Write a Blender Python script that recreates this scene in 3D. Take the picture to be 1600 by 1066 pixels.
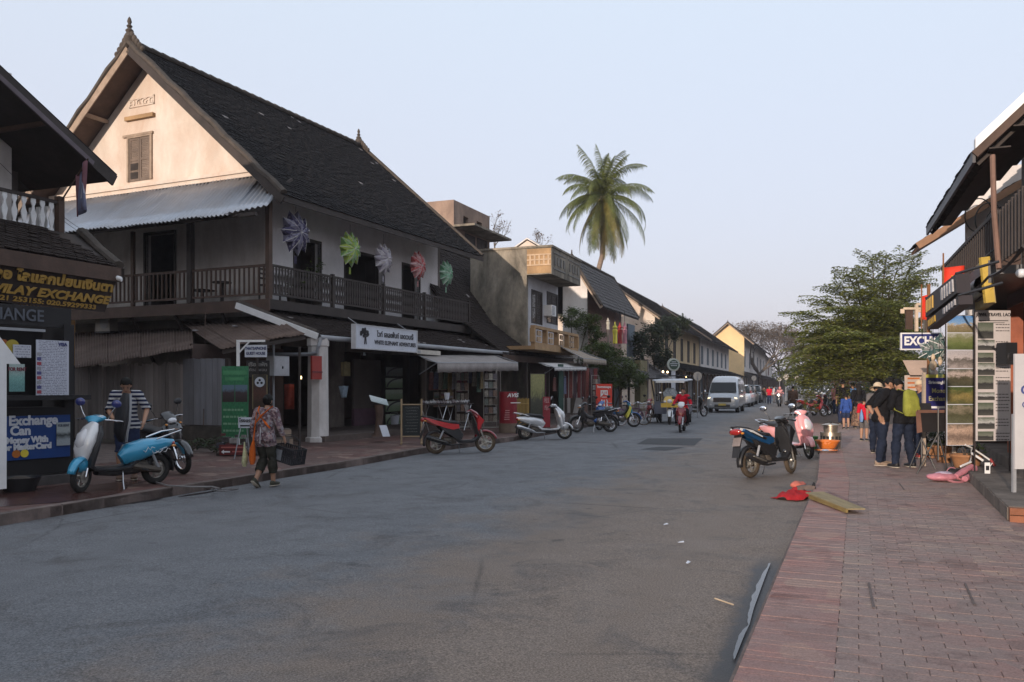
import bpy,bmesh,math,random
import numpy as np
from mathutils import Vector,Matrix,noise

for o in list(bpy.data.objects):
    bpy.data.objects.remove(o,do_unlink=True)
SC=bpy.context.scene
COL=SC.collection
R=math.radians
random.seed(7)

# ------------------------------------------------------------------ camera, sky, sun, exposure
FOC,CX,HY,CAMZ=1300.0,800.0,603.0,1.53       # photo pixels (1600 wide), eye height
cam_d=bpy.data.cameras.new('camera')
cam=bpy.data.objects.new('camera',cam_d)
COL.objects.link(cam)
cam.location=(0,0,CAMZ)
cam.rotation_euler=(R(90),0,0)
cam_d.sensor_width=36
cam_d.lens=FOC/1600*36
cam_d.shift_y=(HY-533)/1600
cam_d.clip_start=0.05
cam_d.clip_end=3000
SC.camera=cam

SUN_AZ=math.atan2(-0.45,-0.893)     # horizontal direction towards the sun (x, y)
SUN_EL=R(6.5)
sun_dir=Vector((math.sin(SUN_AZ)*math.cos(SUN_EL),math.cos(SUN_AZ)*math.cos(SUN_EL),math.sin(SUN_EL)))
w=bpy.data.worlds.new('World')
SC.world=w
w.use_nodes=True
nt=w.node_tree
bg=nt.nodes['Background']
sky=nt.nodes.new('ShaderNodeTexSky')
sky.sky_type='NISHITA'
sky.sun_disc=False
sky.sun_elevation=SUN_EL
sky.sun_rotation=SUN_AZ
sky.air_density=1.0
sky.dust_density=3.0
sky.ozone_density=2.0
hz=nt.nodes.new('ShaderNodeMix');hz.data_type='RGBA'
hz.inputs[0].default_value=0.62
tcw=nt.nodes.new('ShaderNodeTexCoord');spw=nt.nodes.new('ShaderNodeSeparateXYZ');rpw=nt.nodes.new('ShaderNodeValToRGB')
rpw.color_ramp.elements[0].position=0.02;rpw.color_ramp.elements[0].color=(.60,.56,.65,1)      # evening haze: lilac low down, pale blue above
rpw.color_ramp.elements[1].position=0.42;rpw.color_ramp.elements[1].color=(.62,.677,.77,1)
mlw=nt.nodes.new('ShaderNodeMix');mlw.data_type='RGBA';mlw.blend_type='MULTIPLY';mlw.inputs[0].default_value=1;mlw.inputs[7].default_value=(10,10,10,1)
nt.links.new(tcw.outputs['Generated'],spw.inputs[0]);nt.links.new(spw.outputs[2],rpw.inputs[0]);nt.links.new(rpw.outputs[0],mlw.inputs[6]);nt.links.new(mlw.outputs[2],hz.inputs[7])
nt.links.new(sky.outputs[0],hz.inputs[6])
nt.links.new(hz.outputs[2],bg.inputs[0])
bg.inputs[1].default_value=0.10
sd=bpy.data.lights.new('sun','SUN')
sd.energy=2.9
sd.angle=R(0.6)
sd.color=(1.0,0.83,0.69)
so=bpy.data.objects.new('sun',sd)
COL.objects.link(so)
so.rotation_euler=sun_dir.to_track_quat('Z','Y').to_euler()
so.location=(-30,-40,40)

vs=SC.view_settings
SC.display_settings.display_device='sRGB'
vs.view_transform='Standard'
vs.look='None'
vs.exposure=0.80
vs.gamma=1
vs.use_curve_mapping=False
SC.cycles.use_denoising=True
SC.cycles.denoising_input_passes='RGB_ALBEDO_NORMAL'
SC.cycles.max_bounces=8
SC.cycles.diffuse_bounces=4
SC.cycles.transparent_max_bounces=8
SC.cycles.sample_clamp_indirect=4

# ------------------------------------------------------------------ helpers
def ray(px,py):
    return Vector(((px-CX)/FOC,1.0,(HY-py)/FOC))
CAM=Vector((0,0,CAMZ))
def P(px,py,Y):
    return CAM+ray(px,py)*Y
def G(px,py,z=0.0):
    return CAM+ray(px,py)*((CAMZ-z)*FOC/(py-HY))

MATS={}
class NB:
    def __init__(s,name):
        s.m=bpy.data.materials.new(name);s.m.use_nodes=True
        s.t=s.m.node_tree;s.b=s.t.nodes['Principled BSDF'];s.out=s.t.nodes['Material Output']
    def n(s,typ,**kw):
        nd=s.t.nodes.new('ShaderNode'+typ)
        for k,v in kw.items():
            if k.startswith('i') and k[1:].isdigit():nd.inputs[int(k[1:])].default_value=v
            elif k in nd.inputs and not hasattr(nd,k):nd.inputs[k].default_value=v
            else:setattr(nd,k,v)
        return nd
    def l(s,a,b):s.t.links.new(a,b)
    def coord(s,scale=(1,1,1),kind='Object'):
        tc=s.n('TexCoord');mp=s.n('Mapping');mp.inputs['Scale'].default_value=scale
        s.l(tc.outputs[kind],mp.inputs[0]);return mp.outputs[0]
    def noise(s,co,scale,detail=5,rough=.6,dist=0):
        nd=s.n('TexNoise');nd.inputs['Scale'].default_value=scale;nd.inputs['Detail'].default_value=detail
        nd.inputs['Roughness'].default_value=rough;nd.inputs['Distortion'].default_value=dist
        s.l(co,nd.inputs['Vector']);return nd.outputs[0]
    def ramp(s,fac,stops,interp='LINEAR'):
        nd=s.n('ValToRGB');cr=nd.color_ramp;cr.interpolation=interp
        while len(cr.elements)<len(stops):cr.elements.new(0.5)
        for e,(p,c) in zip(cr.elements,stops):
            e.position=p
            e.color=(c,c,c,1) if isinstance(c,(int,float)) else (*c[:3],1)
        s.l(fac,nd.inputs[0]);return nd.outputs[0]
    def mix(s,fac,a,b,mode='MIX'):
        nd=s.n('Mix');nd.data_type='RGBA';nd.blend_type=mode
        for v,i in ((fac,0),(a,6),(b,7)):
            if hasattr(v,'links'):s.l(v,nd.inputs[i])
            elif i==0:nd.inputs[0].default_value=v
            else:nd.inputs[i].default_value=(*v[:3],1)
        return nd.outputs[2]
    def bump(s,h,strength=.3,dist=.02):
        nd=s.n('Bump');nd.inputs['Strength'].default_value=strength;nd.inputs['Distance'].default_value=dist
        s.l(h,nd.inputs['Height']);s.l(nd.outputs[0],s.b.inputs['Normal'])

def cl(c,k):return tuple(max(0,min(1,x*k)) for x in c[:3])

def mat(name,col,rough=.75,metal=0,var=.22,vs=2.5,stretch=(1,1,1),bump=.0,bs=60,rnd=0,stain=None,spec=.4,coat=0,emit=None,alpha=1,trans=0):
    """one procedural surface: base colour, two sizes of colour variation, optional stain (colour, scale, amount), relief"""
    if name in MATS:return MATS[name]
    s=NB(name);b=s.b
    co=s.coord(stretch)
    f=s.noise(co,vs,6,.62)
    c=s.mix(s.ramp(f,[(.3,0),(.72,1)]),cl(col,1-var),cl(col,1+var))
    f2=s.noise(co,vs*9,4,.6)
    c=s.mix(s.ramp(f2,[(.35,0),(.7,.35*min(1,var*3))]),c,cl(col,.62))
    if stain:
        sc,ss,sa=stain
        f3=s.noise(s.coord((1,1,.45)),ss,7,.7,.4)
        c=s.mix(s.ramp(f3,[(.5-.22*sa,0),(.72-.1*sa,min(1,sa))]),c,sc)
    if rnd:
        oi=s.n('ObjectInfo')
        c=s.mix(rnd,c,s.ramp(oi.outputs['Random'],[(0,cl(col,.55)),(.5,col),(1,cl(col,1.5))]))
    s.l(c,b.inputs['Base Color'])
    b.inputs['Roughness'].default_value=rough
    b.inputs['Metallic'].default_value=metal
    b.inputs['Specular IOR Level'].default_value=spec
    b.inputs['Coat Weight'].default_value=coat
    b.inputs['Coat Roughness'].default_value=.1
    if trans:b.inputs['Transmission Weight'].default_value=trans
    if alpha<1:b.inputs['Alpha'].default_value=alpha
    if emit:
        b.inputs['Emission Color'].default_value=(*emit[:3],1);b.inputs['Emission Strength'].default_value=emit[3]
    if bump:s.bump(s.noise(co,bs,5,.65),bump)
    MATS[name]=s.m
    return s.m

class MB:
    """collects geometry for one mesh"""
    def __init__(s):s.v=[];s.f=[];s.mi=[];s.cur=0;s.M=None
    def add(s,vs,fs):
        o=len(s.v)
        if s.M is not None:vs=[tuple(s.M @ Vector(v)) for v in vs]
        s.v.extend(tuple(v) for v in vs)
        s.f.extend(tuple(i+o for i in f) for f in fs);s.mi.extend([s.cur]*len(fs))
        return s
    def box(s,x0,x1,y0,y1,z0,z1):
        return s.add([(x0,y0,z0),(x1,y0,z0),(x1,y1,z0),(x0,y1,z0),(x0,y0,z1),(x1,y0,z1),(x1,y1,z1),(x0,y1,z1)],
                     [(0,3,2,1),(4,5,6,7),(0,1,5,4),(1,2,6,5),(2,3,7,6),(3,0,4,7)])
    def beam(s,a,b,w,h,side=None):
        """bar from a to b, w across (along side), h the other way"""
        return s.sweep([a,b],[(w/2,h/2)]*2,n=4,side=side,rect=True)
    def sweep(s,pts,sizes,n=12,p=2.0,side=None,cap=True,rect=False):
        pts=[Vector(q) for q in pts];L=len(pts);vs=[]
        for i,q in enumerate(pts):
            t=(pts[min(i+1,L-1)]-pts[max(i-1,0)]).normalized()
            sd_=Vector(side) if side is not None else (Vector((0,0,1)) if abs(t.z)<.9 else Vector((1,0,0)))
            sd_=sd_-t*sd_.dot(t)
            if sd_.length<1e-5:sd_=t.orthogonal()
            sd_.normalize();up=t.cross(sd_)
            if side is None:sd_,up=up,sd_
            z=(sizes,sizes) if isinstance(sizes,(int,float)) else (sizes[i] if isinstance(sizes[0],(list,tuple)) else sizes)
            if rect:
                for a,b in ((-1,-1),(1,-1),(1,1),(-1,1)):vs.append(q+sd_*a*z[0]+up*b*z[1])
            else:
                for k in range(n):
                    a=2*math.pi*k/n;ca,sa=math.cos(a),math.sin(a)
                    vs.append(q+sd_*(math.copysign(abs(ca) **(2/p),ca)*z[0])+up*(math.copysign(abs(sa) **(2/p),sa)*z[1]))
        if rect:n=4
        fs=[(i*n+k,i*n+(k+1) % n,(i+1)*n+(k+1) % n,(i+1)*n+k) for i in range(L-1) for k in range(n)]
        if cap:fs += [tuple(range(n-1,-1,-1)),tuple((L-1)*n+k for k in range(n))]
        return s.add(vs,fs)
    def tube(s,pts,r,n=6):return s.sweep(pts,[(r,r)]*len(pts),n=n)
    def lathe(s,prof,c=(0,0,0),n=16,axis='z',ang=None):
        vs=[];full=ang is None;a0,a1=(0,2*math.pi) if full else ang;m=n if full else n+1
        for r_,z in prof:
            for k in range(m):
                a=a0+(a1-a0)*k/n;x,y=r_*math.cos(a),r_*math.sin(a)
                v={'z':(x,y,z),'y':(x,z,y),'x':(z,x,y)}[axis]
                vs.append((v[0]+c[0],v[1]+c[1],v[2]+c[2]))
        fs=[]
        for i in range(len(prof)-1):
            for k in range(m if full else n):
                k2=(k+1) % m
                fs.append((i*m+k,i*m+k2,(i+1)*m+k2,(i+1)*m+k))
        return s.add(vs,fs)
    def ell(s,c,r,n=12,m=8,p=2.0):
        vs=[];c=Vector(c)
        for j in range(m+1):
            th=math.pi*j/m
            for k in range(n):
                a=2*math.pi*k/n
                vs.append((c[0]+r[0]*math.sin(th)*math.cos(a),c[1]+r[1]*math.sin(th)*math.sin(a),c[2]+r[2]*math.cos(th)))
        fs=[(j*n+k,(j+1)*n+k,(j+1)*n+(k+1) % n,j*n+(k+1) % n) for j in range(m) for k in range(n)]
        return s.add(vs,fs)
    def prism(s,poly,a,b,axis='y',inset=0):
        """polygon (2d) extruded along axis from a to b; inset shrinks the b end"""
        n=len(poly);cx=sum(q[0] for q in poly)/n;cy=sum(q[1] for q in poly)/n
        def mk(q,d):return {'y':(q[0],d,q[1]),'x':(d,q[0],q[1]),'z':(q[0],q[1],d)}[axis]
        p2=[(cx+(x-cx)*(1-inset),cy+(y-cy)*(1-inset)) for x,y in poly]
        vs=[mk(q,a) for q in poly]+[mk(q,b) for q in p2]
        fs=[tuple(range(n-1,-1,-1)),tuple(range(n,2*n))]+[(i,(i+1) % n,n+(i+1) % n,n+i) for i in range(n)]
        return s.add(vs,fs)
    def slab(s,quad,t):
        """thick sheet on four 3d corners; t is the offset vector"""
        q=[Vector(a) for a in quad];t=Vector(t)
        return s.add(q+[a+t for a in q],[(0,1,2,3),(7,6,5,4),(0,4,5,1),(1,5,6,2),(2,6,7,3),(3,7,4,0)])
    def quad(s,a,b,c,d):return s.add([a,b,c,d],[(0,1,2,3)])
    def build(s,name,m=None,parent=None,smooth=False,kind=None,loc=None,fix=True,label=None):
        me=bpy.data.meshes.new(name)
        me.from_pydata(s.v,[],s.f)
        ms=m if isinstance(m,(list,tuple)) else [m]
        for x in ms:
            if x is not None:me.materials.append(x)
        if len(ms)>1:me.polygons.foreach_set('material_index',s.mi)
        if fix and len(s.f)<60000:
            bm=bmesh.new();bm.from_mesh(me);bmesh.ops.recalc_face_normals(bm,faces=bm.faces);bm.to_mesh(me);bm.free()
        if smooth:
            me.polygons.foreach_set('use_smooth',[True]*len(me.polygons))
            if smooth != 'all':
                try:me.set_sharp_from_angle(angle=R(smooth if isinstance(smooth,(int,float)) and smooth>1 else 42))
                except Exception:pass
        me.update()
        o=bpy.data.objects.new(name,me)
        COL.objects.link(o)
        if parent is not None:o.parent=parent
        if loc is not None:o.location=loc
        if kind:o['kind']=kind
        if label:o['label']=label
        return o

def tag(o,label,cat,group=None):
    o['label']=label;o['category']=cat
    if group:o['group']=group
    return o
def thing(name,label,cat,loc=(0,0,0),rz=0,group=None,rx=0,ry=0):
    o=bpy.data.objects.new(name,None);COL.objects.link(o)
    o.empty_display_size=.1
    o.location=loc;o.rotation_euler=(rx,ry,rz)
    return tag(o,label,cat,group)
def sub(name,parent,loc=(0,0,0),rot=(0,0,0)):
    o=bpy.data.objects.new(name,None);COL.objects.link(o);o.parent=parent;o.location=loc;o.rotation_euler=rot
    return o
def inst(name,me,parent,loc,rot=(0,0,0),scale=(1,1,1)):
    o=bpy.data.objects.new(name,me);COL.objects.link(o);o.parent=parent;o.location=loc;o.rotation_euler=rot;o.scale=scale
    return o
def lmat(o):return Matrix.Translation(o.location) @ o.rotation_euler.to_matrix().to_4x4()
def onp(o,px,py,**pl):
    """local point of o where the photo's sight line meets the local plane x=, y= or z="""
    M=lmat(o).inverted();a=M @ CAM;d=M.to_3x3() @ ray(px,py)
    ax,c=next(iter(pl.items()));i='xyz'.index(ax)
    return a+d*((c-a[i])/d[i])
def txt(body,size,m,parent,loc,rot=(R(90),0,0),ext=.004,sx=1,name='lettering',align='CENTER',shear=0,bold=0,space=1,fit=None):
    cu=bpy.data.curves.new(name,'FONT');cu.body=body;cu.size=size;cu.extrude=ext;cu.align_x=align;cu.align_y='CENTER'
    cu.resolution_u=3;cu.shear=shear;cu.offset=bold;cu.space_character=space
    cu.materials.append(m)
    o=bpy.data.objects.new(name,cu);COL.objects.link(o);o.parent=parent;o.location=loc;o.rotation_euler=rot;o.scale=(sx,1,1)
    if fit:o['fit']=fit
    TEXTS.append(o)
    return o
TEXTS=[]
def bake_texts():
    dg=bpy.context.evaluated_depsgraph_get()
    for o in TEXTS:
        me=bpy.data.meshes.new_from_object(o.evaluated_get(dg));nm=o.name
        n=bpy.data.objects.new('lettering',me);COL.objects.link(n);n.parent=o.parent;n.location=o.location;n.rotation_euler=o.rotation_euler;n.scale=o.scale
        if o.get('fit'):
            xs=[v.co.x for v in me.vertices];n.scale=(o['fit']/max(1e-3,max(xs)-min(xs)),1,1)
        bpy.data.objects.remove(o,do_unlink=True)

# kerb lines (world) and positions beside them
LK=[(-14.6,-14),(-9.7,-1.2),(-6.06,9.85),(-4.97,12.9),(-3.19,17.3),(-2.13,20.55),(0,24.8),(4.66,37.9),(9.6,51),(18.5,75),(60,190),(80,245)]
RK=[(-6.5,-14),(-.67,0),(1.12,4.3),(4.94,13.5),(7.28,19.7),(13.3,38),(17.2,50),(67,190),(87,245)]
def off(line,d):
    """polyline moved d to the left (+) of its direction"""
    out=[]
    for i,(x,y) in enumerate(line):
        a=line[max(0,i-1)];b=line[min(len(line)-1,i+1)]
        dx,dy=b[0]-a[0],b[1]-a[1];l=math.hypot(dx,dy)
        out.append((x-dy/l*d,y+dx/l*d))
    return out
def atpx(line,px):
    k=(px-CX)/FOC
    for (x0,y0),(x1,y1) in zip(line,line[1:]):
        f0,f1=x0-k*y0,x1-k*y1
        if y1>2 and f0*f1 <= 0 and f0 != f1:
            t=f0/(f0-f1);y=y0+(y1-y0)*t
            if y>2:return (x0+(x1-x0)*t,y,math.atan2(y1-y0,x1-x0))
    raise ValueError(px)
def atY(line,Y):
    for (x0,y0),(x1,y1) in zip(line,line[1:]):
        if y0 <= Y <= y1:
            t=(Y-y0)/(y1-y0);return x0+(x1-x0)*t
def LP(px,py,d):
    x,y,a=atpx(off(LK,d),px);return Vector((x,y,CAMZ+(HY-py)/FOC*y))
def RP(px,py,d):
    x,y,a=atpx(off(RK,-d),px);return Vector((x,y,CAMZ+(HY-py)/FOC*y))
# ------------------------------------------------------------------ ground, road, pavements
def m_asphalt():
    s=NB('asphalt');co=s.coord()
    at=s.n('Attribute');at.attribute_name='t'
    big=s.noise(co,.35,5,.6,.6);mid=s.noise(co,2.2,6,.65);fine=s.noise(co,75,4,.75)
    c=s.mix(s.ramp(big,[(.35,0),(.65,1)]),(.124,.128,.136),(.140,.144,.151))
    c=s.mix(s.ramp(mid,[(.45,0),(.75,.4)]),c,(.094,.096,.102))
    # tan dust gathered along the right hand gutter and along the left kerb
    dn=s.n('Math',operation='MULTIPLY_ADD');s.l(s.noise(co,.9,6,.7),dn.inputs[0]);dn.inputs[1].default_value=.55
    s.l(at.outputs['Fac'],dn.inputs[2])
    du=s.ramp(dn.outputs[0],[(.80,0),(1.12,.95)])
    c=s.mix(du,c,(.185,.145,.116))
    c=s.mix(s.ramp(s.noise(co,1.1,7,.72,.8),[(.52,0),(.66,.65)]),c,(.068,.063,.062))
    sp=s.ramp(fine,[(.32,.30),(.5,1),(.68,1.95)]);c=s.mix(.95,c,sp,'MULTIPLY')
    # cracks and tar seams
    v=s.n('TexVoronoi',feature='DISTANCE_TO_EDGE');v.inputs['Scale'].default_value=.42
    wv=s.mix(.22,co,s.noise(co,1.6,4));s.l(wv,v.inputs['Vector'])
    cr=s.ramp(v.outputs[0],[(.0,.6),(.004,.4),(.009,0)])
    crm=s.mix(1,cr,s.ramp(s.noise(co,.25,3),[(.5,0),(.62,1)]),'MULTIPLY')
    c=s.mix(crm,c,(.03,.028,.027))
    # oil and water spots
    c=s.mix(s.ramp(s.noise(co,3.2,3,.5),[(.68,0),(.74,.5)]),c,(.032,.032,.034))
    # damp strip beside the standing water: distance to the gutter line, with a ragged edge
    p0,p1=G(1143,1075,-.115),G(1211,864,-.115);dr=(p1-p0).normalized();ln=(p1-p0).length
    def vm(op,a,b_):
        nd=s.n('VectorMath',operation=op);s.l(a,nd.inputs[0]);nd.inputs[1].default_value=b_;return nd.outputs['Value'] if op=='DOT_PRODUCT' else nd.outputs[0]
    def mt(op,*a):
        nd=s.n('Math',operation=op)
        for i,v in enumerate(a):
            if hasattr(v,'links'):s.l(v,nd.inputs[i])
            else:nd.inputs[i].default_value=v
        return nd.outputs[0]
    rel=vm('SUBTRACT',co,tuple(p0));aa=vm('DOT_PRODUCT',rel,(dr.y,-dr.x,0));bb_=mt('DIVIDE',vm('DOT_PRODUCT',rel,tuple(dr)),ln)
    dist=mt('ADD',mt('ABSOLUTE',aa),mt('MULTIPLY',mt('SUBTRACT',s.noise(co,4,6,.7,.5),.5),.22))
    end_=s.ramp(bb_,[(.0,.75),(.08,1),(.8,1),(1,0)])
    wet=mt('MULTIPLY',s.ramp(dist,[(.0,1),(.10,.95),(.15,.35),(.22,0)]),end_)
    c=s.mix(wet,c,(.034,.034,.036))
    s.l(c,s.b.inputs['Base Color'])
    r=s.mix(wet,s.ramp(mid,[(.3,.62),(.7,.82)]),(.45,.45,.45));s.l(r,s.b.inputs['Roughness'])
    s.b.inputs['Specular IOR Level'].default_value=.35
    s.bump(s.mix(.35,fine,mid),.55,.012)
    MATS['asphalt']=s.m
    return s.m
M_ASPH=m_asphalt()

def strip(lineA,lineB,zA,zB,nx,name,m,kind='structure',step=1.0):
    """sheet between two polylines with matching Y samples, attribute t runs 0..1 across"""
    ys=[];y=-14.0
    while y<240:ys.append(y);y += step if y<60 else 6
    vs,fs,ts=[],[],[]
    for y in ys:
        a,b=atY(lineA,y),atY(lineB,y)
        for i in range(nx+1):
            t=i/nx;vs.append((a+(b-a)*t,y,zA+(zB-zA)*t+.03*math.sin(math.pi*t)));ts.append(t)
    for j in range(len(ys)-1):
        for i in range(nx):q=j*(nx+1)+i;fs.append((q,q+1,q+nx+2,q+nx+1))
    b=MB();b.v=vs;b.f=fs;b.mi=[0]*len(fs)
    o=b.build(name,m,kind=kind,fix=False,smooth='all')
    a=o.data.attributes.new('t','FLOAT','POINT');a.data.foreach_set('value',ts)
    return o
strip(LK,RK,-.13,-.13,24,'road',M_ASPH)

EARTH=mat('earth',(.10,.085,.065),.95,var=.35,vs=.4,bump=.4,bs=8)
b=MB()
b.quad((-650,-650,-.15),(650,-650,-.15),(650,650,-.15),(-650,650,-.15))
b.build('ground',EARTH,kind='structure')

# brick for the pavements
def m_paver(name,c1,c2,dusty):
    s=NB(name);co=s.coord();oi=s.n('ObjectInfo')
    geo=s.n('NewGeometry');v=s.n('TexVoronoi');v.inputs['Scale'].default_value=4.3;s.l(geo.outputs['Position'],v.inputs['Vector'])
    sep=s.n('SeparateColor');s.l(v.outputs['Color'],sep.inputs[0])
    c=s.mix(sep.outputs[0],c1,c2)
    c=s.mix(s.ramp(sep.outputs[1],[(.72,0),(.78,.5),(.97,.8)],'CONSTANT'),c,cl(c1,.52))
    c=s.mix(s.ramp(sep.outputs[2],[(.0,0),(.86,.5)],'CONSTANT'),c,(.36,.26,.20))
    gp=s.n('Mapping');s.l(geo.outputs['Position'],gp.inputs[0])
    big=s.noise(gp.outputs[0],.8,6,.65)
    c=s.mix(s.ramp(big,[(.36,0),(.62,.8)]),c,dusty)
    c=s.mix(s.ramp(s.noise(gp.outputs[0],2.7,5,.7),[(.55,0),(.72,.6)]),c,cl(c1,.42))
    c=s.mix(.7,c,s.ramp(s.noise(gp.outputs[0],90,3),[(.3,.6),(.7,1.4)]),'MULTIPLY')
    s.l(c,s.b.inputs['Base Color']);s.b.inputs['Roughness'].default_value=.74
    s.b.inputs['Specular IOR Level'].default_value=.3
    s.bump(s.noise(gp.outputs[0],45,5,.7),.5,.006)
    MATS[name]=s.m;return s.m
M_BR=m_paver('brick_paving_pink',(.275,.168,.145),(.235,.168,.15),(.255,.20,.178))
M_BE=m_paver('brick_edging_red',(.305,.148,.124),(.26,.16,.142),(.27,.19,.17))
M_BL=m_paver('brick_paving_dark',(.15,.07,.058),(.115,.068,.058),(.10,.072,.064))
GROUT=mat('grout_dust',(.105,.092,.084),.95,var=.3,vs=6,bump=.3,bs=50)
KERBM=mat('kerb_concrete',(.18,.135,.12),.9,var=.4,vs=3,bump=.4,bs=30,stain=((.05,.045,.04),2,.6))

def side_slab(line,d0,d1,z0,z1,name,m,step=1.0):
    A,B=off(line,d0),off(line,d1);ys=[-13.5+i*step for i in range(int(250/step))]
    ys=[y for y in ys if y<238]
    b=MB();ra=[(atY(A,y),atY(B,y),y) for y in ys if atY(A,y) is not None and atY(B,y) is not None]
    vs=[]
    for a,c,y in ra:vs += [(a,y,z0),(a,y,z1),(c,y,z1),(c,y,z0)]
    fs=[]
    for i in range(len(ra)-1):
        for k in range(3):fs.append((i*4+k,i*4+k+1,i*4+k+5,i*4+k+4))
    b.add(vs,fs)
    return b.build(name,m,kind='structure')
pav_r=side_slab(RK,0,-9,-.2,-.001,'pavement',KERBM,.8)
pav_l=side_slab(LK,0,9,-.2,-.004,'pavement',KERBM,.8)

def brick_mesh(l,w_,h,bev=.0025):
    b=MB()
    x,y=l/2,w_/2
    b.add([(-x,-y,0),(x,-y,0),(x,y,0),(-x,y,0),(-x,-y,h-bev),(x,-y,h-bev),(x,y,h-bev),(-x,y,h-bev),
           (-x+bev,-y+bev,h),(x-bev,-y+bev,h),(x-bev,y-bev,h),(-x+bev,y-bev,h)],
          [(0,1,5,4),(1,2,6,5),(2,3,7,6),(3,0,4,7),(4,5,9,8),(5,6,10,9),(6,7,11,10),(7,4,8,11),(8,9,10,11)])
    return b
def lay_bricks(line,sgn,d0,d1,y0,y1,m,parent,z,L_=.23,W_=.105,single=300,gap=.0035,turn=False,hole=None):
    """courses across the pavement; nearest to the camera become single objects, the rest one mesh"""
    items=[]
    pts=off(line,0);y=y0;row=0
    while y<y1:
        # distance step along the kerb
        xk=atY(line,y);xk2=atY(line,min(y+.5,238));a=math.atan2(.5,xk2-xk)
        nx,ny=math.sin(a)*sgn,-math.cos(a)*sgn          # into the pavement
        d=d0+(L_/2 if row % 2==0 or turn else 0)
        while d<d1-.02:
            e=min(L_,(d1-d)*2) if not turn else L_
            x_,y_=xk+nx*d,y+ny*d
            if not (hole and hole(x_,y_)):
                items.append((x_,y_,z+random.uniform(-.002,.0015),math.atan2(ny,nx)+random.gauss(0,.006),random.uniform(-.004,.004)))
            d += L_+gap
        y += (W_+gap)*math.sin(a);row += 1
    proto=brick_mesh(L_,W_,.05)
    me=bpy.data.meshes.new('brick');me.from_pydata(proto.v,[],proto.f);me.materials.append(m);me.update()
    def vis(i):
        x_,y_=i[0],i[1]
        if y_<2.5:return 1e9
        px=CX+FOC*x_/y_;py=HY+FOC*CAMZ/y_
        return x_ **2+y_ **2 if (-10<px<1610 and py<1075) else 1e9
    items.sort(key=vis)
    ones=[i for i in items[:single] if vis(i)<1e8];rest=items[len(ones):]
    for (x_,y_,z_,a,tl) in ones:inst('brick',me,parent,(x_,y_,z_-.05),(tl,tl,a))
    B=MB();pv=np.array(proto.v);V=[];F=[]
    for (x_,y_,z_,a,tl) in rest:
        ca,sa=math.cos(a),math.sin(a);o_=len(V)
        for q in pv:V.append((x_+ca*q[0]-sa*q[1],y_+sa*q[0]+ca*q[1],z_-.05+q[2]+tl*q[0]))
        F.extend([tuple(k+o_ for k in f) for f in proto.f[4:]])
    if F:
        B.v=V;B.f=F;B.mi=[0]*len(F)
        B.build('brick_courses',m,parent,kind='stuff',fix=False)
lay_bricks(RK,1,.505,3.6,2.6,34,M_BR,pav_r,.006,single=210)
lay_bricks(RK,1,.02,.49,2.6,34,M_BE,pav_r,.008,L_=.48,W_=.075,single=80,turn=True)
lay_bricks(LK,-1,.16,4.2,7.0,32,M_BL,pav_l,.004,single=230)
# rough concrete kerb stones on the left
b=MB()
kk=off(LK,.0)
for y in np.arange(2,60,.62):
    x0,x1=atY(LK,y),atY(LK,y+.6)
    a=math.atan2(.6,x1-x0);nx,ny=-math.sin(a),math.cos(a)
    q=[(x0,y,-.14),(x1,y+.6,-.14),(x1+nx*.15,y+.6+ny*.15,-.14),(x0+nx*.15,y+ny*.15,-.14)]
    b.slab(q,(0,0,.146+random.uniform(-.003,.004)))
kb=b.build('kerb',KERBM,kind='structure')

# patches, manhole plate, puddle and gutter wetness
def blob(name,cx,cy,rx,ry,rot,z,m,n=48,jag=.25,kind='structure',seed=0):
    vs=[(cx,cy,z)]
    for k in range(n):
        a=2*math.pi*k/n;r_=1+jag*noise.noise(Vector((math.cos(a)*1.6+seed,math.sin(a)*1.6,seed)))*2
        x,y=math.cos(a)*rx*r_,math.sin(a)*ry*r_
        vs.append((cx+x*math.cos(rot)-y*math.sin(rot),cy+x*math.sin(rot)+y*math.cos(rot),z))
    b=MB();b.add(vs,[(0,k+1,(k+1) % n+1) for k in range(n)])
    return b.build(name,m,kind=kind,fix=False)
TAR=mat('fresh_tar',(.03,.031,.034),.7,var=.25,vs=8,bump=.3,bs=70)
DAMP=mat('damp_asphalt',(.085,.082,.08),.85,var=.3,vs=5,bump=.25,bs=60,spec=.15)
WATER=mat('puddle_water',(.03,.033,.04),.12,var=.1,vs=1,spec=.6)
for (pts,zz) in (([(995,694),(1012,685),(1098,685),(1085,696)],-.095),([(1000,702),(1030,698),(1070,699),(1040,704)],-.095)):
    b=MB();g=[G(x,y,zz) for x,y in pts];b.add([tuple(v) for v in g],[tuple(range(len(g)))])
    b.build('road_patch',TAR,kind='structure',fix=False)
g=G(437,817,-.10);blob('road_patch',g.x,g.y,.42,.2,.4,-.108,TAR,seed=3)
g=G(1185,930,-.126)
def gut(pxs,z,m,name):
    b=MB();L_=[(G(x0,y,z),G(x1,y,z)) for x0,x1,y in pxs]
    vs=[]
    for a_,c_ in L_:vs += [tuple(a_),tuple(c_)]
    b.add(vs,[(2*i,2*i+1,2*i+3,2*i+2) for i in range(len(L_)-1)])
    return b.build(name,m,kind='structure',fix=False)
def ragged(rows,jag,n=9,seed=0):
    out=[]
    for (a,c,y),(a2,c2,y2) in zip(rows,rows[1:]):
        for i in range(n):t=i/n;q=y+(y2-y)*t;out.append((a+(a2-a)*t+jag*(noise.noise(Vector((q*.11,seed,0)))*1.3+.4*noise.noise(Vector((q*.4,seed,4)))),c+(c2-c)*t,q))
    return out+[rows[-1]]
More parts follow.
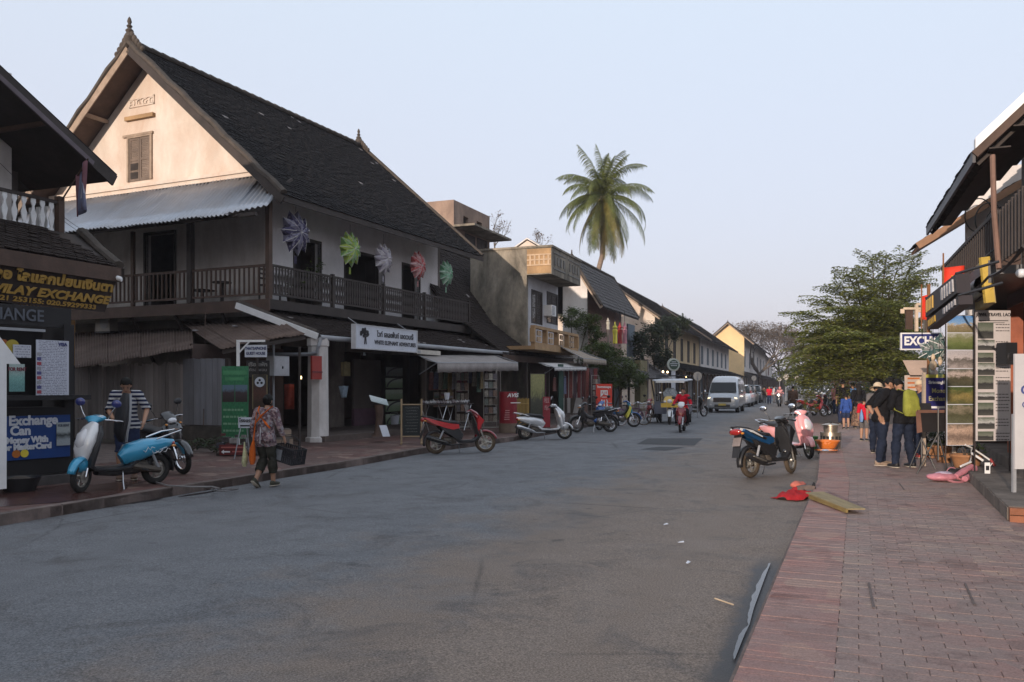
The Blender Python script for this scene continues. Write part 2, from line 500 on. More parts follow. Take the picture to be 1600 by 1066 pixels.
None if 1 else gut(ragged([(1131,1148,1075),(1136,1152,1045),(1139,1160,1020),(1143,1168,995),(1158,1178,975),(1157,1184,950),(1165,1192,925),(1172,1199,900),(1186,1207,880),(1210,1213,862)],3.5),-.115,DAMP,'wet_gutter')
gut(ragged([(1146,1148,1030),(1147,1154,1015),(1156,1164,990),(1168,1171,976),(1170,1178,950),(1178,1187,925),(1188,1195,903),(1201,1204,880)],2.2,seed=2),-.111,WATER,'puddle')
g=G(105,752,0);blob('wet_pavement',-6.5,11.6,1.6,.7,1.2,.0095,mat('wet_brick',(.075,.035,.03),.25,var=.4,vs=4,spec=.5,bump=.2,bs=30),seed=5)
for k,(px,py,w_) in enumerate([(150,792,.5),(230,782,.35),(95,799,.3),(330,768,.45)]):
    g=G(px,py,-.12);blob('puddle',g.x,g.y,w_,.05,R(68),-.118,WATER,seed=k*3.1,jag=.5)
# iron access covers in the brick pavement, far patch of dust
COVER=mat('cover_frame',(.12,.09,.08),.7,var=.3,vs=9)
def covering(pts,label):
    b=MB();q=[G(x,y,.012) for x,y in pts]
    for i in (1,3):
        b.beam(q[i],q[(i+1) % 4].lerp(q[i],.15),.006,.014,side=(0,0,1))
    b.build('cover_joint',COVER,pav_r)
covering([(1356,905),(1508,912),(1526,952),(1365,950)],'')
covering([(1262,753),(1405,755),(1415,768),(1255,766)],'')
# ------------------------------------------------------------------ building materials
PLASTER=mat('white_plaster',(.68,.65,.63),.9,var=.14,vs=1.2,bump=.15,bs=20,stain=((.27,.22,.18),.9,.45))
PLASTER_G=mat('gable_plaster',(.64,.57,.50),.9,var=.1,vs=1.1,bump=.15,bs=20,stain=((.46,.30,.21),.8,.6))
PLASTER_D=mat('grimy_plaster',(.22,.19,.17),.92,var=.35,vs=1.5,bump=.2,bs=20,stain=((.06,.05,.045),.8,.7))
CREAM=mat('cream_plaster',(.58,.45,.27),.9,var=.14,vs=1.1,stain=((.3,.22,.13),.7,.45))
YELLOW=mat('yellow_plaster',(.74,.54,.28),.9,var=.12,vs=.7,stain=((.72,.52,.3),.35,.5))
CONC=mat('stained_concrete',(.38,.33,.26),.94,var=.35,vs=.9,bump=.25,bs=15,stain=((.06,.055,.045),1.0,.85))
CONC_O=mat('ochre_concrete',(.42,.27,.14),.92,var=.22,vs=1.4,bump=.2,bs=18,stain=((.16,.1,.06),1.6,.5))
WOOD_D=mat('dark_wood',(.040,.030,.026),.7,var=.4,vs=2,stretch=(1,1,1),bump=.2,bs=30)
WOOD_B=mat('brown_wood',(.085,.052,.038),.75,var=.35,vs=2.5,bump=.25,bs=30)
WOOD_L=mat('pale_weathered_wood',(.32,.24,.18),.8,var=.3,vs=3,bump=.2,bs=30)
WOOD_G=mat('grey_weathered_plank',(.125,.105,.092),.88,var=.4,vs=2.2,stretch=(9,9,.7),bump=.4,bs=14,rnd=.45)
WOOD_O=mat('orange_and_sunlit_wood',(.25,.11,.045),.7,var=.3,vs=3,stretch=(4,4,1),bump=.2,bs=20)
TILE_D=mat('dark_roof_tile',(.017,.0155,.016),.95,var=.5,vs=5,bump=.3,bs=30,rnd=.35,spec=.12)
TILE_M=mat('brown_roof_tile',(.034,.026,.023),.92,var=.5,vs=5,bump=.3,bs=30,rnd=.35,spec=.15)
TILE_P=mat('gap_light_tile',(.30,.27,.26),.8,var=.2)  # scattered pale tiles stand for light showing through missing ones
TILE_G=mat('grey_roof_tile',(.085,.08,.08),.85,var=.3,vs=4,bump=.3,bs=30,rnd=.3)
MORTAR=mat('mossy_mortar',(.085,.068,.056),.95,var=.4,vs=4,bump=.5,bs=25,stain=((.05,.045,.04),3,.6))
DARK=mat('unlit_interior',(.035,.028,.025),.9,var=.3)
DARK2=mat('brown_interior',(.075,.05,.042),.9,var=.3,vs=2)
ZINC=mat('zinc_sheet',(.50,.53,.58),.42,metal=.55,var=.12,vs=1.2,stain=((.34,.3,.27),.7,.35))
RUST=mat('rusty_sheet',(.15,.105,.085),.8,metal=.1,var=.35,vs=1.2,bump=.1,bs=25,stain=((.07,.04,.03),1.5,.6))
WHITEP=mat('white_paint',(.74,.74,.74),.5,var=.08,vs=4)
GREYP=mat('grey_paint',(.30,.31,.33),.55,var=.15,vs=3)
BLUEGREY=mat('blue_grey_shutter',(.13,.16,.19),.7,var=.2,vs=3)
BLACKM=mat('black_metal',(.02,.02,.022),.45,var=.2,spec=.5)
STEEL=mat('steel',(.55,.56,.58),.3,metal=.9,var=.1)
GLASS=mat('window_glass',(.03,.035,.04),.06,var=.05,spec=.8)
AWN_G=mat('grey_canvas',(.30,.27,.255),.9,var=.2,vs=3,bump=.15,bs=20,stain=((.14,.12,.11),1.5,.4))
AWN_T=mat('tan_canvas',(.33,.27,.215),.9,var=.2,vs=3,bump=.15,bs=20)
AWN_W=mat('white_canvas',(.55,.53,.52),.85,var=.15,vs=3)
CABLE=mat('black_cable',(.012,.012,.013),.6)

# ------------------------------------------------------------------ roof tiles, sheets, walls
def tile_roof(parent,O,A,S,la,ls,tw,te,m,single=0,keep=None,pale=.006,sag=0):
    O,A,S=Vector(O),Vector(A).normalized(),Vector(S).normalized()
    N=A.cross(S)
    if N.z<0:N=-N
    rot=Matrix((A,S,A.cross(S))).transposed()
    if A.cross(S).z<0:rot=Matrix((A,S,N)).transposed()
    h=te*.16+.008;l_=te*1.3;w2=tw*.47
    # a thin tile: butt edge raised, head tucked under the course above
    pv=[(-w2,0,h),(w2,0,h),(w2,l_,.004),(-w2,l_,.004),(-w2*.72,-te*.16,h-.002),(w2*.72,-te*.16,h-.002),(-w2,0,h-.022),(w2,0,h-.022),(-w2*.72,-te*.16,h-.024),(w2*.72,-te*.16,h-.024)]
    pf=[(0,1,2,3),(4,5,1,0),(8,9,5,4),(6,8,4,0),(9,7,1,5),(6,0,3),(7,2,1)]
    items=[];nj=int(ls/te);ni=int(la/tw)
    for j in range(nj):
        for i in range(ni+(j % 2)):
            u=(i+.5-(.5 if j % 2 else 0))*tw;v=j*te
            if keep and not keep(u,v):continue
            q=O+A*max(tw*.3,min(la-tw*.3,u))+S*v+N*(-sag*math.sin(math.pi*min(1,u/la))*.6)
            items.append((q+N*random.uniform(-.006,.016),random.gauss(0,.035)))
    Mw=lmat(parent)
    items.sort(key=lambda it:(Mw @ it[0]).length)
    me=None
    ms=m if isinstance(m,(list,tuple)) else [m]
    if single:
        me=bpy.data.meshes.new('tile');me.from_pydata(pv,[],pf);me.materials.append(ms[0]);me.update()
        for q,a in items[:single]:
            e=(rot @ Matrix.Rotation(a,3,'Z')).to_euler()
            inst('tile',me,parent,q,e)
    V=[];F=[];MI=[]
    rp=np.array([rot @ Vector(v) for v in pv])
    for q,a in items[single:]:
        o_=len(V);V.extend((rp+np.array(q)).tolist());k=1 if random.random()<pale and len(ms)>1 else 0
        for f in pf:F.append(tuple(x+o_ for x in f));MI.append(k)
    if F:
        b=MB();b.v=V;b.f=F;b.mi=MI
        b.build('roof_tiles',m,parent,kind='stuff',fix=False)
def corr(parent,A,B,C,D,sheets,m,name='sheet',pitch=.09,amp=.018,jag=.06,thick=0):
    """corrugated sheets: A,B top corners, C,D bottom corners (C under B)"""
    A,B,C,D=map(Vector,(A,B,C,D))
    for k in range(sheets):
        t0,t1=k/sheets-.008,(k+1)/sheets+.008
        a,b_,c,d=A.lerp(B,t0),A.lerp(B,t1),D.lerp(C,t1),D.lerp(C,t0)
        j=random.uniform(-jag,jag);sl=(d-a).normalized();c=c+sl*j;d=d+sl*j
        nrm=(b_-a).cross(d-a).normalized()
        if nrm.z<0:nrm=-nrm
        w_=(d-c).length;n=max(8,int(w_/pitch*4));lift=nrm*(.012*(k % 2)+random.uniform(0,.006))
        mb=MB();vs=[]
        for i in range(n+1):
            t=i/n;h=amp*math.sin(2*math.pi*t*w_/pitch)
            for r_ in range(5):
                s_=r_/4;vs.append(tuple(a.lerp(b_,t).lerp(d.lerp(c,t),s_)+nrm*(h-.03*math.sin(math.pi*s_)+random.uniform(-.003,.003))+lift))
        fs=[(i*5+r_,i*5+r_+1,i*5+r_+6,i*5+r_+5) for i in range(n) for r_ in range(4)]
        mb.add(vs,fs)
        o=mb.build(name,m,parent,smooth='all',fix=False)
        so_=o.modifiers.new('s','SOLIDIFY');so_.thickness=.004
def wall(b,axis,u0,u1,z0,z1,c0,c1,holes=()):
    us=sorted({u0,u1} | {min(max(h[k],u0),u1) for h in holes for k in (0,1)})
    zs=sorted({z0,z1} | {min(max(h[k],z0),z1) for h in holes for k in (2,3)})
    for a,c in zip(us,us[1:]):
        run=None
        for e,f in zip(zs,zs[1:]):
            um,zm=(a+c)/2,(e+f)/2
            if any(h[0]<um<h[1] and h[2]<zm<h[3] for h in holes):continue
            if axis=='x':b.box(a,c,c0,c1,e,f)
            else:b.box(c0,c1,a,c,e,f)
def shutter(parent,axis,u0,u1,z0,z1,c,m,face=-1,leaves=2,frame=None,name='window',lou=True):
    """window or door: a frame with one child per leaf; c is the wall face, face the outward sign"""
    w_=MB();t=.05;f=frame or m
    def bx(b_,a0,a1,y0,y1,e0,e1):
        lo,hi=sorted((c+face*y0,c+face*y1))
        if axis=='x':b_.box(a0,a1,lo,hi,e0,e1)
        else:b_.box(lo,hi,a0,a1,e0,e1)
    fw=min(.08,(u1-u0)*.1)
    bx(w_,u0-fw,u0,-.05,.03,z0,z1+fw);bx(w_,u1,u1+fw,-.05,.03,z0,z1+fw);bx(w_,u0,u1,-.05,.03,z1,z1+fw)
    wo=w_.build(name,f,parent)
    lw=(u1-u0)/leaves
    for k in range(leaves):
        b_=MB();a0,a1=u0+k*lw+.004,u0+(k+1)*lw-.004;s_=min(.07,lw*.16)
        bx(b_,a0,a0+s_,-.04,.0,z0,z1);bx(b_,a1-s_,a1,-.04,.0,z0,z1)
        mid=(z0+z1)/2
        for zz in (z0,mid-s_/2,z1-s_):bx(b_,a0+s_,a1-s_,-.04,-.003,zz,zz+s_)
        if lou:
            zz=z0+s_
            while zz<z1-s_:
                bx(b_,a0+s_,a1-s_,-.034,-.012-.006*(int(zz*20) % 2),zz,min(zz+.045,z1-s_));zz += .055
        else:bx(b_,a0+s_,a1-s_,-.035,-.02,z0+s_,z1-s_)
        b_.build('shutter' if name=='window' else 'door_leaf',m,wo)
    return wo
def gable_roof_deck(b,x0,x1,yr,ye0,ye1,zr,ze,t=.07):
    for ye in (ye0,ye1):
        b.slab([(x0,yr,zr-t),(x1,yr,zr-t),(x1,ye,ze-t),(x0,ye,ze-t)],(0,0,t*.9))
def finial(parent,x,y,z,s=1.0,dirn=1):
    b=MB();b.lathe([(.0,1.0),(.05,.93),(.085,.8),(.05,.7),(.11,.62),(.06,.55),(.15,.45),(.1,.35),(.2,.2),(.17,0)],n=10)
    b.v=[(x+v[0]*s,y+v[1]*s,z+v[2]*.95*s) for v in b.v]
    for sg in (-1,1):
        for k in range(5):
            b.ell((x,y+sg*(.13+k*.13)*s,z+(.22-k*.14)*s),(.09*s,.10*s,(.17-.015*k)*s),8,6)
    b.build('ridge_finial',MORTAR,parent,smooth=True)

# ------------------------------------------------------------------ the big white shophouse on the corner
HOUSE_RZ=math.atan2(.908,.419)
W=thing('shophouse','large white two storey shophouse with steep dark tiled roof and long wooden balcony','building',(-6.72,23,0),HOUSE_RZ)
SL=(11.85-6.75)/(5.27+.585)
def rz_at(y):return 6.75+(y+.585)*SL if y<5.27 else 6.75+(11.125-y)*SL
def wx(px,py,y):return onp(W,px,py,y=y)
def wy(px,py,x):return onp(W,px,py,x=x)
GX=.72
# walls of the upper floor; openings measured off the photograph
holes=[]
for a,c in ((460,500),(539,599),(629,655)):
    x0,x1=wx(a,420,1.2).x,wx(c,420,1.2).x
    holes.append((x0,x1,4.0,6.15))
b=MB();wall(b,'x',1.4,wx(684,440,1.2).x,3.7,7.2,1.2,1.4,holes);WX1=wx(684,440,1.2).x
b.build('street_wall',mat('skylit_plaster',(.84,.82,.83),.9,var=.08,vs=1.2,stain=((.4,.37,.34),1.2,.3)),W)  # white plaster lightened to carry light from the open street
d0,d1=wy(273,420,1.2).y,wy(228,420,1.2).y
b=MB();wall(b,'y',1.2,9.34,0,7.62,1.2,1.4,[(d0,d1,4.0,6.35)])
b.build('side_wall',PLASTER,W)
b=MB();b.prism([(.75,7.6),(.75,7.80),(5.27,11.74),(9.79,7.80),(9.79,7.6)],GX,1.4,'x')
b.build('gable_wall',PLASTER_G,W)
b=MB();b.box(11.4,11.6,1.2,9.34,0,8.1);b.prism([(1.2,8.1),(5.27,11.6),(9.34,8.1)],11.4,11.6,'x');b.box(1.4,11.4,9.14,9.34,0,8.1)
b.build('rear_wall',PLASTER_D,W)
b=MB();b.box(1.4,11.4,3.0,3.1,3.9,7.5);b.box(1.4,11.4,1.4,9.1,3.62,3.7)
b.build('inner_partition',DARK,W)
# cornice, gable window, date plate and ledge
b=MB();b.box(GX-.08,GX,.72,9.82,7.60,7.72);b.box(GX-.14,GX,.72,9.82,7.72,7.82)
b.build('cornice',PLASTER_G,W)
g0,g1=wy(236,212,GX),wy(203,285,GX)
gw=shutter(W,'y',g0.y,g1.y,g1.z,g0.z,GX-.03,mat('grey_brown_shutter',(.16,.12,.095),.8,var=.3),face=-1,leaves=2,frame=WOOD_L,name='window')
b=MB();b.box(GX-.07,GX,g0.y-.12,g1.y+.25,g0.z+.05,g0.z+.12);b.build('lintel',WOOD_L,gw)
b=MB();ym_=(g0.y+g1.y)/2
for k in (0,1):b.box(GX-.034,GX-.024,ym_+.06,g1.y-.06,g1.z+.08+k*.28,g1.z+.28+k*.28)
b.build('dark_opening',DARK,gw)
g0,g1=wy(242,148,GX),wy(203,170,GX)
b=MB();fr=.05
for q in ((g0.y,g1.y,g1.z,g1.z+fr),(g0.y,g1.y,g0.z-fr,g0.z),(g0.y,g0.y+fr,g1.z,g0.z),(g1.y-fr,g1.y,g1.z,g0.z)):b.box(GX-.035,GX,*q)
dp=b.build('date_plate',PLASTER_G,W)
txt('\u0e51\u0e59\u0e55\u0e55',.42,PLASTER_G,dp,(GX-.015,(g0.y+g1.y)/2,(g0.z+g1.z)/2+.02),(R(90),0,R(-90)),ext=.015,sx=1.25)
g0,g1=wy(243,178,GX),wy(199,190,GX)
b=MB();b.box(GX-.12,GX,g0.y,g1.y,g1.z-.02,g1.z+.1);b.build('ledge',CONC_O,W)
# main roof
b=MB();gable_roof_deck(b,-.1,11.95,5.27,-.56,11.1,11.85,6.77)
b.build('roof',WOOD_B,W)
s1=Vector((0,5.855,5.1));L1=s1.length
tile_roof(W,(-.15,-.6,6.74),(1,0,0),s1,12.2,L1,.2,.135,[TILE_D,TILE_P],single=250,pale=.004)
tile_roof(W,(-.15,11.14,6.74),(1,0,0),(0,-5.855,5.1),12.2,L1,.4,.27,TILE_D)
for sg,ye in ((1,-.62),(-1,11.16)):
    for nm,xo,w_,dz,m_ in (('barge_board',-.16,.05,-.17,WOOD_L),('verge_mortar',-.12,.26,.06,MORTAR)):
        b=MB()
        n=14;pts=[Vector((xo,ye+(5.27-ye)*t/n,6.74+5.1*t/n+dz+(.03*math.sin(t*2.3) if nm[0]=='v' else 0))) for t in range(n+1)]
        if nm[0]=='b':
            for p_,q_ in zip(pts,pts[1:]):b.beam(p_,q_,.22,.035,side=(0,0,1))
            b.build(nm,WOOD_L if sg==-1 else WOOD_D,W)
        else:
            b.sweep(pts,[(.12+random.uniform(-.02,.02),.09) for _ in pts],n=7,side=(1,0,0));b.build(nm,m_,W,smooth=True)
b=MB()
b.sweep([(12.0,-.55,6.8),(11.85,5.27,11.95)],(.1,.08),n=7,side=(1,0,0));b.build('verge_mortar',MORTAR,W,smooth=True)
b=MB()
for k in range(30):b.sweep([(-.1+k*.4,5.27,11.93),(.33+k*.4,5.27,11.91)],[(.13,.1),(.11,.085)],n=8)
b.build('ridge_cap',MORTAR,W,smooth=True)
finial(W,-.1,5.27,11.9,.82);finial(W,11.7,5.27,11.9,.75)
# eave board, rafters ends, gable purlins
for k in range(25):
    x=.1+k*.49;b=MB();b.beam((x,-.5,6.66),(x,1.25,6.66+1.75*SL*.92),.06,.09,side=(1,0,0));b.build('rafter',WOOD_D,W)
b=MB();b.box(-.1,12,-.6,-.56,6.56,6.72);b.build('eave_board',WOOD_D,W)
for y,x0 in ((1.3,-.1),(3.3,-.1),(7.2,-.1),(9.2,-.1)):
    z=rz_at(y)-.18;b=MB();b.beam((x0,y,z),(1.3,y,z),.09,.11);b.build('purlin',WOOD_L if y>5 else WOOD_B,W)
# balcony: floor, bands, posts, rails, spindles
b=MB();b.box(0,12.0,0,1.2,3.86,3.94);b.box(0,1.2,1.2,12.5,3.86,3.94);b.build('balcony_floor',WOOD_D,W)
b=MB();b.box(-.05,0,-.05,12.5,3.60,3.93);b.build('edge_board',WOOD_B,W)
b=MB();b.box(0,12.0,-.05,0,3.66,3.93);b.build('edge_board',WOOD_D,W)
def post(x,y,z0,z1,s_,m_,nm='post'):
    b_=MB();b_.box(x-s_,x+s_,y-s_,y+s_,z0,z1);return b_.build(nm,m_,W)
post(.02,.02,3.94,6.9,.07,WOOD_B)
ya=wy(297,420,0).y;post(.02,ya,3.94,6.4,.08,WOOD_D)
yb=wy(207,420,0).y;post(.02,yb,3.94,6.2,.05,WOOD_B)
for x in (2.9,5.7,8.4,11.9):post(x,.03,3.94,4.97,.05,WOOD_D)
b=MB();b.box(0,.05,0,12.4,4.84,4.91);b.build('handrail',WOOD_B,W)
b=MB();b.box(0,.04,0,12.4,4.05,4.11);b.build('bottom_rail',WOOD_B,W)
b=MB();b.box(0,11.95,0,.06,4.86,4.92);b.build('handrail',WOOD_D,W)
b=MB();b.box(0,11.95,0,.05,4.06,4.12);b.build('bottom_rail',WOOD_D,W)
b=MB();b.box(-.02,.02,-.022,.022,4.11,4.84)
me=b.build('spindle',WOOD_B,W,loc=(.022,.2,0)).data
y=.38
while y<12.3:inst('spindle',me,W,(.022,y,0));y += .175
b=MB();pr=[(.028,4.12),(.045,4.2),(.05,4.32),(.026,4.4),(.045,4.48),(.052,4.6),(.03,4.72),(.045,4.8),(.03,4.86)]
poly=[(r_,z) for r_,z in pr]+[(-r_,z) for r_,z in reversed(pr)]
b.prism(poly,.012,.034,'y');me=b.build('spindle',WOOD_D,W,loc=(.2,0,0)).data
x=.33
while x<11.85:inst('spindle',me,W,(x,0,0));x += .128
# dark doors standing open behind the balcony
for h in holes+[None]:
    if h:
        for sg,xx in ((1,h[0]),(-1,h[1])):
            b=MB();b.box(min(xx,xx+sg*.05),max(xx,xx+sg*.05),1.4,1.95,4.0,6.1)
            for zz in (4.1,5.1):b.box(min(xx+sg*.05,xx+sg*.065),max(xx+sg*.05,xx+sg*.065),1.5,1.86,zz,zz+.8)
            b.build('door_leaf',WOOD_D,W)
        b=MB();b.box(h[0]-.06,h[0],1.17,1.3,4.0,6.2);b.box(h[1],h[1]+.06,1.17,1.3,4.0,6.2);b.box(h[0],h[1],1.17,1.3,6.12,6.2);b.build('door_frame',WOOD_D,W)
b=MB();b.box(1.16,1.3,d0-.07,d0,4,6.42);b.box(1.16,1.3,d1,d1+.07,4,6.42);b.box(1.16,1.3,d0,d1,6.35,6.42);b.build('door_frame',WOOD_D,W)
# zinc awning over the side balcony
q=[wy(*a) for a in ((409,279,1.05),(95,322,1.05))]
corr(W,(.68,11.8,7.60),(.68,.95,7.60),(-1.25,.35,6.06),(-1.25,11.8,6.06),13,ZINC,pitch=.15,amp=.032,jag=.05)
corr(W,(.68,1.1,7.55),(.1,-.2,6.95),(-.75,-.55,6.32),(-1.3,.42,6.08),1,ZINC,pitch=.15,amp=.032,jag=.0)
for y in (.1,3.0,6.2,9.2):
    b=MB();b.beam((1.1,y,7.5),(-1.15,y,6.0),.05,.08);b.build('rafter',WOOD_D,W)
b=MB();b.box(-1.1,-1.02,-.5,11.8,6.0,6.09);b.build('purlin',WOOD_D,W)
# braces under the balcony and the dim wall below it
for y in (1.8,3.6,5.4):
    b=MB();b.beam((.1,y,3.6),(1.2,y+.25,2.2),.07,.07);b.build('brace',WOOD_D,W)
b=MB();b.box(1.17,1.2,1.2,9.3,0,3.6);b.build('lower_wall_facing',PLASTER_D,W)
# lower tiled awning roof over the pavement
zt,ze=3.78,2.93
b=MB();b.slab([(-.05,.75,zt-.06),(12.2,.75,zt-.06),(12.2,-1.5,ze-.06),(.25,-1.5,ze-.06)],(0,0,.05));b.build('awning_deck',WOOD_D,W)
s2=Vector((0,2.25,zt-ze));s2n=s2.normalized()
tile_roof(W,(.1,-1.52,ze),(1,0,0),s2,12.1,s2.length,.2,.13,[TILE_M,TILE_P],single=50)
b=MB();p0,p1=Vector((-.25,.8,3.85)),Vector((.2,-1.5,2.98))
b.sweep([p0,p0.lerp(p1,.5)+Vector((0,0,-.03)),p1],[(.12,.07)]*3,n=8,side=(1,0,0));b.build('verge_mortar',MORTAR,W,smooth=True)
b=MB();b.beam(p0+Vector((-.16,0,-.1)),p1+Vector((-.12,-.1,-.12)),.05,.17,side=(1,0,0));b.build('fascia',WHITEP,W)
b=MB();b.lathe([(.075,0),(.075,12.0)],(.15,-1.6,2.84),10,'x');b.build('gutter',GREYP,W,smooth=True)
b=MB();b.tube([(.2,-1.62,2.84),(.12,-1.6,2.6),(.1,-1.55,2.42),(.05,-1.3,2.38),(0,.2,2.4),(.05,.75,2.38)],.05,8);b.build('drain_pipe',GREYP,W,smooth=True)
# street pillar, octagonal
pl=onp(W,505,690,z=0.02);PX,PY_=pl.x+.1,pl.y
b=MB();b.lathe([(.34,0),(.34,.12),(.29,.14),(.27,2.6),(.3,2.62),(.3,2.82)],(PX,PY_+.25,0),8);b.build('pillar',PLASTER,W)
for x in (6.2,11.6):
    b=MB();b.box(x-.07,x+.07,-1.35,-1.21,0,2.85);b.build('pillar',WOOD_G,W)
# ground floor: raised floor, back wall, piers, red upper band
b=MB();b.box(.2,12,-1.75,9,-.02,.16);b.build('floor_slab',mat('worn_concrete_step',(.11,.085,.075),.9,var=.35,vs=2,bump=.3),W)
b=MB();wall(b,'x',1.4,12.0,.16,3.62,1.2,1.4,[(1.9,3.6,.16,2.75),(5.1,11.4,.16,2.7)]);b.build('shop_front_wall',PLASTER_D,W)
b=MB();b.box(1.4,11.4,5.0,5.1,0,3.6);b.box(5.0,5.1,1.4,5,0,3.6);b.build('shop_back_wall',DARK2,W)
b=MB();x0,x1=wx(549,600,1.18).x,wx(592,600,1.18).x
b.box(x0,x1,1.10,1.17,.75,2.45)
for k in range(24):b.box(x0+.03,x1-.03,1.085,1.10,.8+k*.068,.85+k*.068)
b.build('roller_shutter',mat('brown_grey_shutter',(.12,.098,.088),.7,var=.15),W)
b=MB();b.box(x0,x1,1.06,1.17,.16,.74);b.build('shutter_plinth',mat('purple_paint',(.13,.07,.10),.7,var=.2),W)

# ------------------------------------------------------------------ house with its gable to the street, and the exchange booth below it
E_=thing('exchange_house','dark house at the left frame edge, white balcony railing above a brown tiled awning','building',(-9.79,18.0,0),R(68.5))
def ex(px,py,**k):return onp(E_,px,py,**k)
# local: x along the street (negative = nearer the camera), y into the building; balcony corner at 0,0
b=MB();wall(b,'x',-7.5,-.35,4.55,8.3,1.0,1.15,[(-7.2,-5.2,4.6,6.7)]);b.build('upper_wall',PLASTER,E_)
b=MB();b.box(-.35,-.2,1.0,8,0,6.2);b.box(-7.5,-.35,7.9,8,0,8);b.build('side_wall',WOOD_D,E_)
b=MB();b.box(-7.5,-.3,.95,7.9,4.4,4.5);b.build('upper_floor',WOOD_D,E_)
b=MB();b.box(-7.5,0,0,1.0,4.62,4.72);b.box(-7.5,.02,-.04,0,4.58,4.75);b.build('balcony_floor',WOOD_D,E_)
b=MB();b.box(-7.5,0,-.03,.03,5.45,5.52);b.build('handrail',WOOD_D,E_)
b=MB();b.box(-.03,.03,0,1.0,5.45,5.52);b.build('handrail',WOOD_D,E_)
b=MB();b.box(-.07,.07,-.07,.07,4.6,5.62);b.build('post',WOOD_B,E_)
prof=[(.05,0),(.05,.08),(.025,.14),(.055,.26),(.065,.34),(.035,.42),(.022,.5),(.055,.58),(.05,.66)]
b=MB();b.prism([(r_,z) for r_,z in prof]+[(-r_,z) for r_,z in reversed(prof)],-.012,.012,'y')
bm_=b.build('baluster',WHITEP,E_,loc=(-.2,0,4.79)).data
for k in range(1,32):inst('baluster',bm_,E_,(-.2-k*.215,0,4.79))
for k in range(4):inst('baluster',bm_,E_,(0,.2+k*.22,4.79),(0,0,R(90)))
# gable roof facing the street
ez=CAMZ+(603-287)/1300*17.6
er=ex(178,283,y=-.7);RX,RZ=er.x,er.z
sr=(ex(0,118,y=-.7).z-RZ)/(RX-ex(0,118,y=-.7).x)
ax=RX-5.0;az=RZ+5.0*sr
b=MB()
b.slab([(RX,-.7,RZ),(ax,-.7,az),(ax,7.9,az),(RX,7.9,RZ)],(0,0,.1));b.slab([(ax,-.7,az),(ax-5,-.7,RZ),(ax-5,7.9,RZ),(ax,7.9,az)],(0,0,.1))
b.build('roof',WOOD_D,E_)
b=MB();b.beam((RX,-.72,RZ+.0),(ax,-.72,az+.0),.05,.26,side=(0,1,0));b.build('barge_board',WOOD_D,E_)
b=MB();b.beam((RX-.6,-.76,RZ+.6*sr-.08),(ax,-.76,az-.08),.03,.1,side=(0,1,0));b.build('trim_board',mat('faded_mauve_wood',(.14,.115,.13),.8),E_)
b=MB();b.sweep([(RX+.05,-.6,RZ+.13),(ax,-.6,az+.14)],(.14,.08),n=7,side=(0,1,0));b.build('verge_tiles',TILE_D,E_,smooth=True)
b=MB();b.prism([(-7.5,8.2),(ax,az-.1),(-.35,RZ+(RX+.35)*sr-.1),(-.35,5.5),(-7.5,5.5)],1.02,1.12,'y');b.build('gable_wall',PLASTER,E_)
sl=Vector((ax-RX,0,az-RZ))
tile_roof(E_,(RX,-.6,RZ+.1),(0,1,0),sl,8.5,sl.length,.3,.2,TILE_D)
for x in (-.9,-2.6,-4.2):
    z=RZ+(RX-x)*sr-.1;b=MB();b.beam((x,-.65,z),(x,1.0,z),.07,.09);b.build('purlin',WOOD_B,E_)
# brown tiled awning with hip, over the booth
q0=ex(186,418,y=-2.3)       # eave far corner
q1=ex(128,368,y=-.1)
ea=Vector((q0.x,-2.3,q0.z));eb=Vector((q1.x,-.1,q1.z))
b=MB();b.slab([(ea.x,ea.y,ea.z-.08),(-7.5,ea.y,ea.z-.08),(-7.5,eb.y,eb.z-.08),(eb.x,eb.y,eb.z-.08)],(0,0,.06))
b.slab([(ea.x,ea.y,ea.z-.08),(eb.x,eb.y,eb.z-.08),(eb.x,1.2,eb.z-.08),(ea.x,1.2,ea.z-.08)],(0,0,.06));b.build('awning_deck',WOOD_D,E_)
S_=Vector((0,eb.y-ea.y,eb.z-ea.z));la=ea.x+5.2;kx=(ea.x-eb.x)/S_.length
tile_roof(E_,(-5.2,ea.y-.03,ea.z),(1,0,0),S_,la+.1,S_.length,.24,.17,TILE_M,single=200,keep=lambda u,v:u<la-v*kx)
b=MB();b.sweep([ea+Vector((0,0,.05)),ea.lerp(eb,.5)+Vector((0,0,.04)),eb+Vector((0,0,.08))],[(.11,.08),(.1,.08),(.12,.1)],n=8);b.build('hip_mortar',MORTAR,E_,smooth=True)
b=MB();b.box(-7.5,ea.x+.05,ea.y-.08,ea.y-.02,ea.z-.3,ea.z-.02);b.build('fascia',WOOD_B,E_)
b=MB();b.box(ea.x-.02,ea.x+.06,ea.y-.08,1,ea.z-.26,ea.z-.02);b.build('fascia',WOOD_D,E_)

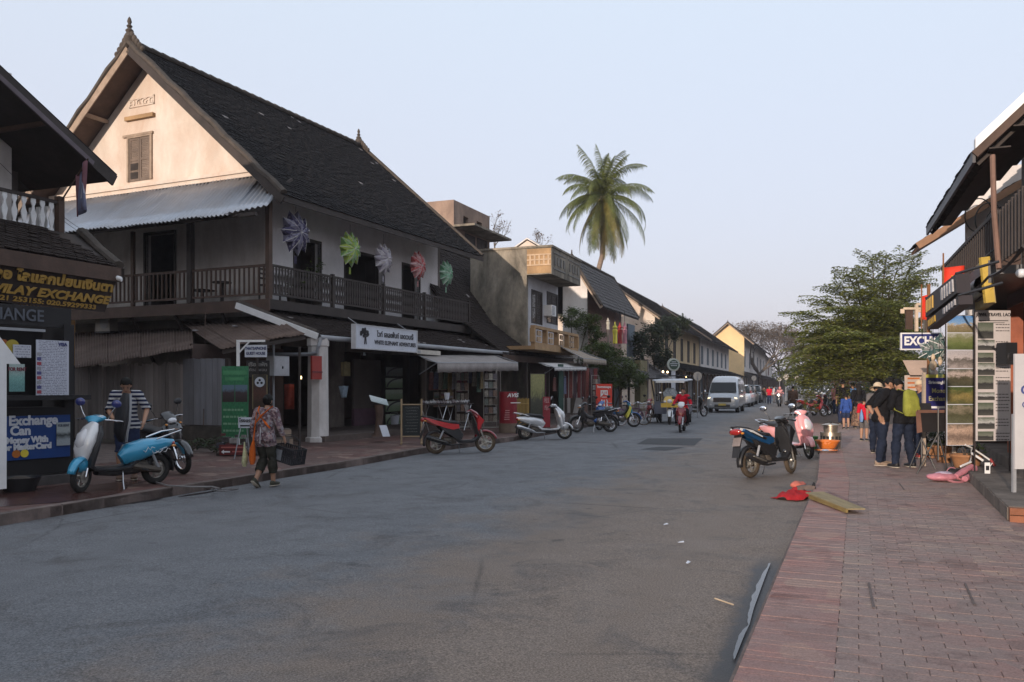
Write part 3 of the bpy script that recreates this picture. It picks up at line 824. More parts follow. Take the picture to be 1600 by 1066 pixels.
GOLD=mat('gold_lettering',(.40,.24,.05),.5,var=.25,vs=6)
SIGNBK=mat('brown_signboard',(.035,.022,.018),.6,var=.3)
WHT=mat('white_lettering',(.62,.64,.68),.6)
s0,s1_=ex(0,446,y=-2.2),ex(168,463,y=-2.2)
zt_s,zb_s=ex(165,429,y=-2.2).z,ex(150,486,y=-2.2).z
sg=thing('exchange_signboard','dark signboard with gold Lao lettering and VILAY EXCHANGE under the left awning','sign',tuple(lmat(E_) @ Vector((s1_.x,-2.2,0))),R(68.5))
b=MB();b.slab([(-3.6,.05,zb_s),(-.02,.05,zb_s),(.16,-.12,zt_s),(-3.6,-.12,zt_s)],(0,.04,0));b.build('board',SIGNBK,sg)
tl=R(90+15)
txt('\u0e25\u0e2d \u0e44\u0e25\u0e41\u0e25\u0e01\u0e1b\u0e48\u0e22\u0e19\u0e40\u0e07\u0e34\u0e19\u0e15\u0e32',.24,GOLD,sg,(.04,-.11,zt_s-.27),(tl,0,0),fit=2.5,align='RIGHT',bold=.012,ext=.008)
txt('VILAY EXCHANGE',.215,GOLD,sg,(-.02,-.05,zb_s+.22),(tl,0,0),fit=2.45,align='RIGHT',bold=.009,ext=.008,shear=.2)
txt('021 253155: 020.59299333',.12,GOLD,sg,(-.25,.02,zb_s+.07),(tl,0,0),fit=2.1,align='RIGHT',bold=.004)

def brot(o,x,y):return tuple(lmat(o) @ Vector((x,y,0)))
# booth: its own frame, a little more frontal than the street
bp=G(113,741,.12)
B_=thing('exchange_booth','black money exchange booth with counter shelf and blue lower panel','booth',(bp.x,bp.y,0),R(58))
BLK=mat('booth_black',(.014,.013,.014),.55,var=.3)
b=MB();b.box(-5,.12,-.15,3,0,.14);b.build('plinth',mat('plinth_concrete',(.09,.08,.078),.9,var=.3,vs=3,bump=.3),B_)
b=MB();b.box(-5,.02,.0,.12,.16,1.2);b.box(-.07,0,.12,3,.16,2.74);b.box(-5,0,.03,.12,2.45,2.76);b.box(-.14,.02,-.02,.12,1.2,2.5);b.build('front',BLK,B_)
b=MB();b.box(-5,-.2,.5,.56,1.2,2.45);b.build('back_board',BLK,B_)
def bb(px,py,y=0):return onp(B_,px,py,y=y)
cz=bb(60,620,-.2).z
b=MB();b.box(-5,.12,-.32,.02,cz-.05,cz+.02);b.build('counter',BLK,B_)
b=MB();q=bb(70,517,-.03);b.box(-5,q.x,-.05,.03,q.z-.02,q.z+.02);b.build('light_bar',GREYP,B_)
q=bb(70,495,-.02);txt('EXCHANGE',.25,mat('dim_grey_letter',(.09,.10,.12),.6),B_,(q.x,.0,q.z),align='RIGHT',bold=.004,sx=.9)
PANBL=mat('blue_print',(.012,.05,.20),.45,var=.1)
p0,p1=bb(109,648,-.02),bb(109,713,-.02)
b=MB();b.box(-4.5,p0.x,-.03,0,p1.z,p0.z);pan=b.build('blue_panel',PANBL,B_)
for t_,s_,px,py in (('Money Exchange',.20,90,656),('You Can',.19,48,673),('Send Money With',.125,75,686),('Visa or MasterCard',.12,80,696)):
    q=bb(px,py,-.03);txt(t_,s_,WHT,pan,(q.x,-.034,q.z),align='RIGHT',bold=.008,sx=.98)
q=bb(33,709,-.04)
for dx,c in ((-.07,(.5,.16,.03)),(.05,(.75,.6,.06))):
    b=MB();b.lathe([(0,-.005),(.06,-.005),(.06,.005),(0,.005)],(q.x+dx,-.036-(dx>0)*.004,q.z),20,'y');b.build('card_disc',mat('disc_%d' % int(dx*100+20),c,.5),pan)

# printed sheets: text rows and pictures as flat print
def m_print(name,paper,ink,rows=26,cols=5,band=None):
    s=NB(name);co=s.coord((1,1,1),'Generated')
    sp=s.n('SeparateXYZ');s.l(co,sp.inputs[0])
    def mth(op,a,b_=0):
        nd=s.n('Math',operation=op)
        for i,v in enumerate((a,b_)):
            if hasattr(v,'links'):s.l(v,nd.inputs[i])
            else:nd.inputs[i].default_value=v
        return nd.outputs[0]
    fr_=mth('FRACT',mth('MULTIPLY',sp.outputs[2],rows))
    row=mth('LESS_THAN',fr_,.55)
    mp=s.n('Mapping');mp.inputs['Scale'].default_value=(cols*9,1,rows);s.l(co,mp.inputs[0])
    nz=s.noise(mp.outputs[0],1.0,2);wd=mth('GREATER_THAN',nz,.47)
    mg=mth('MULTIPLY',mth('GREATER_THAN',sp.outputs[0],.07),mth('LESS_THAN',sp.outputs[0],.93))
    k=mth('MULTIPLY',mth('MULTIPLY',row,wd),mg)
    c=s.mix(s.ramp(s.noise(co,3),[(.3,0),(.7,.25)]),paper,cl(paper,.75))
    c=s.mix(mth('MULTIPLY',k,.75),c,ink)
    if band:
        c=s.mix(mth('GREATER_THAN',sp.outputs[2],band[0]),c,band[1])
    s.l(c,s.b.inputs['Base Color']);s.b.inputs['Roughness'].default_value=.6
    MATS[name]=s.m;return s.m
def m_photo(name,stops,contrast=.6,seed=0,scale=4):
    s=NB(name);co=s.coord((1,1,1),'Generated');sp=s.n('SeparateXYZ');s.l(co,sp.inputs[0])
    mp=s.n('Mapping');mp.inputs['Location'].default_value=(seed,seed*.7,seed*1.3);s.l(co,mp.inputs[0])
    nz=s.noise(mp.outputs[0],scale,6,.7,.5)
    a=s.n('Math',operation='MULTIPLY_ADD');s.l(nz,a.inputs[0]);a.inputs[1].default_value=contrast
    b_=s.n('Math',operation='ADD');s.l(sp.outputs[2],b_.inputs[0]);b_.inputs[1].default_value=-contrast/2;s.l(b_.outputs[0],a.inputs[2])
    c=s.ramp(a.outputs[0],stops)
    c=s.mix(.6,c,s.ramp(s.noise(mp.outputs[0],scale*6,4),[(.3,.5),(.7,1.5)]),'MULTIPLY')
    s.l(c,s.b.inputs['Base Color']);s.b.inputs['Roughness'].default_value=.45
    MATS[name]=s.m;return s.m
def sheet_on(root,name,label,cat,pxs,y,m,t=.012,group=None,face=-1,toplevel=True,depth=None):
    """flat printed board whose corners (left, top, right, bottom photo pixels) are read on root's plane y"""
    l_,t_,r_,b_=pxs
    a,c=onp(root,l_,(t_+b_)/2,y=y),onp(root,r_,(t_+b_)/2,y=y)
    zt_=onp(root,(l_+r_)/2,t_,y=y).z;zb_=onp(root,(l_+r_)/2,b_,y=y).z
    x0,x1=sorted((a.x,c.x));w_=x1-x0;h_=zt_-zb_
    bx=MB();bx.box(-w_/2,w_/2,-t,0,0,h_)
    o=bx.build(name,m,None if toplevel else root)
    if toplevel:
        o.location=lmat(root) @ Vector(((x0+x1)/2,y,zb_));o.rotation_euler=root.rotation_euler;tag(o,label,cat,group)
    else:o.location=((x0+x1)/2,y,zb_)
    o['wh']=(w_,h_)
    return o
rate=sheet_on(B_,'rate_sheet','tall white exchange rate sheet with flag column in the booth window','poster',(56,532,107,618),-.03,m_print('rate_print',(.50,.52,.60),(.12,.12,.16),34,3))
w_,h_=rate['wh']
for k in range(9):
    b=MB();zz=.03+k*.085*h_/1.0
    b.box(-w_/2+.01,-w_/2+.075,-.018,-.013,zz,zz+.05);b.build('flag_print',mat('flag_%d' % (k % 3),[(.35,.06,.08),(.08,.08,.22),(.3,.3,.33)][k % 3],.6),rate)
txt('VISA',.07,mat('navy_ink',(.03,.04,.15),.5),rate,(w_/2-.1,-.016,h_-.06),bold=.002)
note=sheet_on(B_,'paper_note','small white paper note left of the rate sheet','poster',(20,539,48,559),-.03,m_print('note_print',(.48,.5,.56),(.15,.15,.2),5,2))
rent=sheet_on(B_,'rent_notice','green FOR RENT notice taped inside the booth window','poster',(14,569,38,612),-.03,m_photo('rent_print',[(.2,(.12,.27,.26)),(.5,(.18,.36,.33)),(.8,(.34,.42,.4))],.2,2))
txt('FOR RENT',.075,mat('maroon_ink',(.18,.03,.05),.5),rent,(0,-.016,rent['wh'][1]-.08),sx=.75,bold=.002)
rent2=sheet_on(B_,'rent_notice','white FOR RENT notice with a motorbike picture on the blue panel','poster',(88,660,109,696),-.045,m_photo('rent_print2',[(.25,(.32,.36,.38)),(.45,(.03,.04,.04)),(.6,(.36,.4,.4))],.25,5))
txt('FOR RENT',.055,mat('grey_ink',(.12,.14,.18),.5),rent2,(0,-.016,rent2['wh'][1]-.05),sx=.7,bold=.002)
q=bb(8,560,-.9);ar=thing('arrow_sign','white arrow board pointing upward, cut by the left frame edge','sign',tuple(lmat(B_) @ Vector((q.x,-.9,0))),R(58))
b=MB();q2=bb(8,545,-.9);q3=bb(30,569,-.9)
b.prism([(-.55,.1),(.02,.1),(.02,q3.z),(q3.x-q.x+.02,q3.z),(-.26,q2.z+.42),(-.95,q3.z),(-.55,q3.z)],0,.03,'y');b.build('board',WHITEP,ar)
b=MB();b.box(-.4,-.15,.03,.06,0,1.2);b.build('stand',GREYP,ar)
yl=thing('yellow_disc_sticker','yellow round payment sticker behind the paper note','sticker',tuple(lmat(B_) @ Vector((bb(20,541,-.02).x,-.012,bb(20,541,-.02).z))),R(58))
b=MB();b.lathe([(0,0),(.1,0),(.1,.006),(0,.006)],(0,0,0),20,'y');b.build('disc',mat('disc_y',(.38,.30,.04),.5),yl)
b=MB();b.lathe([(0,0),(.1,0),(.1,.006),(0,.006)],(-.13,.008,.0),20,'y');b.build('disc',mat('disc_o',(.32,.09,.02),.5),yl)
# camera under the hip, flag on a leaning pole
q=lmat(E_) @ ex(182,433,y=-2.35)
cc=thing('security_camera','small white dome camera under the awning corner','camera',q,0)
b=MB();b.lathe([(0,.16),(.05,.15),(.055,0),(.04,-.02),(0,-.03)],n=12,axis='x');b.v=[(v[0]-.05,v[1],v[2]-.3*v[0]) for v in b.v];b.build('housing',WHITEP,cc,smooth=True)
b=MB();b.lathe([(0,0),(.04,0),(.03,-.03),(0,-.035)],(-.05,0,.02),10,'x');b.build('lens',BLACKM,cc,smooth=True)
b=MB();b.box(-.01,.01,-.01,.01,.04,.2);b.build('bracket',BLACKM,cc)
fl=thing('house_flag','limp red, blue and white flag on a leaning pole from the left balcony','flag',tuple(lmat(E_) @ Vector((0,0,5.5))),R(68.5))
ptop=ex(138,248,y=-.9)-Vector((0,0,5.5));pt0=Vector((0,-.03,0))
b=MB();b.tube([pt0,ptop],.018,6);b.build('pole',WOOD_B,fl)
FLAGM=mat('faded_red_cloth',(.20,.09,.11),.85,var=.2);FLAGB=mat('faded_blue_cloth',(.16,.17,.26),.85,var=.2);FLAGW=mat('pale_cloth',(.42,.42,.48),.85)
n,m2=10,8;vs=[];b=MB();e0=ptop*.98;e1=ptop*.62
for i in range(n+1):
    for j in range(m2+1):
        t,v=i/n,j/m2;top=e0.lerp(e1,t);vs.append(tuple(top+Vector((-.05*math.sin(t*7),.10*math.sin(t*9+v)*(v+.2),-1.02*v*(1-.12*t)))) if 1 else 0)
vs=[(v[0]*1.0+(0.10 if i % (m2+1)>m2/2 else 0)*0,v[1],v[2]) for i,v in enumerate(vs)]
for i in range(n):
    for j in range(m2):
        b.cur=0 if i in (0,1,8,9) else 1
        q_=i*(m2+1)+j;b.f.append((q_,q_+1,q_+m2+2,q_+m2+1));b.mi.append(b.cur)
b.v=vs
# a pale disc in the middle band
for k_,f in enumerate(b.f):
    i,j=divmod(k_,m2)
    if 3 <= i <= 6 and 2 <= j <= 4:b.mi[k_]=2
o=b.build('cloth',[FLAGM,FLAGB,FLAGW],fl,smooth='all',fix=False);o.modifiers.new('s','SOLIDIFY').thickness=.004

# plastered outbuilding seen through the gap between the booth and the big house
o=thing('rear_outbuilding','ochre walled outbuilding glimpsed between the left booth and the big house','building',(-24.0,29.5,0),0)
b=MB();b.box(0,8.0,0,5,0,4.6);b.build('wall',mat('ochre_wall',(.55,.32,.12),.9,var=.2),o)
b=MB();b.slab([(-.4,-.6,4.5),(8.2,-.6,4.5),(8.2,5.2,5.6),(-.4,5.2,5.6)],(0,0,.12));b.build('roof',TILE_M,o)
b=MB();b.box(2,3.4,-.05,0,1.2,2.6);b.build('window',WOOD_D,o)
# ------------------------------------------------------------------ low tiled shop next door
def root_at(name,label,cat,v,rz):return thing(name,label,cat,(v.x,v.y,0),rz)
def angle(a,b):return math.atan2(b.y-a.y,b.x-a.x)
A,B2=LP(790,549,3.0),LP(896,566,3.0)
C=root_at('tiled_shop','low open shop under a long brown tiled roof beside the big white shophouse','building',A,angle(A,B2))
LC=(B2.xy-A.xy).length;zc=(A.z+B2.z)/2
def cx(px,py,**k):return onp(C,px,py,**k)
tp=cx(764,416,x=LC);kn=cx(838,520,x=LC)
XN=cx(706,505,y=kn.y).x
b=MB()
for (y0,z0,y1,z1) in ((0,zc,kn.y,kn.z),(kn.y,kn.z,tp.y,tp.z)):b.slab([(XN if y0 else-.1,y0,z0-.09),(LC,y0,z0-.09),(LC,y1,z1-.09),(XN if y0 else-.1,y1,z1-.09)],(0,0,.07))
b.slab([(XN,tp.y,tp.z-.09),(LC,tp.y,tp.z-.09),(LC,tp.y+4,tp.z-2.5),(XN,tp.y+4,tp.z-2.5)],(0,0,.07));b.build('roof',WOOD_D,C)
for (y0,z0,y1,z1,x0) in ((0,zc,kn.y,kn.z,-.3),(kn.y,kn.z,tp.y,tp.z,XN)):
    s_=Vector((0,y1-y0,z1-z0));tile_roof(C,(x0,y0-.02,z0),(1,0,0),s_,LC-x0,s_.length,.24,.16,[TILE_M,TILE_P],single=0 if y0 else 120,pale=.001)
b=MB();b.sweep([(LC,0,zc+.08),(LC,kn.y,kn.z+.08),(LC,tp.y,tp.z+.08)],(.11,.08),n=7,side=(1,0,0));b.sweep([(XN,tp.y,tp.z+.06),(LC,tp.y,tp.z+.06)],(.11,.1),n=7);b.build('verge_mortar',MORTAR,C,smooth=True)
b=MB();b.box(-.3,LC,-.03,.03,zc-.3,zc-.05);b.build('fascia',WOOD_B,C)
b=MB();b.box(0,LC,4.2,4.3,0,5);b.box(-.1,0,.8,4.2,0,3.2);b.box(LC-.1,LC,.8,5,0,3.0);b.prism([(.8,2.4),(kn.y,kn.z-.1),(tp.y,tp.z-.1),(tp.y,2.4)],LC-.1,LC,'x');b.box(5.6,5.7,.9,4.2,0,3);b.build('shop_wall',DARK2,C)
b=MB();b.box(-.2,LC+.1,.2,4.2,-.02,.12);b.build('floor_slab',MATS['worn_concrete_step'],C)
for x in (.1,3.4,6.6,LC-.3):
    b=MB();b.box(x-.06,x+.06,.25,.37,.1,zc-.05);b.build('post',WOOD_G,C)

def awning(name,label,c4,m,val=.22,d_top=2.1,d_bot=.7,cat='awning'):
    """c4: photo corners top left, top right, bottom right, bottom left; own posts or brackets reach back to the wall"""
    tl_,tr_,br_,bl_=LP(*c4[0],d_top),LP(*c4[1],d_top),LP(*c4[2],d_bot),LP(*c4[3],d_bot)
    o=thing(name,label,cat,(bl_.x,bl_.y,0),angle(bl_,br_));Mi=lmat(o).inverted();q=[Mi @ v for v in (tl_,tr_,br_,bl_)]
    mb=MB();n=10;vs=[]
    for i in range(n+1):
        for j in range(5):
            t,s_=i/n,j/4;v=q[3].lerp(q[2],t).lerp(q[0].lerp(q[1],t),s_);vs.append(tuple(v+Vector((0,0,-.05*math.sin(math.pi*s_)*(1+.4*math.sin(t*19))))))
    mb.add(vs,[(i*5+j,i*5+j+1,i*5+j+6,i*5+j+5) for i in range(n) for j in range(4)])
    oo=mb.build('canvas',m,o,smooth='all',fix=False);oo.modifiers.new('s','SOLIDIFY').thickness=.006
    if val:
        mb=MB();vs=[];n=40
        for i in range(n+1):
            t=i/n;v=q[3].lerp(q[2],t);k=.02*math.sin(t*60) ;vs += [tuple(v+Vector((0,-.01,0))),tuple(v+Vector((0,-.02+k,-val+.03*abs(math.sin(t*26)))))]
        mb.add(vs,[(2*i,2*i+1,2*i+3,2*i+2) for i in range(n)])
        oo=mb.build('valance',m,o,smooth='all',fix=False);oo.modifiers.new('s','SOLIDIFY').thickness=.006
    mb=MB();mb.tube([q[3],q[2]],.018);mb.tube([q[0],q[3]],.018);mb.tube([q[1],q[2]],.018);mb.tube([q[0]+Vector((0,0,-.6)),q[3]],.015);mb.tube([q[1]+Vector((0,0,-.6)),q[2]],.015)
    mb.build('frame',GREYP,o,smooth=True)
    return o
awning('canvas_awning','wide grey canvas awning over the shop tables behind the red scooter',[(655,556),(772,554),(809,567),(683,567)],AWN_G,.3,3.4,1.4)
awning('canvas_awning','small pale awning above the silver scooter',[(842,567),(905,568),(916,574),(866,574)],AWN_W,.16,1.9,.9)
awning('canvas_awning','tan canvas awning with short valance beside the green bush',[(868,537),(905,548),(947,563),(911,560)],AWN_T,.25,2.4,.9)

# ------------------------------------------------------------------ stained concrete house with terrace box
A=LP(862,386,2.2);B3=LP(907,406,2.2)
D=root_at('concrete_house','stained concrete house with boxy roof terrace, panel coloured as sunlit and window air conditioner','building',A,angle(A,B3))
def dx(px,py,**k):return onp(D,px,py,**k)
LD=(B3.xy-A.xy).length;zt=A.z;zb=dx(862,428,y=0).z
yw=dx(823,420,x=0).y;yl=dx(735,400,x=0).y
b=MB();b.box(0,LD,0,.12,zb,zt);b.box(0,.12,.12,yw,zb,zt);b.box(LD-.12,LD,.12,yw,zb,zt);b.box(.12,LD-.12,.12,yw,zb,zb+.15);b.build('terrace_box',CONC,D)
b=MB();b.box(-.02,0,.03,yw-.02,zb+.05,zt-.04);b.build('sunlit_facing',CONC_O,D)  # orange sunlight on the near side, laid on as a coloured sheet
b=MB();ym=yw/2;zm=(zt+zb)/2+.05
for k in range(5):b.box(-.05,-.02,ym-.48+k*.21,ym-.40+k*.21,zm-.22,zm+.22)
for zz in (-.25,-.02,.2):b.box(-.055,-.02,ym-.55,ym+.55,zm+zz,zm+zz+.06)
b.build('lattice_ornament',mat('pale_ochre',(.5,.36,.24),.9),D)
for k in range(2):
    x0=.25+k*LD/2;b=MB();b.box(x0,x0+LD/2-.5,-.03,0,zb+.25,zb+.32);b.box(x0,x0+LD/2-.5,-.03,0,zt-.22,zt-.16)
    for j in range(4):b.box(x0+.15+j*.45,x0+.33+j*.45,-.04,0,zb+.45,zt-.35)
    b.build('panel_ornament',mat('grey_concrete_trim',(.2,.19,.175),.9,var=.3,vs=3),D)
b=MB();b.box(-.06,LD+.05,-.06,.2,zt,zt+.09);b.box(-.06,.2,.2,yl+.1,zt,zt+.09);b.build('coping',CONC,D)
b=MB();b.box(0,.2,yw,yl,0,zt);b.box(.2,LD,yl-.2,yl,0,zt);b.box(.2,LD,yw+.2,yl-.2,zb,zb+.1);b.build('side_wall',CONC,D)
ho=[]
for a,c,t_,z_ in ((831,846,455,505),(855,870,458,505)):
    ho.append((dx(a,480,y=yw).x,dx(c,480,y=yw).x,dx(a,z_,y=yw).z,dx(a,t_,y=yw).z))
b=MB();b.box(.2,LD,yw+.6,yw+.8,0,3.0);b.build('shop_front_wall',DARK2,D)
b=MB();wall(b,'x',.2,LD,3.0,zb+.1,yw,yw+.2,ho);b.build('street_wall',mat('white_blue_plaster',(.5,.5,.53),.9,var=.12,stain=((.25,.23,.2),1,.35)),D)
for h in ho:shutter(D,'x',*h,yw,WOOD_D,name='window')
ac=dx(856,486,y=yw-.1)
b=MB();b.box(ac.x-.35,ac.x+.35,yw-.4,yw,ac.z-.25,ac.z+.25);o=b.build('air_conditioner',WHITEP,D)
b=MB()
for k in range(7):b.box(ac.x-.3,ac.x+.1,yw-.415,yw-.4,ac.z-.2+k*.06,ac.z-.17+k*.06)
b.build('grille',GREYP,o)
# lower ochre balustrade
t0,t1=dx(836,508,y=-.1),dx(904,519,y=-.1);zl0=dx(836,540,y=-.1).z
b=MB();b.box(t0.x,t1.x,-.1,.1,t0.z-.12,t0.z);b.box(t0.x,t1.x,-.08,.08,zl0,zl0+.15)
for k in range(5):x=t0.x+(t1.x-t0.x)*k/4;b.box(x-.09,x+.09,-.1,.1,zl0+.15,t0.z-.12)
b.build('terrace_rail',CONC_O,D)
for k in range(4):
    b=MB();x=t0.x+(t1.x-t0.x)*(k+.5)/4
    for zz in (.2,.45):b.box(x-.22,x-.05,-.04,.04,zl0+zz,zl0+zz+.2);b.box(x+.05,x+.22,-.04,.04,zl0+zz,zl0+zz+.2)
    b.build('balustrade_block',mat('pale_ochre',(.5,.36,.24),.9),D)
b=MB();b.box(t0.x,t1.x+.3,-.1,yw,zl0-.15,zl0);b.build('lower_terrace',CONC_O,D)
b=MB();b.box(.2,LD,yw+2,yw+2.1,0,zb);b.build('inner_wall',DARK,D)

# concrete tower behind
TW=root_at('concrete_tower','weathered concrete roof tower with flat canopy behind the dark tiled roof','building',P(709,310,47),R(68))
def tx(px,py,**k):return onp(TW,px,py,**k)
z0=3;z1=tx(709,312,y=0).z;xl=tx(765,340,y=0).x;yy=tx(655,320,x=0).y
wh=[(tx(724,340,y=0).x,tx(732,340,y=0).x,tx(728,352,y=0).z,tx(728,339,y=0).z),(tx(745,350,y=0).x,tx(753,350,y=0).x,tx(749,359,y=0).z,tx(749,347,y=0).z),
      (tx(727,380,y=0).x,tx(741,380,y=0).x,z0,tx(735,370,y=0).z),(tx(746,385,y=0).x,tx(760,385,y=0).x,z0,tx(752,376,y=0).z)]
b=MB();wall(b,'x',0,xl,z0,z1,0,.2,wh);b.box(0,.2,.2,yy,z0,z1);b.box(xl-.2,xl,.2,yy,z0,z1);b.box(.2,xl-.2,yy-.2,yy,z0,z1);b.box(.2,xl-.2,.2,yy-.2,z1-.3,z1-.1)
b.build('wall',mat('tower_concrete',(.33,.235,.18),.93,var=.3,vs=.8,bump=.2,stain=((.13,.09,.075),.9,.7)),TW)
zs=tx(709,351,y=0).z;xe=tx(790,372,y=-.9).x
b=MB();b.box(0,xe,-1.3,0,zs-.12,zs);b.box(xl,xe,0,3,zs-.12,zs);b.build('canopy_slab',CONC,TW)
for h in wh[2:]:shutter(TW,'x',h[0],h[1],h[3]-2.1,h[3],0,WOOD_D,name='window',lou=False)
WG=thing('white_gable_peak','small white gable peak rising behind the concrete terrace','building',(P(824,376,62).x,62,0),R(68))
b=MB();z=P(824,376,62).z;b.prism([(-1.6,z-1.0),(-1.5,z-.9),(0,z),(1.5,z-.9),(1.6,z-1.0),(1.5,z-4),(-1.5,z-4)],0,.25,'x');b.build('wall',PLASTER_G,WG)
b=MB();b.slab([(-.1,0,z+.1),(5,0,z+.1),(5,-2,z-1.1),(-.1,-2,z-1.1)],(0,0,.1));b.slab([(-.1,0,z+.1),(5,0,z+.1),(5,2,z-1.1),(-.1,2,z-1.1)],(0,0,.1));b.build('roof',PLASTER,WG)

# ------------------------------------------------------------------ generic street house, open to the street, eave edge at local y = 0
def rowhouse(name,label,A,B,m_wall,m_roof,ridge,ov=1.0,end=.45,wins=(),shm=BLUEGREY,low=None,tile=(.45,.3),m_gable=None,m_side=None,single=0,vm=MORTAR,groundm=DARK2,base_z=0):
    """A, B: near and far eave corners (world); ridge: (y, z) local; wins: (x0, x1, z0, z1); low: (z_wall, z_eave, reach)"""
    o=root_at(name,label,'building',A,angle(A,B));L_=(B.xy-A.xy).length;ze=(A.z+B.z)/2;yr,zr=ridge
    D_=2*yr;sl=(zr-ze)/yr
    def zy(y):return ze+y*sl if y<yr else zr-(y-yr)*sl
    b=MB();wall(b,'x',end,L_-end,2.9,zy(ov)-.12,ov,ov+.2,wins);b.build('street_wall',m_wall,o)
    gz=max(0.0,base_z)
    b=MB()
    poly=[(ov,gz),(ov,zy(ov)-.12),(yr,zr-.15),(D_-ov,zy(ov)-.12),(D_-ov,gz)]
    b.prism(poly,end-.02,end+.18,'x');b.build('gable_wall',m_gable or m_wall,o)
    b=MB();b.prism(poly,L_-end-.18,L_-end+.02,'x');b.build('gable_wall',m_side or m_wall,o)
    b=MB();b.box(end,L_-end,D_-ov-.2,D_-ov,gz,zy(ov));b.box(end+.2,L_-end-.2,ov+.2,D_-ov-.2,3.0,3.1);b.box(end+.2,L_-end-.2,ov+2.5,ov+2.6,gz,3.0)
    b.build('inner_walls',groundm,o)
    n=max(3,int(L_/3.2));st=(L_-2*end)/n
    for k in range(n+1):x=end+k*st;b=MB();b.box(x-.16,x+.16,ov,ov+.25,gz,2.95);b.build('pier',m_wall,o)
    for k in range(n):      # shop openings, some shut with folding doors
        if (k*7+len(name)) % 3==0:
            x=end+k*st+.16;shutter(o,'x',x,x+st-.32,.1,2.6,ov+.12,shm,leaves=4,name='folding_door',lou=False)
    for h in wins:shutter(o,'x',*h,ov,shm,name='window',leaves=2)
    b=MB();gable_roof_deck(b,0,L_,yr,0,D_,zr,ze,.09);b.build('roof',WOOD_D,o)
    S_=Vector((0,yr,zr-ze))
    tile_roof(o,(0,-.03,ze),(1,0,0),S_,L_,S_.length,*tile,m_roof,single=single)
    tile_roof(o,(0,D_,ze),(1,0,0),Vector((0,-yr,zr-ze)),L_,S_.length,.8,.5,m_roof)
    b=MB()
    for xx in (.02,L_-.02):
        for ye in (0,D_):b.sweep([(xx,ye,ze+.05),(xx,(ye+yr)/2,(ze+zr)/2+.02),(xx,yr,zr+.05)],(.14,.1),n=6,side=(1,0,0))
    b.sweep([(0,yr,zr+.05),(L_,yr,zr+.03)],(.14,.12),n=6);b.build('verge_mortar',vm,o)
    b=MB()
    for xx in (-.02,):
        for ye in (0,D_):b.beam((xx,ye,ze-.1),(xx,yr,zr-.1),.2,.04,side=(0,0,1))
    b.build('barge_board',WOOD_L,o)
    for y in (ov,yr*.55,D_-ov,D_-yr*.55):
        b=MB();b.box(0,end,y-.05,y+.05,zy(y)-.24,zy(y)-.12);b.build('purlin',WOOD_B,o)
    if low:
        zw,zl,rc=low
        b=MB();b.slab([(0,ov,zw-.08),(L_,ov,zw-.08),(L_,ov-rc,zl-.08),(0,ov-rc,zl-.08)],(0,0,.06));b.build('awning_deck',WOOD_D,o)
        S_=Vector((0,rc,zw-zl));tile_roof(o,(0,ov-rc-.02,zl),(1,0,0),S_,L_,S_.length,*tile,m_roof)
        x=.2
        while x<L_:b=MB();b.box(x-.06,x+.06,ov-rc+.1,ov-rc+.22,gz,zl);b.build('post',WOOD_B,o);x += 3.0
    finial(o,.05,yr,zr,.5)
    return o
def rr(A,B,px,py,x=0):
    t_=bpy.data.objects.new('tmp',None);t_.location=(A.x,A.y,0);t_.rotation_euler=(0,0,angle(A,B));v=onp(t_,px,py,x=x);bpy.data.objects.remove(t_);return v

# house with white side wall and hanging lanterns
A,B4=LP(940,478,2.5),LP(998,497,2.5);B4.z=A.z
v=rr(A,B4,893,403)
E2=rowhouse('lantern_house','house with grey roof and white side wall beyond the concrete house',A,B4,mat('rosy_plaster',(.30,.19,.16),.9,var=.15),TILE_G,(v.y,v.z),ov=1.0,end=.7,m_gable=PLASTER,tile=(.4,.26),vm=MORTAR,low=None)
# long row house with climbers, then its continuation
A,B5=LP(1046,506,2.5),LP(1112,533,2.5);B5.z=A.z
v=rr(A,B5,929,426)
LF=(B5.xy-A.xy).length
ws=[(1.2+k*(LF-2)/6,1.2+k*(LF-2)/6+1.3,3.9,6.0) for k in range(6)]
F1=rowhouse('row_house','long tiled row house with sunlit gable and climbing plants on its front',A,B5,CREAM,TILE_D,(v.y,v.z),ov=1.3,end=.8,wins=ws,shm=WOOD_D,m_gable=PLASTER_G,low=(3.7,2.75,2.6),tile=(.5,.34))
A2=B5.copy();B6=LP(1153,547,2.5);A2.z=B6.z=B5.z+.1
LG=(B6.xy-A2.xy).length
v2=rr(A2,B6,1062,492)
ws=[(1.2+k*(LG-2)/6,1.2+k*(LG-2)/6+1.5,4.0,6.0) for k in range(6)]
F2=rowhouse('row_house','white row house with blue grey shutters behind the silver van',A2,B6,PLASTER,TILE_D,(v.y*.9,B5.z+(v.z-B5.z)*.92),ov=1.3,end=.4,wins=ws,shm=BLUEGREY,low=(3.7,2.75,2.8),tile=(.6,.4))
# yellow gabled house, then the last ones
A=LP(1178,537,.8);B7=LP(1208,560,.8);B7.z=A.z
v=rr(A,B7,1137,504)
LH=(B7.xy-A.xy).length
ws=[(1.4+k*(LH-3)/6,1.4+k*(LH-3)/6+2.2,4.6,7.2) for k in range(6)]
H1=rowhouse('yellow_house','yellow gabled house with white front beyond the row houses',A,B7,PLASTER,TILE_M,(v.y,v.z),ov=1.6,end=1.2,wins=ws,shm=BLUEGREY,m_gable=YELLOW,low=(3.9,2.9,2.6),tile=(.9,.6))
A=LP(1207,563,0.8);B8=LP(1214,571,.8);B8.z=A.z
H2=rowhouse('end_house','pale house with maroon shutter at the far end of the row',A,B8,PLASTER,TILE_M,(6.5,A.z+4),ov=1.2,end=.6,wins=[(4,8,4,6)],shm=mat('maroon_shutter',(.11,.03,.03),.7),m_gable=PLASTER,low=(3.6,2.8,2.5),tile=(.9,.6))

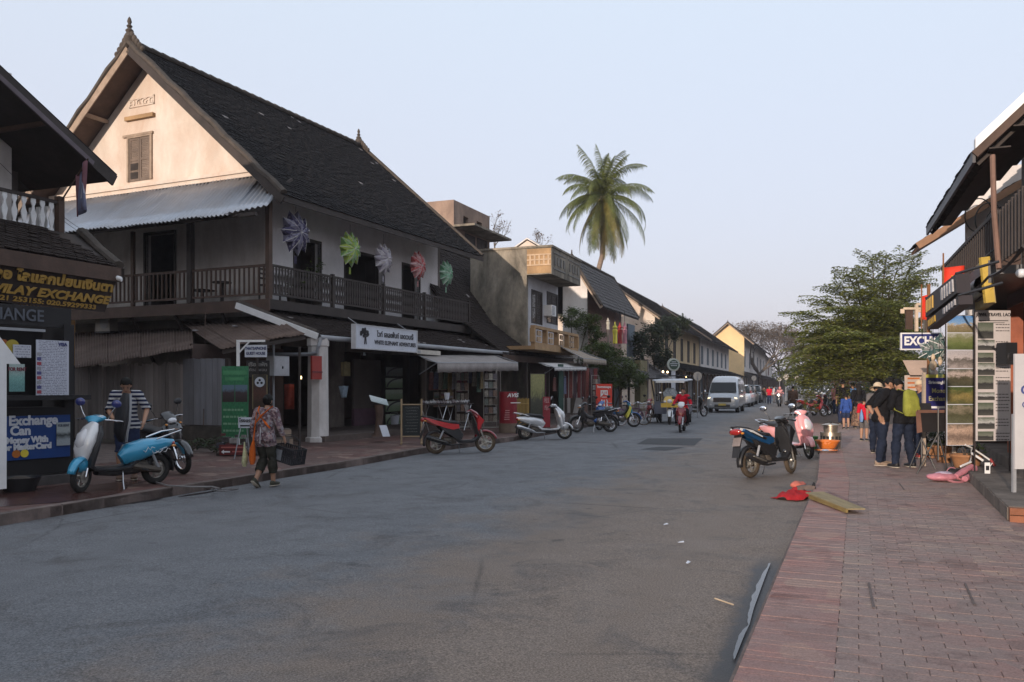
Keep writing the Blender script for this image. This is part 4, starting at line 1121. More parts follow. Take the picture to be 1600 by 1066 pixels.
# ------------------------------------------------------------------ right hand side
RA,RB=RP(1452,388,2.2),RP(1527,238,2.2);RA.z=RB.z=RA.z*.25+RB.z*.75+.12
K1=thing('right_shophouse','old wooden shophouse with deep dark eaves at the right frame edge','building',(RA.x,RA.y,0),angle(RA,RB))
LK1=(RB.xy-RA.xy).length;ze=RA.z
def kx_(px,py,**k):return onp(K1,px,py,**k)
v=kx_(1600,168,x=LK1);sr_=(v.z-ze)/v.y;yr=4.8;zr=ze+yr*sr_
b=MB();gable_roof_deck(b,0,LK1,yr,0,9.6,zr,ze,.1);b.build('roof',WOOD_B,K1)
S_=Vector((0,yr,zr-ze));tile_roof(K1,(0,-.03,ze),(1,0,0),S_,LK1,S_.length,.3,.2,TILE_D)
tile_roof(K1,(0,9.6,ze),(1,0,0),Vector((0,-yr,zr-ze)),LK1,S_.length,.5,.3,TILE_D)
for k in range(44):
    x=k*LK1/44;b=MB();b.beam((x+.05,.03,ze-.13),(x+.05,2.3,ze-.13+2.3*sr_),.05,.07,side=(1,0,0))
    if k % 3==0:b.build('rafter',WOOD_D,K1)
for k in range(8):
    y=.15+k*.3;b=MB();b.box(0,LK1,y,y+.27,ze-.125+y*sr_,ze-.105+y*sr_ );o=b.build('soffit_board',WOOD_D,K1)
b=MB();b.box(0,LK1,-.06,-.02,ze-.16,ze+.02);b.build('fascia',mat('blue_black_gutter',(.05,.052,.062),.5,var=.3),K1)
b=MB();b.beam((LK1+.02,-.04,ze-.05),(LK1+.02,yr,zr-.05),.11,.05,side=(0,0,1));b.beam((LK1+.02,9.64,ze-.05),(LK1+.02,yr,zr-.05),.11,.05,side=(0,0,1));b.build('barge_board',WOOD_B,K1)
b=MB();b.slab([(LK1-.1,-.03,ze+.03),(LK1+.06,-.03,ze+.03),(LK1+.06,yr,zr+.03),(LK1-.1,yr,zr+.03)],(0,0,.15));b.build('white_verge_capping',WHITEP,K1)
b=MB()
for k in range(20):
    y=1.0+k*.22;z_=ze+y*sr_-.2
    b.box(LK1-.5,LK1-.46,y,y+.2,4.9,z_)
b.build('gable_boards',WOOD_B,K1)
yw_=1.7
b=MB();b.box(LK1-.62,LK1-.5,yw_,6,3.3,5.0);wall(b,'x',0,LK1-.5,3.3,ze+yw_*sr_-.1,yw_,yw_+.15,[(1.0,2.2,3.3,4.9),(3.6,4.8,3.3,4.9),(6,7,3.3,4.9)]);b.build('upper_wall',PLASTER_D,K1)
for x in (1.0,3.6,6.0):shutter(K1,'x',x,x+1.1,3.35,4.9,yw_,WOOD_B,name='window')
b=MB();b.box(0,LK1,.2,yw_,3.12,3.24);b.box(0,LK1,.12,.2,3.0,3.32);b.build('balcony_floor',BLACKM,K1)
b=MB();b.lathe([(.13,0),(.13,LK1)],(0,.08,2.98),10,'x');b.build('gutter_pipe',mat('tarry_pipe',(.02,.02,.024),.45,var=.3),K1,smooth=True)
b=MB();b.box(0,LK1,.22,.27,3.98,4.04);b.build('handrail',WOOD_D,K1)
b=MB();b.box(-.02,.02,-.02,.02,3.24,3.98);me=b.build('spindle',WOOD_D,K1,loc=(.15,.245,0)).data
for k in range(1,40):inst('spindle',me,K1,(.15+k*.21,.245,0))
pa,pb=kx_(1551,243,y=.12),kx_(1561,420,y=.12)
b=MB();b.tube([(pb.x,.12,pb.z),((pa.x+pb.x)/2,.1,(pa.z+pb.z)/2),(pa.x,.12,pa.z)],.035,6);b.build('crooked_post',mat('brown_pole',(.19,.11,.08),.8,var=.3),K1,smooth=True)
b=MB();b.box(0,LK1+3,2.4,2.55,.3,3.0);b.box(-.1,0,.9,6,0,4.6);b.box(LK1-.5,LK1-.35,2.4,6,0,3.2);b.build('shop_wall',DARK2,K1)
q=kx_(1585,455,y=1.0)
b=MB();b.box(q.x-.5,q.x+2.5,.98,1.02,q.z-.25,q.z+.3);b.build('shop_hoarding',mat('maroon_board',(.07,.02,.025),.6,var=.3),K1)
b=MB();b.box(q.x-.62,q.x-.35,1.0,1.2,.3,q.z+.1);b.build('door_jamb',mat('rust_red_paint',(.30,.085,.04),.7,var=.25),K1)
# steps: lower long step with brick end, upper step
STEPM=mat('step_concrete',(.20,.165,.14),.9,var=.35,vs=2.5,bump=.4,bs=20,stain=((.05,.045,.04),2,.6))
g0=G(1578,816,.005);g1=G(1487,725,.005)
ST=thing('shop_steps','two worn concrete shop steps with a brick end on the right pavement','steps',(g0.x,g0.y,0),math.atan2(g1.y-g0.y,g1.x-g0.x))
b=MB();b.box(.1,12,-1.2,0,0,.17);b.box(1.0,12,-2.6,-.62,.17,.34);b.build('step_blocks',STEPM,ST)
RB_=mat('red_brick',(.27,.105,.055),.85,var=.3,vs=6,bump=.4,bs=30,rnd=.25)
for r_ in range(2):
    for k in range(5):
        b=MB();b.box(0,.1,-.235*(k+1)+.01-.1*r_*0,-.235*k,.004+r_*.084,.078+r_*.084);b.build('brick',RB_,ST)
for k in range(24):
    b=MB();x=.12+k*.36;b.box(x,x+.35,.0,.012,.01,.155+.006*(k % 3));b.build('step_facing_stone',STEPM,ST)
# second house on the right
Nn=RP(1437,412,2.2);Ff=RP(1424,425,2.2);Nn.z=Ff.z=4.85
K2=thing('right_second_house','brown roofed house with orange lit gable behind the right shophouse','building',(Ff.x,Ff.y,0),angle(Ff,Nn));L2=(Nn.xy-Ff.xy).length
b=MB();sr2=.62;gable_roof_deck(b,0,L2,4.4,0,8.8,4.85+4.4*sr2,4.85,.1);b.build('roof',WOOD_O,K2)
S_=Vector((0,4.4,4.4*sr2));tile_roof(K2,(0,-.03,4.85),(1,0,0),S_,L2,S_.length,.35,.24,TILE_M)
b=MB();b.beam((L2+.03,-.05,4.78),(L2+.03,4.4,4.78+4.4*sr2),.16,.05,side=(0,0,1));b.build('barge_board',mat('tan_board',(.3,.17,.1),.8),K2)
b=MB();b.prism([(1.6,5.0),(1.6,4.7+1.6*sr2),(4.4,4.7+4.4*sr2),(7.2,4.7+1.6*sr2),(7.2,5.0)],L2-1.5,L2-1.4,'x');b.build('gable_boards',WOOD_O,K2)  # brown boards, the sun's orange put into their colour
b=MB();b.box(0,L2-1.3,1.5,1.7,0,5.6);b.box(L2-1.4,L2-1.25,1.5,7,0,5.0);b.build('wall',PLASTER_D,K2)
b=MB();b.box(L2-.6,L2-.4,1.05,2.6,0,6.6);b.build('party_wall',PLASTER,K2)
b=MB()
for k in range(5):
    c0=Vector((L2+.1,1.2+.2*k,5.6-.12*k));pts=[c0+Vector((.05*k,.28*math.cos(a),.38*math.sin(a)-.2)) for a in np.linspace(0,5.6+.2*k,22)];b.tube(pts,.014,4)
b.build('cable_loops',CABLE,K2)

# ------------------------------------------------------------------ what stands behind the viewpoint: more houses, and an unseen hill added to shade the street
def plain(label,x,y,rz,L_,yr,zr,ze,wm):
    a=Vector((x,y,ze));b_=a+Vector((math.cos(rz)*L_,math.sin(rz)*L_,0))
    return rowhouse('street_house',label,a,b_,wm,TILE_M,(yr,zr),ov=1.2,wins=[(1.5+k*3,2.7+k*3,3.8,5.4) for k in range(int(L_/3.2))],low=(3.5,2.7,2.4),tile=(.6,.4))
plain('white house on the left side behind the viewpoint',-19.5,-18,R(69),16,4.6,8.6,5.8,PLASTER)
plain('cream house on the left side further behind the viewpoint',-26.5,-36,R(69),16,4.6,8.4,5.8,CREAM)
plain('cream house on the right side behind the viewpoint',3.2,-8,R(249),14,4.5,6.7,4.6,CREAM)
plain('white house on the right side further behind the viewpoint',-3.0,-25,R(249),16,4.5,7.6,5.2,PLASTER)
HILLM=mat('shade_hill_green',(.05,.065,.03),.95,var=.5,vs=.08,bump=1,bs=.5)
b=MB();sx,sy=math.sin(SUN_AZ),math.cos(SUN_AZ);px_,py_=-sy,sx      # px_: across the sun's direction
n,m2=200,14;vs=[]
def shade_hill_h(u):
    def st(a,w_):return 1/(1+math.exp(-(u-a)/w_))
    base=28.2+.8*math.sin(u*.13)+.5*math.sin(u*.37+1)
    return base-9.6*st(-4.6,.9)*(1-.6*st(5.5,1.0))  # crest notched so the low sun reaches the right pavement
for j in range(m2+1):
    for i in range(n+1):
        u=-150+300*i/n;s_=120+90*j/m2;k=math.sin(math.pi*min(1,j/m2*1.0))
        # u runs along +x-ish across the sun direction
        X=sx*s_+(-px_)*-u*1.0;Y=sy*s_+(-py_)*-u
        vs.append((sx*s_+px_*u,sy*s_+py_*u,-.3+shade_hill_h(u)*k+(.5*noise.noise(Vector((u*.2,s_*.2,0))) if 0<j<m2 else 0)))
b.add(vs,[(j*(n+1)+i,j*(n+1)+i+1,(j+1)*(n+1)+i+1,(j+1)*(n+1)+i) for j in range(m2) for i in range(n)])
b.build('hill',HILLM,kind='structure',smooth='all',fix=False)
# ------------------------------------------------------------------ trees and climbers
def leafmat(name,col,var=.5,trans=.25,vs=1.3):
    s=NB(name);geo=s.n('NewGeometry');co=geo.outputs['Position']
    v=s.n('TexVoronoi');v.inputs['Scale'].default_value=6;s.l(co,v.inputs['Vector']);sp=s.n('SeparateColor');s.l(v.outputs['Color'],sp.inputs[0])
    c=s.mix(sp.outputs[0],cl(col,1-var),cl(col,1+var))
    c=s.mix(s.ramp(s.noise(co,vs,4),[(.35,0),(.7,.5)]),c,(col[0]*1.5,col[1]*1.15,col[2]*.8))
    s.l(c,s.b.inputs['Base Color']);s.b.inputs['Roughness'].default_value=.55;s.b.inputs['Specular IOR Level'].default_value=.35
    tr=s.n('BsdfTranslucent');s.l(c,tr.inputs[0]);mx=s.n('MixShader');mx.inputs[0].default_value=trans
    s.l(s.b.outputs[0],mx.inputs[1]);s.l(tr.outputs[0],mx.inputs[2]);s.l(mx.outputs[0],s.out.inputs[0])
    MATS[name]=s.m;return s.m
LEAF=leafmat('bush_leaf',(.075,.11,.03));LEAF_D=leafmat('dark_leaf',(.032,.050,.022));LEAF_T=leafmat('tree_leaf',(.165,.195,.045));PALM=leafmat('palm_leaf',(.085,.11,.028),var=.4)
PALM_Y=leafmat('yellowing_palm_leaf',(.16,.145,.04),var=.3);DRYLEAF=leafmat('dry_leaf',(.14,.105,.07));PINKF=leafmat('pink_blossom',(.38,.19,.15),var=.3)
BARK=mat('bark',(.10,.08,.062),.9,var=.4,vs=4,stretch=(1,1,.4),bump=.6,bs=20);BARK_P=mat('palm_bark',(.24,.18,.14),.9,var=.3,vs=2,stretch=(1,1,6),bump=.6,bs=10)
RS=np.random.RandomState(5)
def leaves(mb,cs,size,flat=.5,ratio=.5):
    """one folded leaf quad at each centre"""
    n=len(cs);cs=np.asarray(cs);a=RS.uniform(0,2*np.pi,n);tilt=RS.normal(0,flat,n)
    d=np.stack([np.cos(a),np.sin(a),-.25+tilt*.6],1);d /= np.linalg.norm(d,axis=1)[:,None]
    up=np.stack([RS.normal(0,flat,n),RS.normal(0,flat,n),np.ones(n)],1);s_=np.cross(d,up);s_ /= np.linalg.norm(s_,axis=1)[:,None]
    sz=size*RS.uniform(.6,1.3,n)[:,None]
    o=len(mb.v);V=np.stack([cs-d*sz*.5,cs+s_*sz*ratio*.5,cs+d*sz*.5,cs-s_*sz*ratio*.5],1).reshape(-1,3)
    mb.v.extend(V.tolist());mb.f.extend([(o+4*i,o+4*i+1,o+4*i+2,o+4*i+3) for i in range(n)]);mb.mi.extend([mb.cur]*n)
def cloud(mb,c,r,n,size,hollow=.55,flat=.5,clumps=14):
    """leaves gathered in clumps through an ellipsoid: uneven edge, gaps between"""
    c=np.array(c);r=np.array(r);cc=RS.normal(0,1,(clumps,3));cc /= np.linalg.norm(cc,axis=1)[:,None];cc *= RS.uniform(hollow,1.0,clumps)[:,None]
    k=RS.randint(0,clumps,n);q=cc[k]+RS.normal(0,.17,(n,3));leaves(mb,c+q*r,size,flat)
def bush(name,label,cat,blobs,m,size,dens=900,trunk=None):
    x,y,z=trunk or blobs[0][0];o=thing(name,label,cat,(x,y,0));mb=MB()
    for c,r in blobs:
        v=Vector(c)-Vector((x,y,0));cloud(mb,v,r,int(dens*(r[0]*r[1]+r[1]*r[2]+r[0]*r[2])/3),size,clumps=int(12+10*max(r)))
    mb.build('foliage',m,o,fix=False)
    b=MB();top=Vector(blobs[0][0])-Vector((x,y,0))
    for c,r in blobs:
        v=Vector(c)-Vector((x,y,0));b.sweep([(0,0,0),(v.x*.4,v.y*.4,v.z*.6),tuple(v)],[(.07,.07),(.05,.05),(.02,.02)],n=6)
    b.build('stems',BARK,o,smooth=True)
    return o
# green bush in front of the lantern house, creeper above, climbers on the long row house
def LV(px,py,d):return LP(px,py,d)
def blob_at(pxc,pyc,d,rx,rz_,ry=.9):
    v=LP(pxc,pyc,d);k=v.y/FOC;return (tuple(v),(rx*k,ry,rz_*k))
bl=[blob_at(960,575,1.7,34,26,1.3),blob_at(935,552,2.2,28,20,1.2),blob_at(985,590,1.6,22,18,1.1),blob_at(945,598,2.0,24,20,1.2)]
v=LP(958,640,2.4)
bush('street_bush','large loose green bush over the pavement beside the red Chinese signboard','bush',bl,LEAF,.15,3800,trunk=(v.x,v.y,0))
bl=[blob_at(893,497,3.6,22,15,1.0),blob_at(918,508,3.4,20,20,1.0),blob_at(930,525,2.8,16,14,.9)]
bush('creeper','green creeper mounded on the terrace below the white side wall','climbing plant',bl,LEAF,.12,4500)
bl=[blob_at(1018,530,2.4,20,26,1),blob_at(1000,545,2.6,12,24,1),blob_at(1040,515,2.4,22,20,1),blob_at(1030,555,2.2,20,18,1),blob_at(1062,505,2.2,18,12,.9)]
v=LP(1025,640,2.6)
bush('wall_climber','dark climbing plant covering the near end of the long row house','climbing plant',bl,LEAF_D,.22,2200,trunk=(v.x,v.y,0))
# coconut palm
pb=P(936,436,58);ctr=P(942,307,58)
pt=thing('coconut_palm','tall coconut palm with arching fronds rising behind the roofs','palm tree',(pb.x-.4,58,0))
rel=lambda v:Vector(v)-Vector((pb.x-.4,58,0))
c0=rel(ctr)
b=MB();pts=[Vector((-.5,0,0)).lerp(Vector((0,0,rel(pb).z)),t) for t in (0,.3,.6,.9)]+[rel(P(941,400,58)),rel(P(944,350,58)),c0]
b.sweep(pts,[(.3,.3),(.22,.22),(.2,.2),(.19,.19),(.18,.18),(.17,.17),(.2,.2)],n=9);b.build('trunk',BARK_P,pt,smooth=True)
def frond(parent,c,az,el,L_,droop,m,twist=0):
    mb=MB();n=22;pts=[];p_=Vector(c);a=el
    h=Vector((math.cos(az),math.sin(az),0));side=Vector((-math.sin(az),math.cos(az),0))
    for i in range(n+1):
        pts.append(p_.copy());t=i/n;p_=p_+(h*math.cos(a)+Vector((0,0,math.sin(a))))*(L_/n);a -= droop/n*(.5+1.3*t)
    mb.sweep(pts,[(.035*(1-.85*i/n),.03*(1-.85*i/n)) for i in range(n+1)],n=4)
    for i in range(2,n):
        t=i/n;ll=L_*.23*math.sin(math.pi*min(1,.12+t*.88)) **.6*(1 if t<.9 else .6)
        tan=(pts[i+1]-pts[i]).normalized()
        for sg in (-1,1):
            for q in range(3):
                o_=pts[i].lerp(pts[i+1],q/3);dd=(side*sg*.8+tan*.65+Vector((0,0,-.55-.35*random.random()))).normalized()
                l_=ll*random.uniform(.8,1.1);m_=o_+dd*l_*.5;e=m_+(dd+Vector((0,0,-.6))).normalized()*l_*.5;w_=tan*.021
                mb.add([o_-w_,o_+w_,m_+w_,m_-w_,e],[(0,1,2,3),(3,2,4)])
    return mb.build('frond',m,parent,fix=False)
k=0
for (el0,nn,L_,dr,mm) in ((R(84),6,3.9,.7,PALM),(R(64),8,4.1,1.3,PALM),(R(36),9,4.4,1.7,PALM),(R(8),9,4.4,1.7,PALM),(R(-20),8,4.4,1.3,PALM),(R(-48),7,4.3,.7,PALM_Y),(R(-60),7,4.2,.5,PALM),(R(-74),8,4.3,.2,PALM_Y)):
    for i in range(nn):
        az=2*math.pi*(i+.37*k)/nn+random.uniform(-.35,.35);frond(pt,c0,az,el0+random.uniform(-.18,.18),L_*random.uniform(.75,1.12),dr+random.uniform(-.25,.45),mm);k += .4
b=MB()
for i in range(7):a=i*.9;b.ell(c0+Vector((.28*math.cos(a),.28*math.sin(a),-.35)),(.13,.13,.16),8,6)
b.build('coconut_cluster',mat('coconut_husk',(.24,.18,.06),.7,var=.3),pt,smooth=True)

def branch(mb,p_,d,L_,r,depth,ends,spread=.55,gr=0.06,seg=3):
    p_=Vector(p_);d=Vector(d).normalized();pts=[p_.copy()]
    for i in range(seg):d=(d+Vector((random.gauss(0,.13),random.gauss(0,.13),random.gauss(0,.08)+gr))).normalized();p_=p_+d*L_/seg;pts.append(p_.copy())
    mb.sweep(pts,[(r*(1-.35*i/seg),)*2 for i in range(seg+1)],n=6 if depth>2 else 4 if depth>0 else 3,cap=False)
    if depth==0:ends.append((p_.copy(),d.copy()));return
    for k_ in range(random.choice((2,3,3))):
        nd=(d+Vector((random.gauss(0,spread),random.gauss(0,spread),random.gauss(0,spread*.5)))).normalized()
        branch(mb,pts[-1] if k_<2 else pts[-2],nd,L_*random.uniform(.65,.85),r*.6,depth-1,ends,spread,gr,seg)
def barebush(name,label,x,y,z0,h,depth=4,m_l=DRYLEAF,n_leaf=500,sp=.5,size=.2):
    o=thing(name,label,'tree',(x,y,0));b=MB();ends=[]
    b.sweep([(0,0,0),(0,0,z0+.2)],(h*.02,h*.02),n=6)
    branch(b,(0,0,z0),(0,0,1),h*.3,h*.018,depth,ends,sp,.1);b.build('trunk',BARK,o,fix=False)
    mb=MB()
    if n_leaf:
        cs=np.array([tuple(e[0]) for e in ends]);q=cs[RS.randint(0,len(cs),n_leaf)]+RS.normal(0,h*.03,(n_leaf,3));leaves(mb,q,size);mb.build('crown',m_l,o,fix=False)
    return o
v=P(775,375,70);barebush('bare_tree','thin bare twiggy tree behind the concrete tower canopy',v.x,v.y,12,4.6,4,DRYLEAF,150,.35)
v=P(842,390,72);barebush('bare_tree','dark bare treetop behind the small white gable peak',v.x,v.y,12,3.4,4,DRYLEAF,120,.4)
# hazy dry trees closing the street, darker mass at the far end
def bigtree(label,x,y,h,rad,m_l,nleaf,size,seed,lo=.25,layers=7):
    random.seed(seed);o=thing('street_tree',label,'tree',(x,y,0));b=MB();ends=[]
    b.sweep([(0,0,0),(.2,0,h*.12),(0,.1,h*lo)],[(h*.035,)*2,(h*.028,)*2,(h*.024,)*2],n=8,cap=False)
    for k_ in range(5):
        a=k_*1.257+random.random();branch(b,(0,.1,h*lo),(math.cos(a)*.9,math.sin(a)*.9,.75),rad*.42,h*.014,3,ends,.45,.10)
    b.build('trunk',BARK,o,fix=False)
    mb=MB();cs=np.array([tuple(e[0]) for e in ends]);per=nleaf // len(ends)+1
    q=np.repeat(cs,per,0)+RS.normal(0,1,(len(cs)*per,3))*np.array([rad*.11,rad*.11,rad*.035]);leaves(mb,q,size,.35);mb.build('crown',m_l,o,fix=False)
    return o
v=P(1195,505,150)
bigtree('tall hazy brown umbrella shaped tree behind the yellow gabled house',v.x-1,150,14.5,9,DRYLEAF,6000,.42,3)
v=P(1222,560,175);bigtree('grey brown dry tree at the very end of the street',v.x,175,15,9,DRYLEAF,7000,.45,9)
v=P(1238,580,120);bigtree('low dark green tree behind the parked cars far down the street',atY(RK,120)+6,120,9,7,LEAF_D,7000,.4,12,lo=.2)
v=P(1262,580,95);bigtree('dark green tree over the far pavement',atY(RK,98)+7.5,98,9,7,LEAF_D,6000,.35,21,lo=.22)
v=P(1300,590,80);bigtree('dark bushy tree behind the group of people on the pavement',atY(RK,72)+6,72,7,5.5,LEAF_D,7000,.3,31,lo=.2)
# spreading layered tree on the right: horizontal sprays with drooping feathery tips
TX,TY=atY(RK,39)+3.6,39.0
T=thing('feathery_tree','big spreading green tree with layered feathery branches over the right pavement','tree',(TX,TY,0))
random.seed(11)
b=MB();mb=MB();tw_=MB()
b.sweep([(0,0,0),(.1,0,1.4),(-.05,.1,2.6)],[(.3,.3),(.23,.23),(.2,.2)],n=9,cap=False)
limbs=[]
def spray(p_,d,L_):
    """a twig with pairs of feathered side leaves"""
    n=max(5,int(L_/.11));d=Vector(d).normalized();p_=Vector(p_);pts=[p_.copy()]
    for i in range(n):d=(d+Vector((random.gauss(0,.05),random.gauss(0,.05),-.035-.05*i/n))).normalized();p_=p_+d*L_/n;pts.append(p_.copy())
    tw_.sweep([pts[0],pts[n // 2],pts[-1]],[(.012,.012),(.008,.008),(.004,.004)],n=3,cap=False)
    cs=[]
    for i,q in enumerate(pts[1:]):
        s_=d.cross(Vector((0,0,1))).normalized();wdt=.34*math.sin(math.pi*min(1,.25+.75*(i/n)))+.05
        for sg in (-1,1):
            for k_ in range(5):t=(k_+random.random())/5;cs.append(tuple(q+s_*sg*wdt*t+Vector((0,0,-.16*t*t+random.gauss(0,.012)))))
    leaves(mb,cs,.15,.22,.5)
def P2(px,py,Y):return P(px,py,Y)-Vector((TX,TY,0))
tips=[(1240,487,35),(1232,580,36),(1262,505,34),(1252,545,35),(1275,462,36),(1300,448,38),(1322,425,36),(1330,418,37),(1362,402,38),(1385,400,36),(1408,400,37),(1428,402,38),(1450,420,40),(1245,568,33),(1238,592,34),(1252,598,33),(1275,600,33),(1262,560,32.5),(1280,530,33),(1270,545,38),(1270,578,33),(1300,588,32.5),(1262,590,35),(1330,585,32),(1360,590,32),(1290,540,32),(1320,520,31.5),(1345,545,31.5),(1380,560,32),(1400,530,32),(1350,480,33),(1380,470,33),(1415,470,34),(1310,480,34),(1285,510,33),(1420,560,34),(1440,500,37),(1430,440,37),(1395,440,35),(1340,450,35),(1260,530,40),(1300,560,44),(1350,510,45),(1400,480,46),(1440,540,45),(1290,590,40),(1340,590,42),(1390,585,40),(1235,560,41),(1410,590,37),
        (1330,500,38),(1300,530,38),(1370,440,40),(1440,570,38),(1250,520,36),(1275,560,36),(1360,560,36),(1400,560,36),(1320,560,35),(1375,520,36),(1425,520,36),(1340,530,34),(1310,590,36),(1350,585,35),(1400,580,34)]
for (px,py,Y) in tips:
    e=P2(px,py,Y);s0_=Vector((-.05,.1,1.6+random.random()*1.6));mid=s0_.lerp(e,.5)+Vector((0,0,.35+.25*random.random()))
    pts=[s0_,s0_.lerp(mid,.5)+Vector((0,0,.15)),mid,mid.lerp(e,.5)+Vector((0,0,.22)),e]
    b.sweep(pts,[(.09,.09),(.065,.065),(.045,.045),(.028,.028),(.01,.01)],n=5,cap=False)
    for i in range(20):
        t=.30+.70*(i+random.random())/20;k_=min(3,int(t*4));q=pts[k_].lerp(pts[k_+1],t*4-k_) if t<1 else e
        dirn=(e-s0_);dirn.z *= .35;dirn.normalize();s_=dirn.cross(Vector((0,0,1)));sg=1 if i % 2 else-1
        spray(q,dirn*.55+s_*sg*random.uniform(.35,.9)+Vector((0,0,random.uniform(-.02,.14))),random.uniform(.8,1.45)*(1.25-.55*t))
    spray(pts[3],(e-pts[3])+Vector((0,0,.1)),(e-pts[3]).length+.35)
b.build('trunk',BARK,T,fix=False);tw_.build('twigs',BARK,T,fix=False);mb.build('crown',LEAF_T,T,fix=False)
mb=MB();random.seed(6)
for k in range(60):
    Y_=215+30*random.random();px=1080+560*k/59;v=P(px,600,Y_);h_=5+4*random.random()+(2 if px>1300 else 0);cloud(mb,(v.x,Y_,h_*.45),(7,5,h_*.62),420,.8,clumps=16)
mb.build('far_trees',LEAF_D,kind='stuff',fix=False)
for i,(px,Y_,lb) in enumerate(((1285,66,'dark hedge bush behind the parked motorbikes on the right'),(1330,60,'broad dark bush beyond the blossom shrub'),(1400,55,'tall dark bush behind the capped person'),(1370,48,'leafy dark bush under the feathery tree'),(1430,44,'dark bush beside the second right house'))):
    v=P(px,590,Y_);bush('dark_bush',lb,'bush',[((v.x,Y_,1.2),(2.2,1.6,1.3)),((v.x+1.4,Y_,1.8),(1.8,1.5,1.5))],LEAF_D,.22,420)
v=P(1325,590,44);x_=v.x
bush('blossom_bush','pinkish brown flowering shrub behind the people on the right','bush',[(tuple(P(1320,592,46)),(1.0,.8,.5)),(tuple(P(1350,588,46)),(1.0,.8,.55)),(tuple(P(1335,580,46)),(.8,.8,.4))],PINKF,.16,700,trunk=(x_,46,0))
# ------------------------------------------------------------------ motorbikes
RUBBER=mat('tyre_rubber',(.022,.021,.020),.85,var=.3,vs=6,bump=.2,bs=80);DUSTY=mat('dusty_rubber',(.085,.062,.042),.95,var=.35,vs=6)
ALLOY=mat('alloy',(.42,.40,.36),.4,metal=.7,var=.2,vs=6);CHROME=mat('chrome',(.7,.7,.72),.12,metal=1,var=.05)
PLAST=mat('black_plastic',(.020,.020,.022),.4,var=.2,spec=.5);SEATM=mat('black_vinyl',(.022,.022,.025),.55,var=.25,vs=8,bump=.15,bs=60)
LENS=mat('clear_lens',(.62,.62,.64),.08,var=.05,spec=.8,coat=1);REDL=mat('red_lens',(.32,.015,.012),.12,coat=1,var=.1);AMBER=mat('amber_lens',(.6,.22,.02),.15,coat=1)
MIRR=mat('mirror_glass',(.86,.88,.92),.04,metal=1,var=.02);ENGM=mat('engine_casting',(.10,.085,.07),.6,metal=.4,var=.4,vs=8,bump=.3);GOLDP=mat('muddy_yellow_cover',(.36,.20,.035),.7,var=.4,vs=9)
def paint(name,c,coat=.9,metal=.15,rough=.28):return mat(name,c,rough,metal=metal,var=.06,vs=6,coat=coat,spec=.5)
_W={}
def wheel(parent,x,r,w_,kind,rot=None,side_disc=True,tm=RUBBER,y=0,ax=None):
    """wheel > tyre, rim; meshes are shared between machines of one size"""
    wo=sub('wheel',parent,(x,y,r),rot or (0,0,0));key=(round(r,3),round(w_,3),kind,tm.name)
    if key not in _W:
        t=MB();pr=[]
        for k in range(13):a=-math.pi*.78+math.pi*1.56*k/12;pr.append((r-w_*.5*1.1+w_*.55*math.cos(a),w_*.5*math.sin(a)))
        t.lathe(pr,n=36,axis='y')
        for k in range(40):
            a=2*math.pi*k/40
            for sg in (-1,1):
                c,s_=math.cos(a+sg*.04),math.sin(a+sg*.04);rr_=r-.002
                t.add([(c*rr_-s_*.008,sg*w_*.08,s_*rr_+c*.008),(c*rr_+s_*.008,sg*w_*.08,s_*rr_-c*.008),(c*(rr_-.01)+s_*.006,sg*w_*.38,s_*(rr_-.01)-c*.006),(c*(rr_-.01)-s_*.010,sg*w_*.38,s_*(rr_-.01)+c*.010)],[(0,1,2,3)])
        to=t.build('tyre',tm,wo,smooth='all',fix=False)
        m_=MB();ri=r-w_*.95
        m_.lathe([(ri+.012,-w_*.32),(ri+.012,-w_*.2),(ri-.008,-w_*.16),(ri-.008,w_*.16),(ri+.012,w_*.2),(ri+.012,w_*.32)],n=32,axis='y')
        m_.lathe([(0,-.05),(.035,-.05),(.045,-.02),(.045,.02),(.035,.05),(0,.05)],n=12,axis='y')
        if kind=='spoke':
            for k in range(28):
                a=2*math.pi*k/28;m_.tube([(.04*math.cos(a+.6),.03*(-1) **k,.04*math.sin(a+.6)),(ri*math.cos(a),0,ri*math.sin(a))],.0022,3)
        else:
            n_=int(kind)
            for k in range(n_):
                for da in (-.12,.12):
                    a=2*math.pi*k/n_;m_.sweep([(.035*math.cos(a),0,.035*math.sin(a)),(ri*.6*math.cos(a+da*.6),0,ri*.6*math.sin(a+da*.6)),(ri*math.cos(a+da),0,ri*math.sin(a+da))],[(.012,.016),(.009,.013),(.011,.015)],n=5)
        m_.lathe([(.05,.052),(.095,.052),(.095,.056),(.05,.056)],n=20,axis='y')
        ro=m_.build('rim',CHROME if kind=='spoke' else ALLOY,wo,smooth=30,fix=False);_W[key]=(to.data,ro.data)
    else:
        a_,b_=_W[key];inst('tyre',a_,wo,(0,0,0));inst('rim',b_,wo,(0,0,0))
    return wo
def ST_(steer,hx=.47,rake=0):
    """steering turn about the head at x=hx"""
    return Matrix.Translation((hx,0,0)) @ Matrix.Rotation(steer,4,'Z') @ Matrix.Translation((-hx,0,0))
def fender(mb,cx_,r,a0,a1,w_,t=.012):
    n=12;vs=[]
    for i in range(n+1):
        a=a0+(a1-a0)*i/n;k=w_*(.75+.25*math.sin(math.pi*i/n))
        for (yy,dr) in ((-k,-.035),(-k*.8,0),(0,.014),(k*.8,0),(k,-.035)):vs.append((cx_+(r+dr)*math.cos(a),yy,r_axle[0]+(r+dr)*math.sin(a)))
    mb.add(vs,[(i*5+j,i*5+j+1,i*5+j+6,i*5+j+5) for i in range(n) for j in range(4)])
r_axle=[.26]
def both(mb,poly,y0,y1,inset=.1):
    for sg in (-1,1):mb.prism(poly,sg*y0,sg*y1,'y',inset)
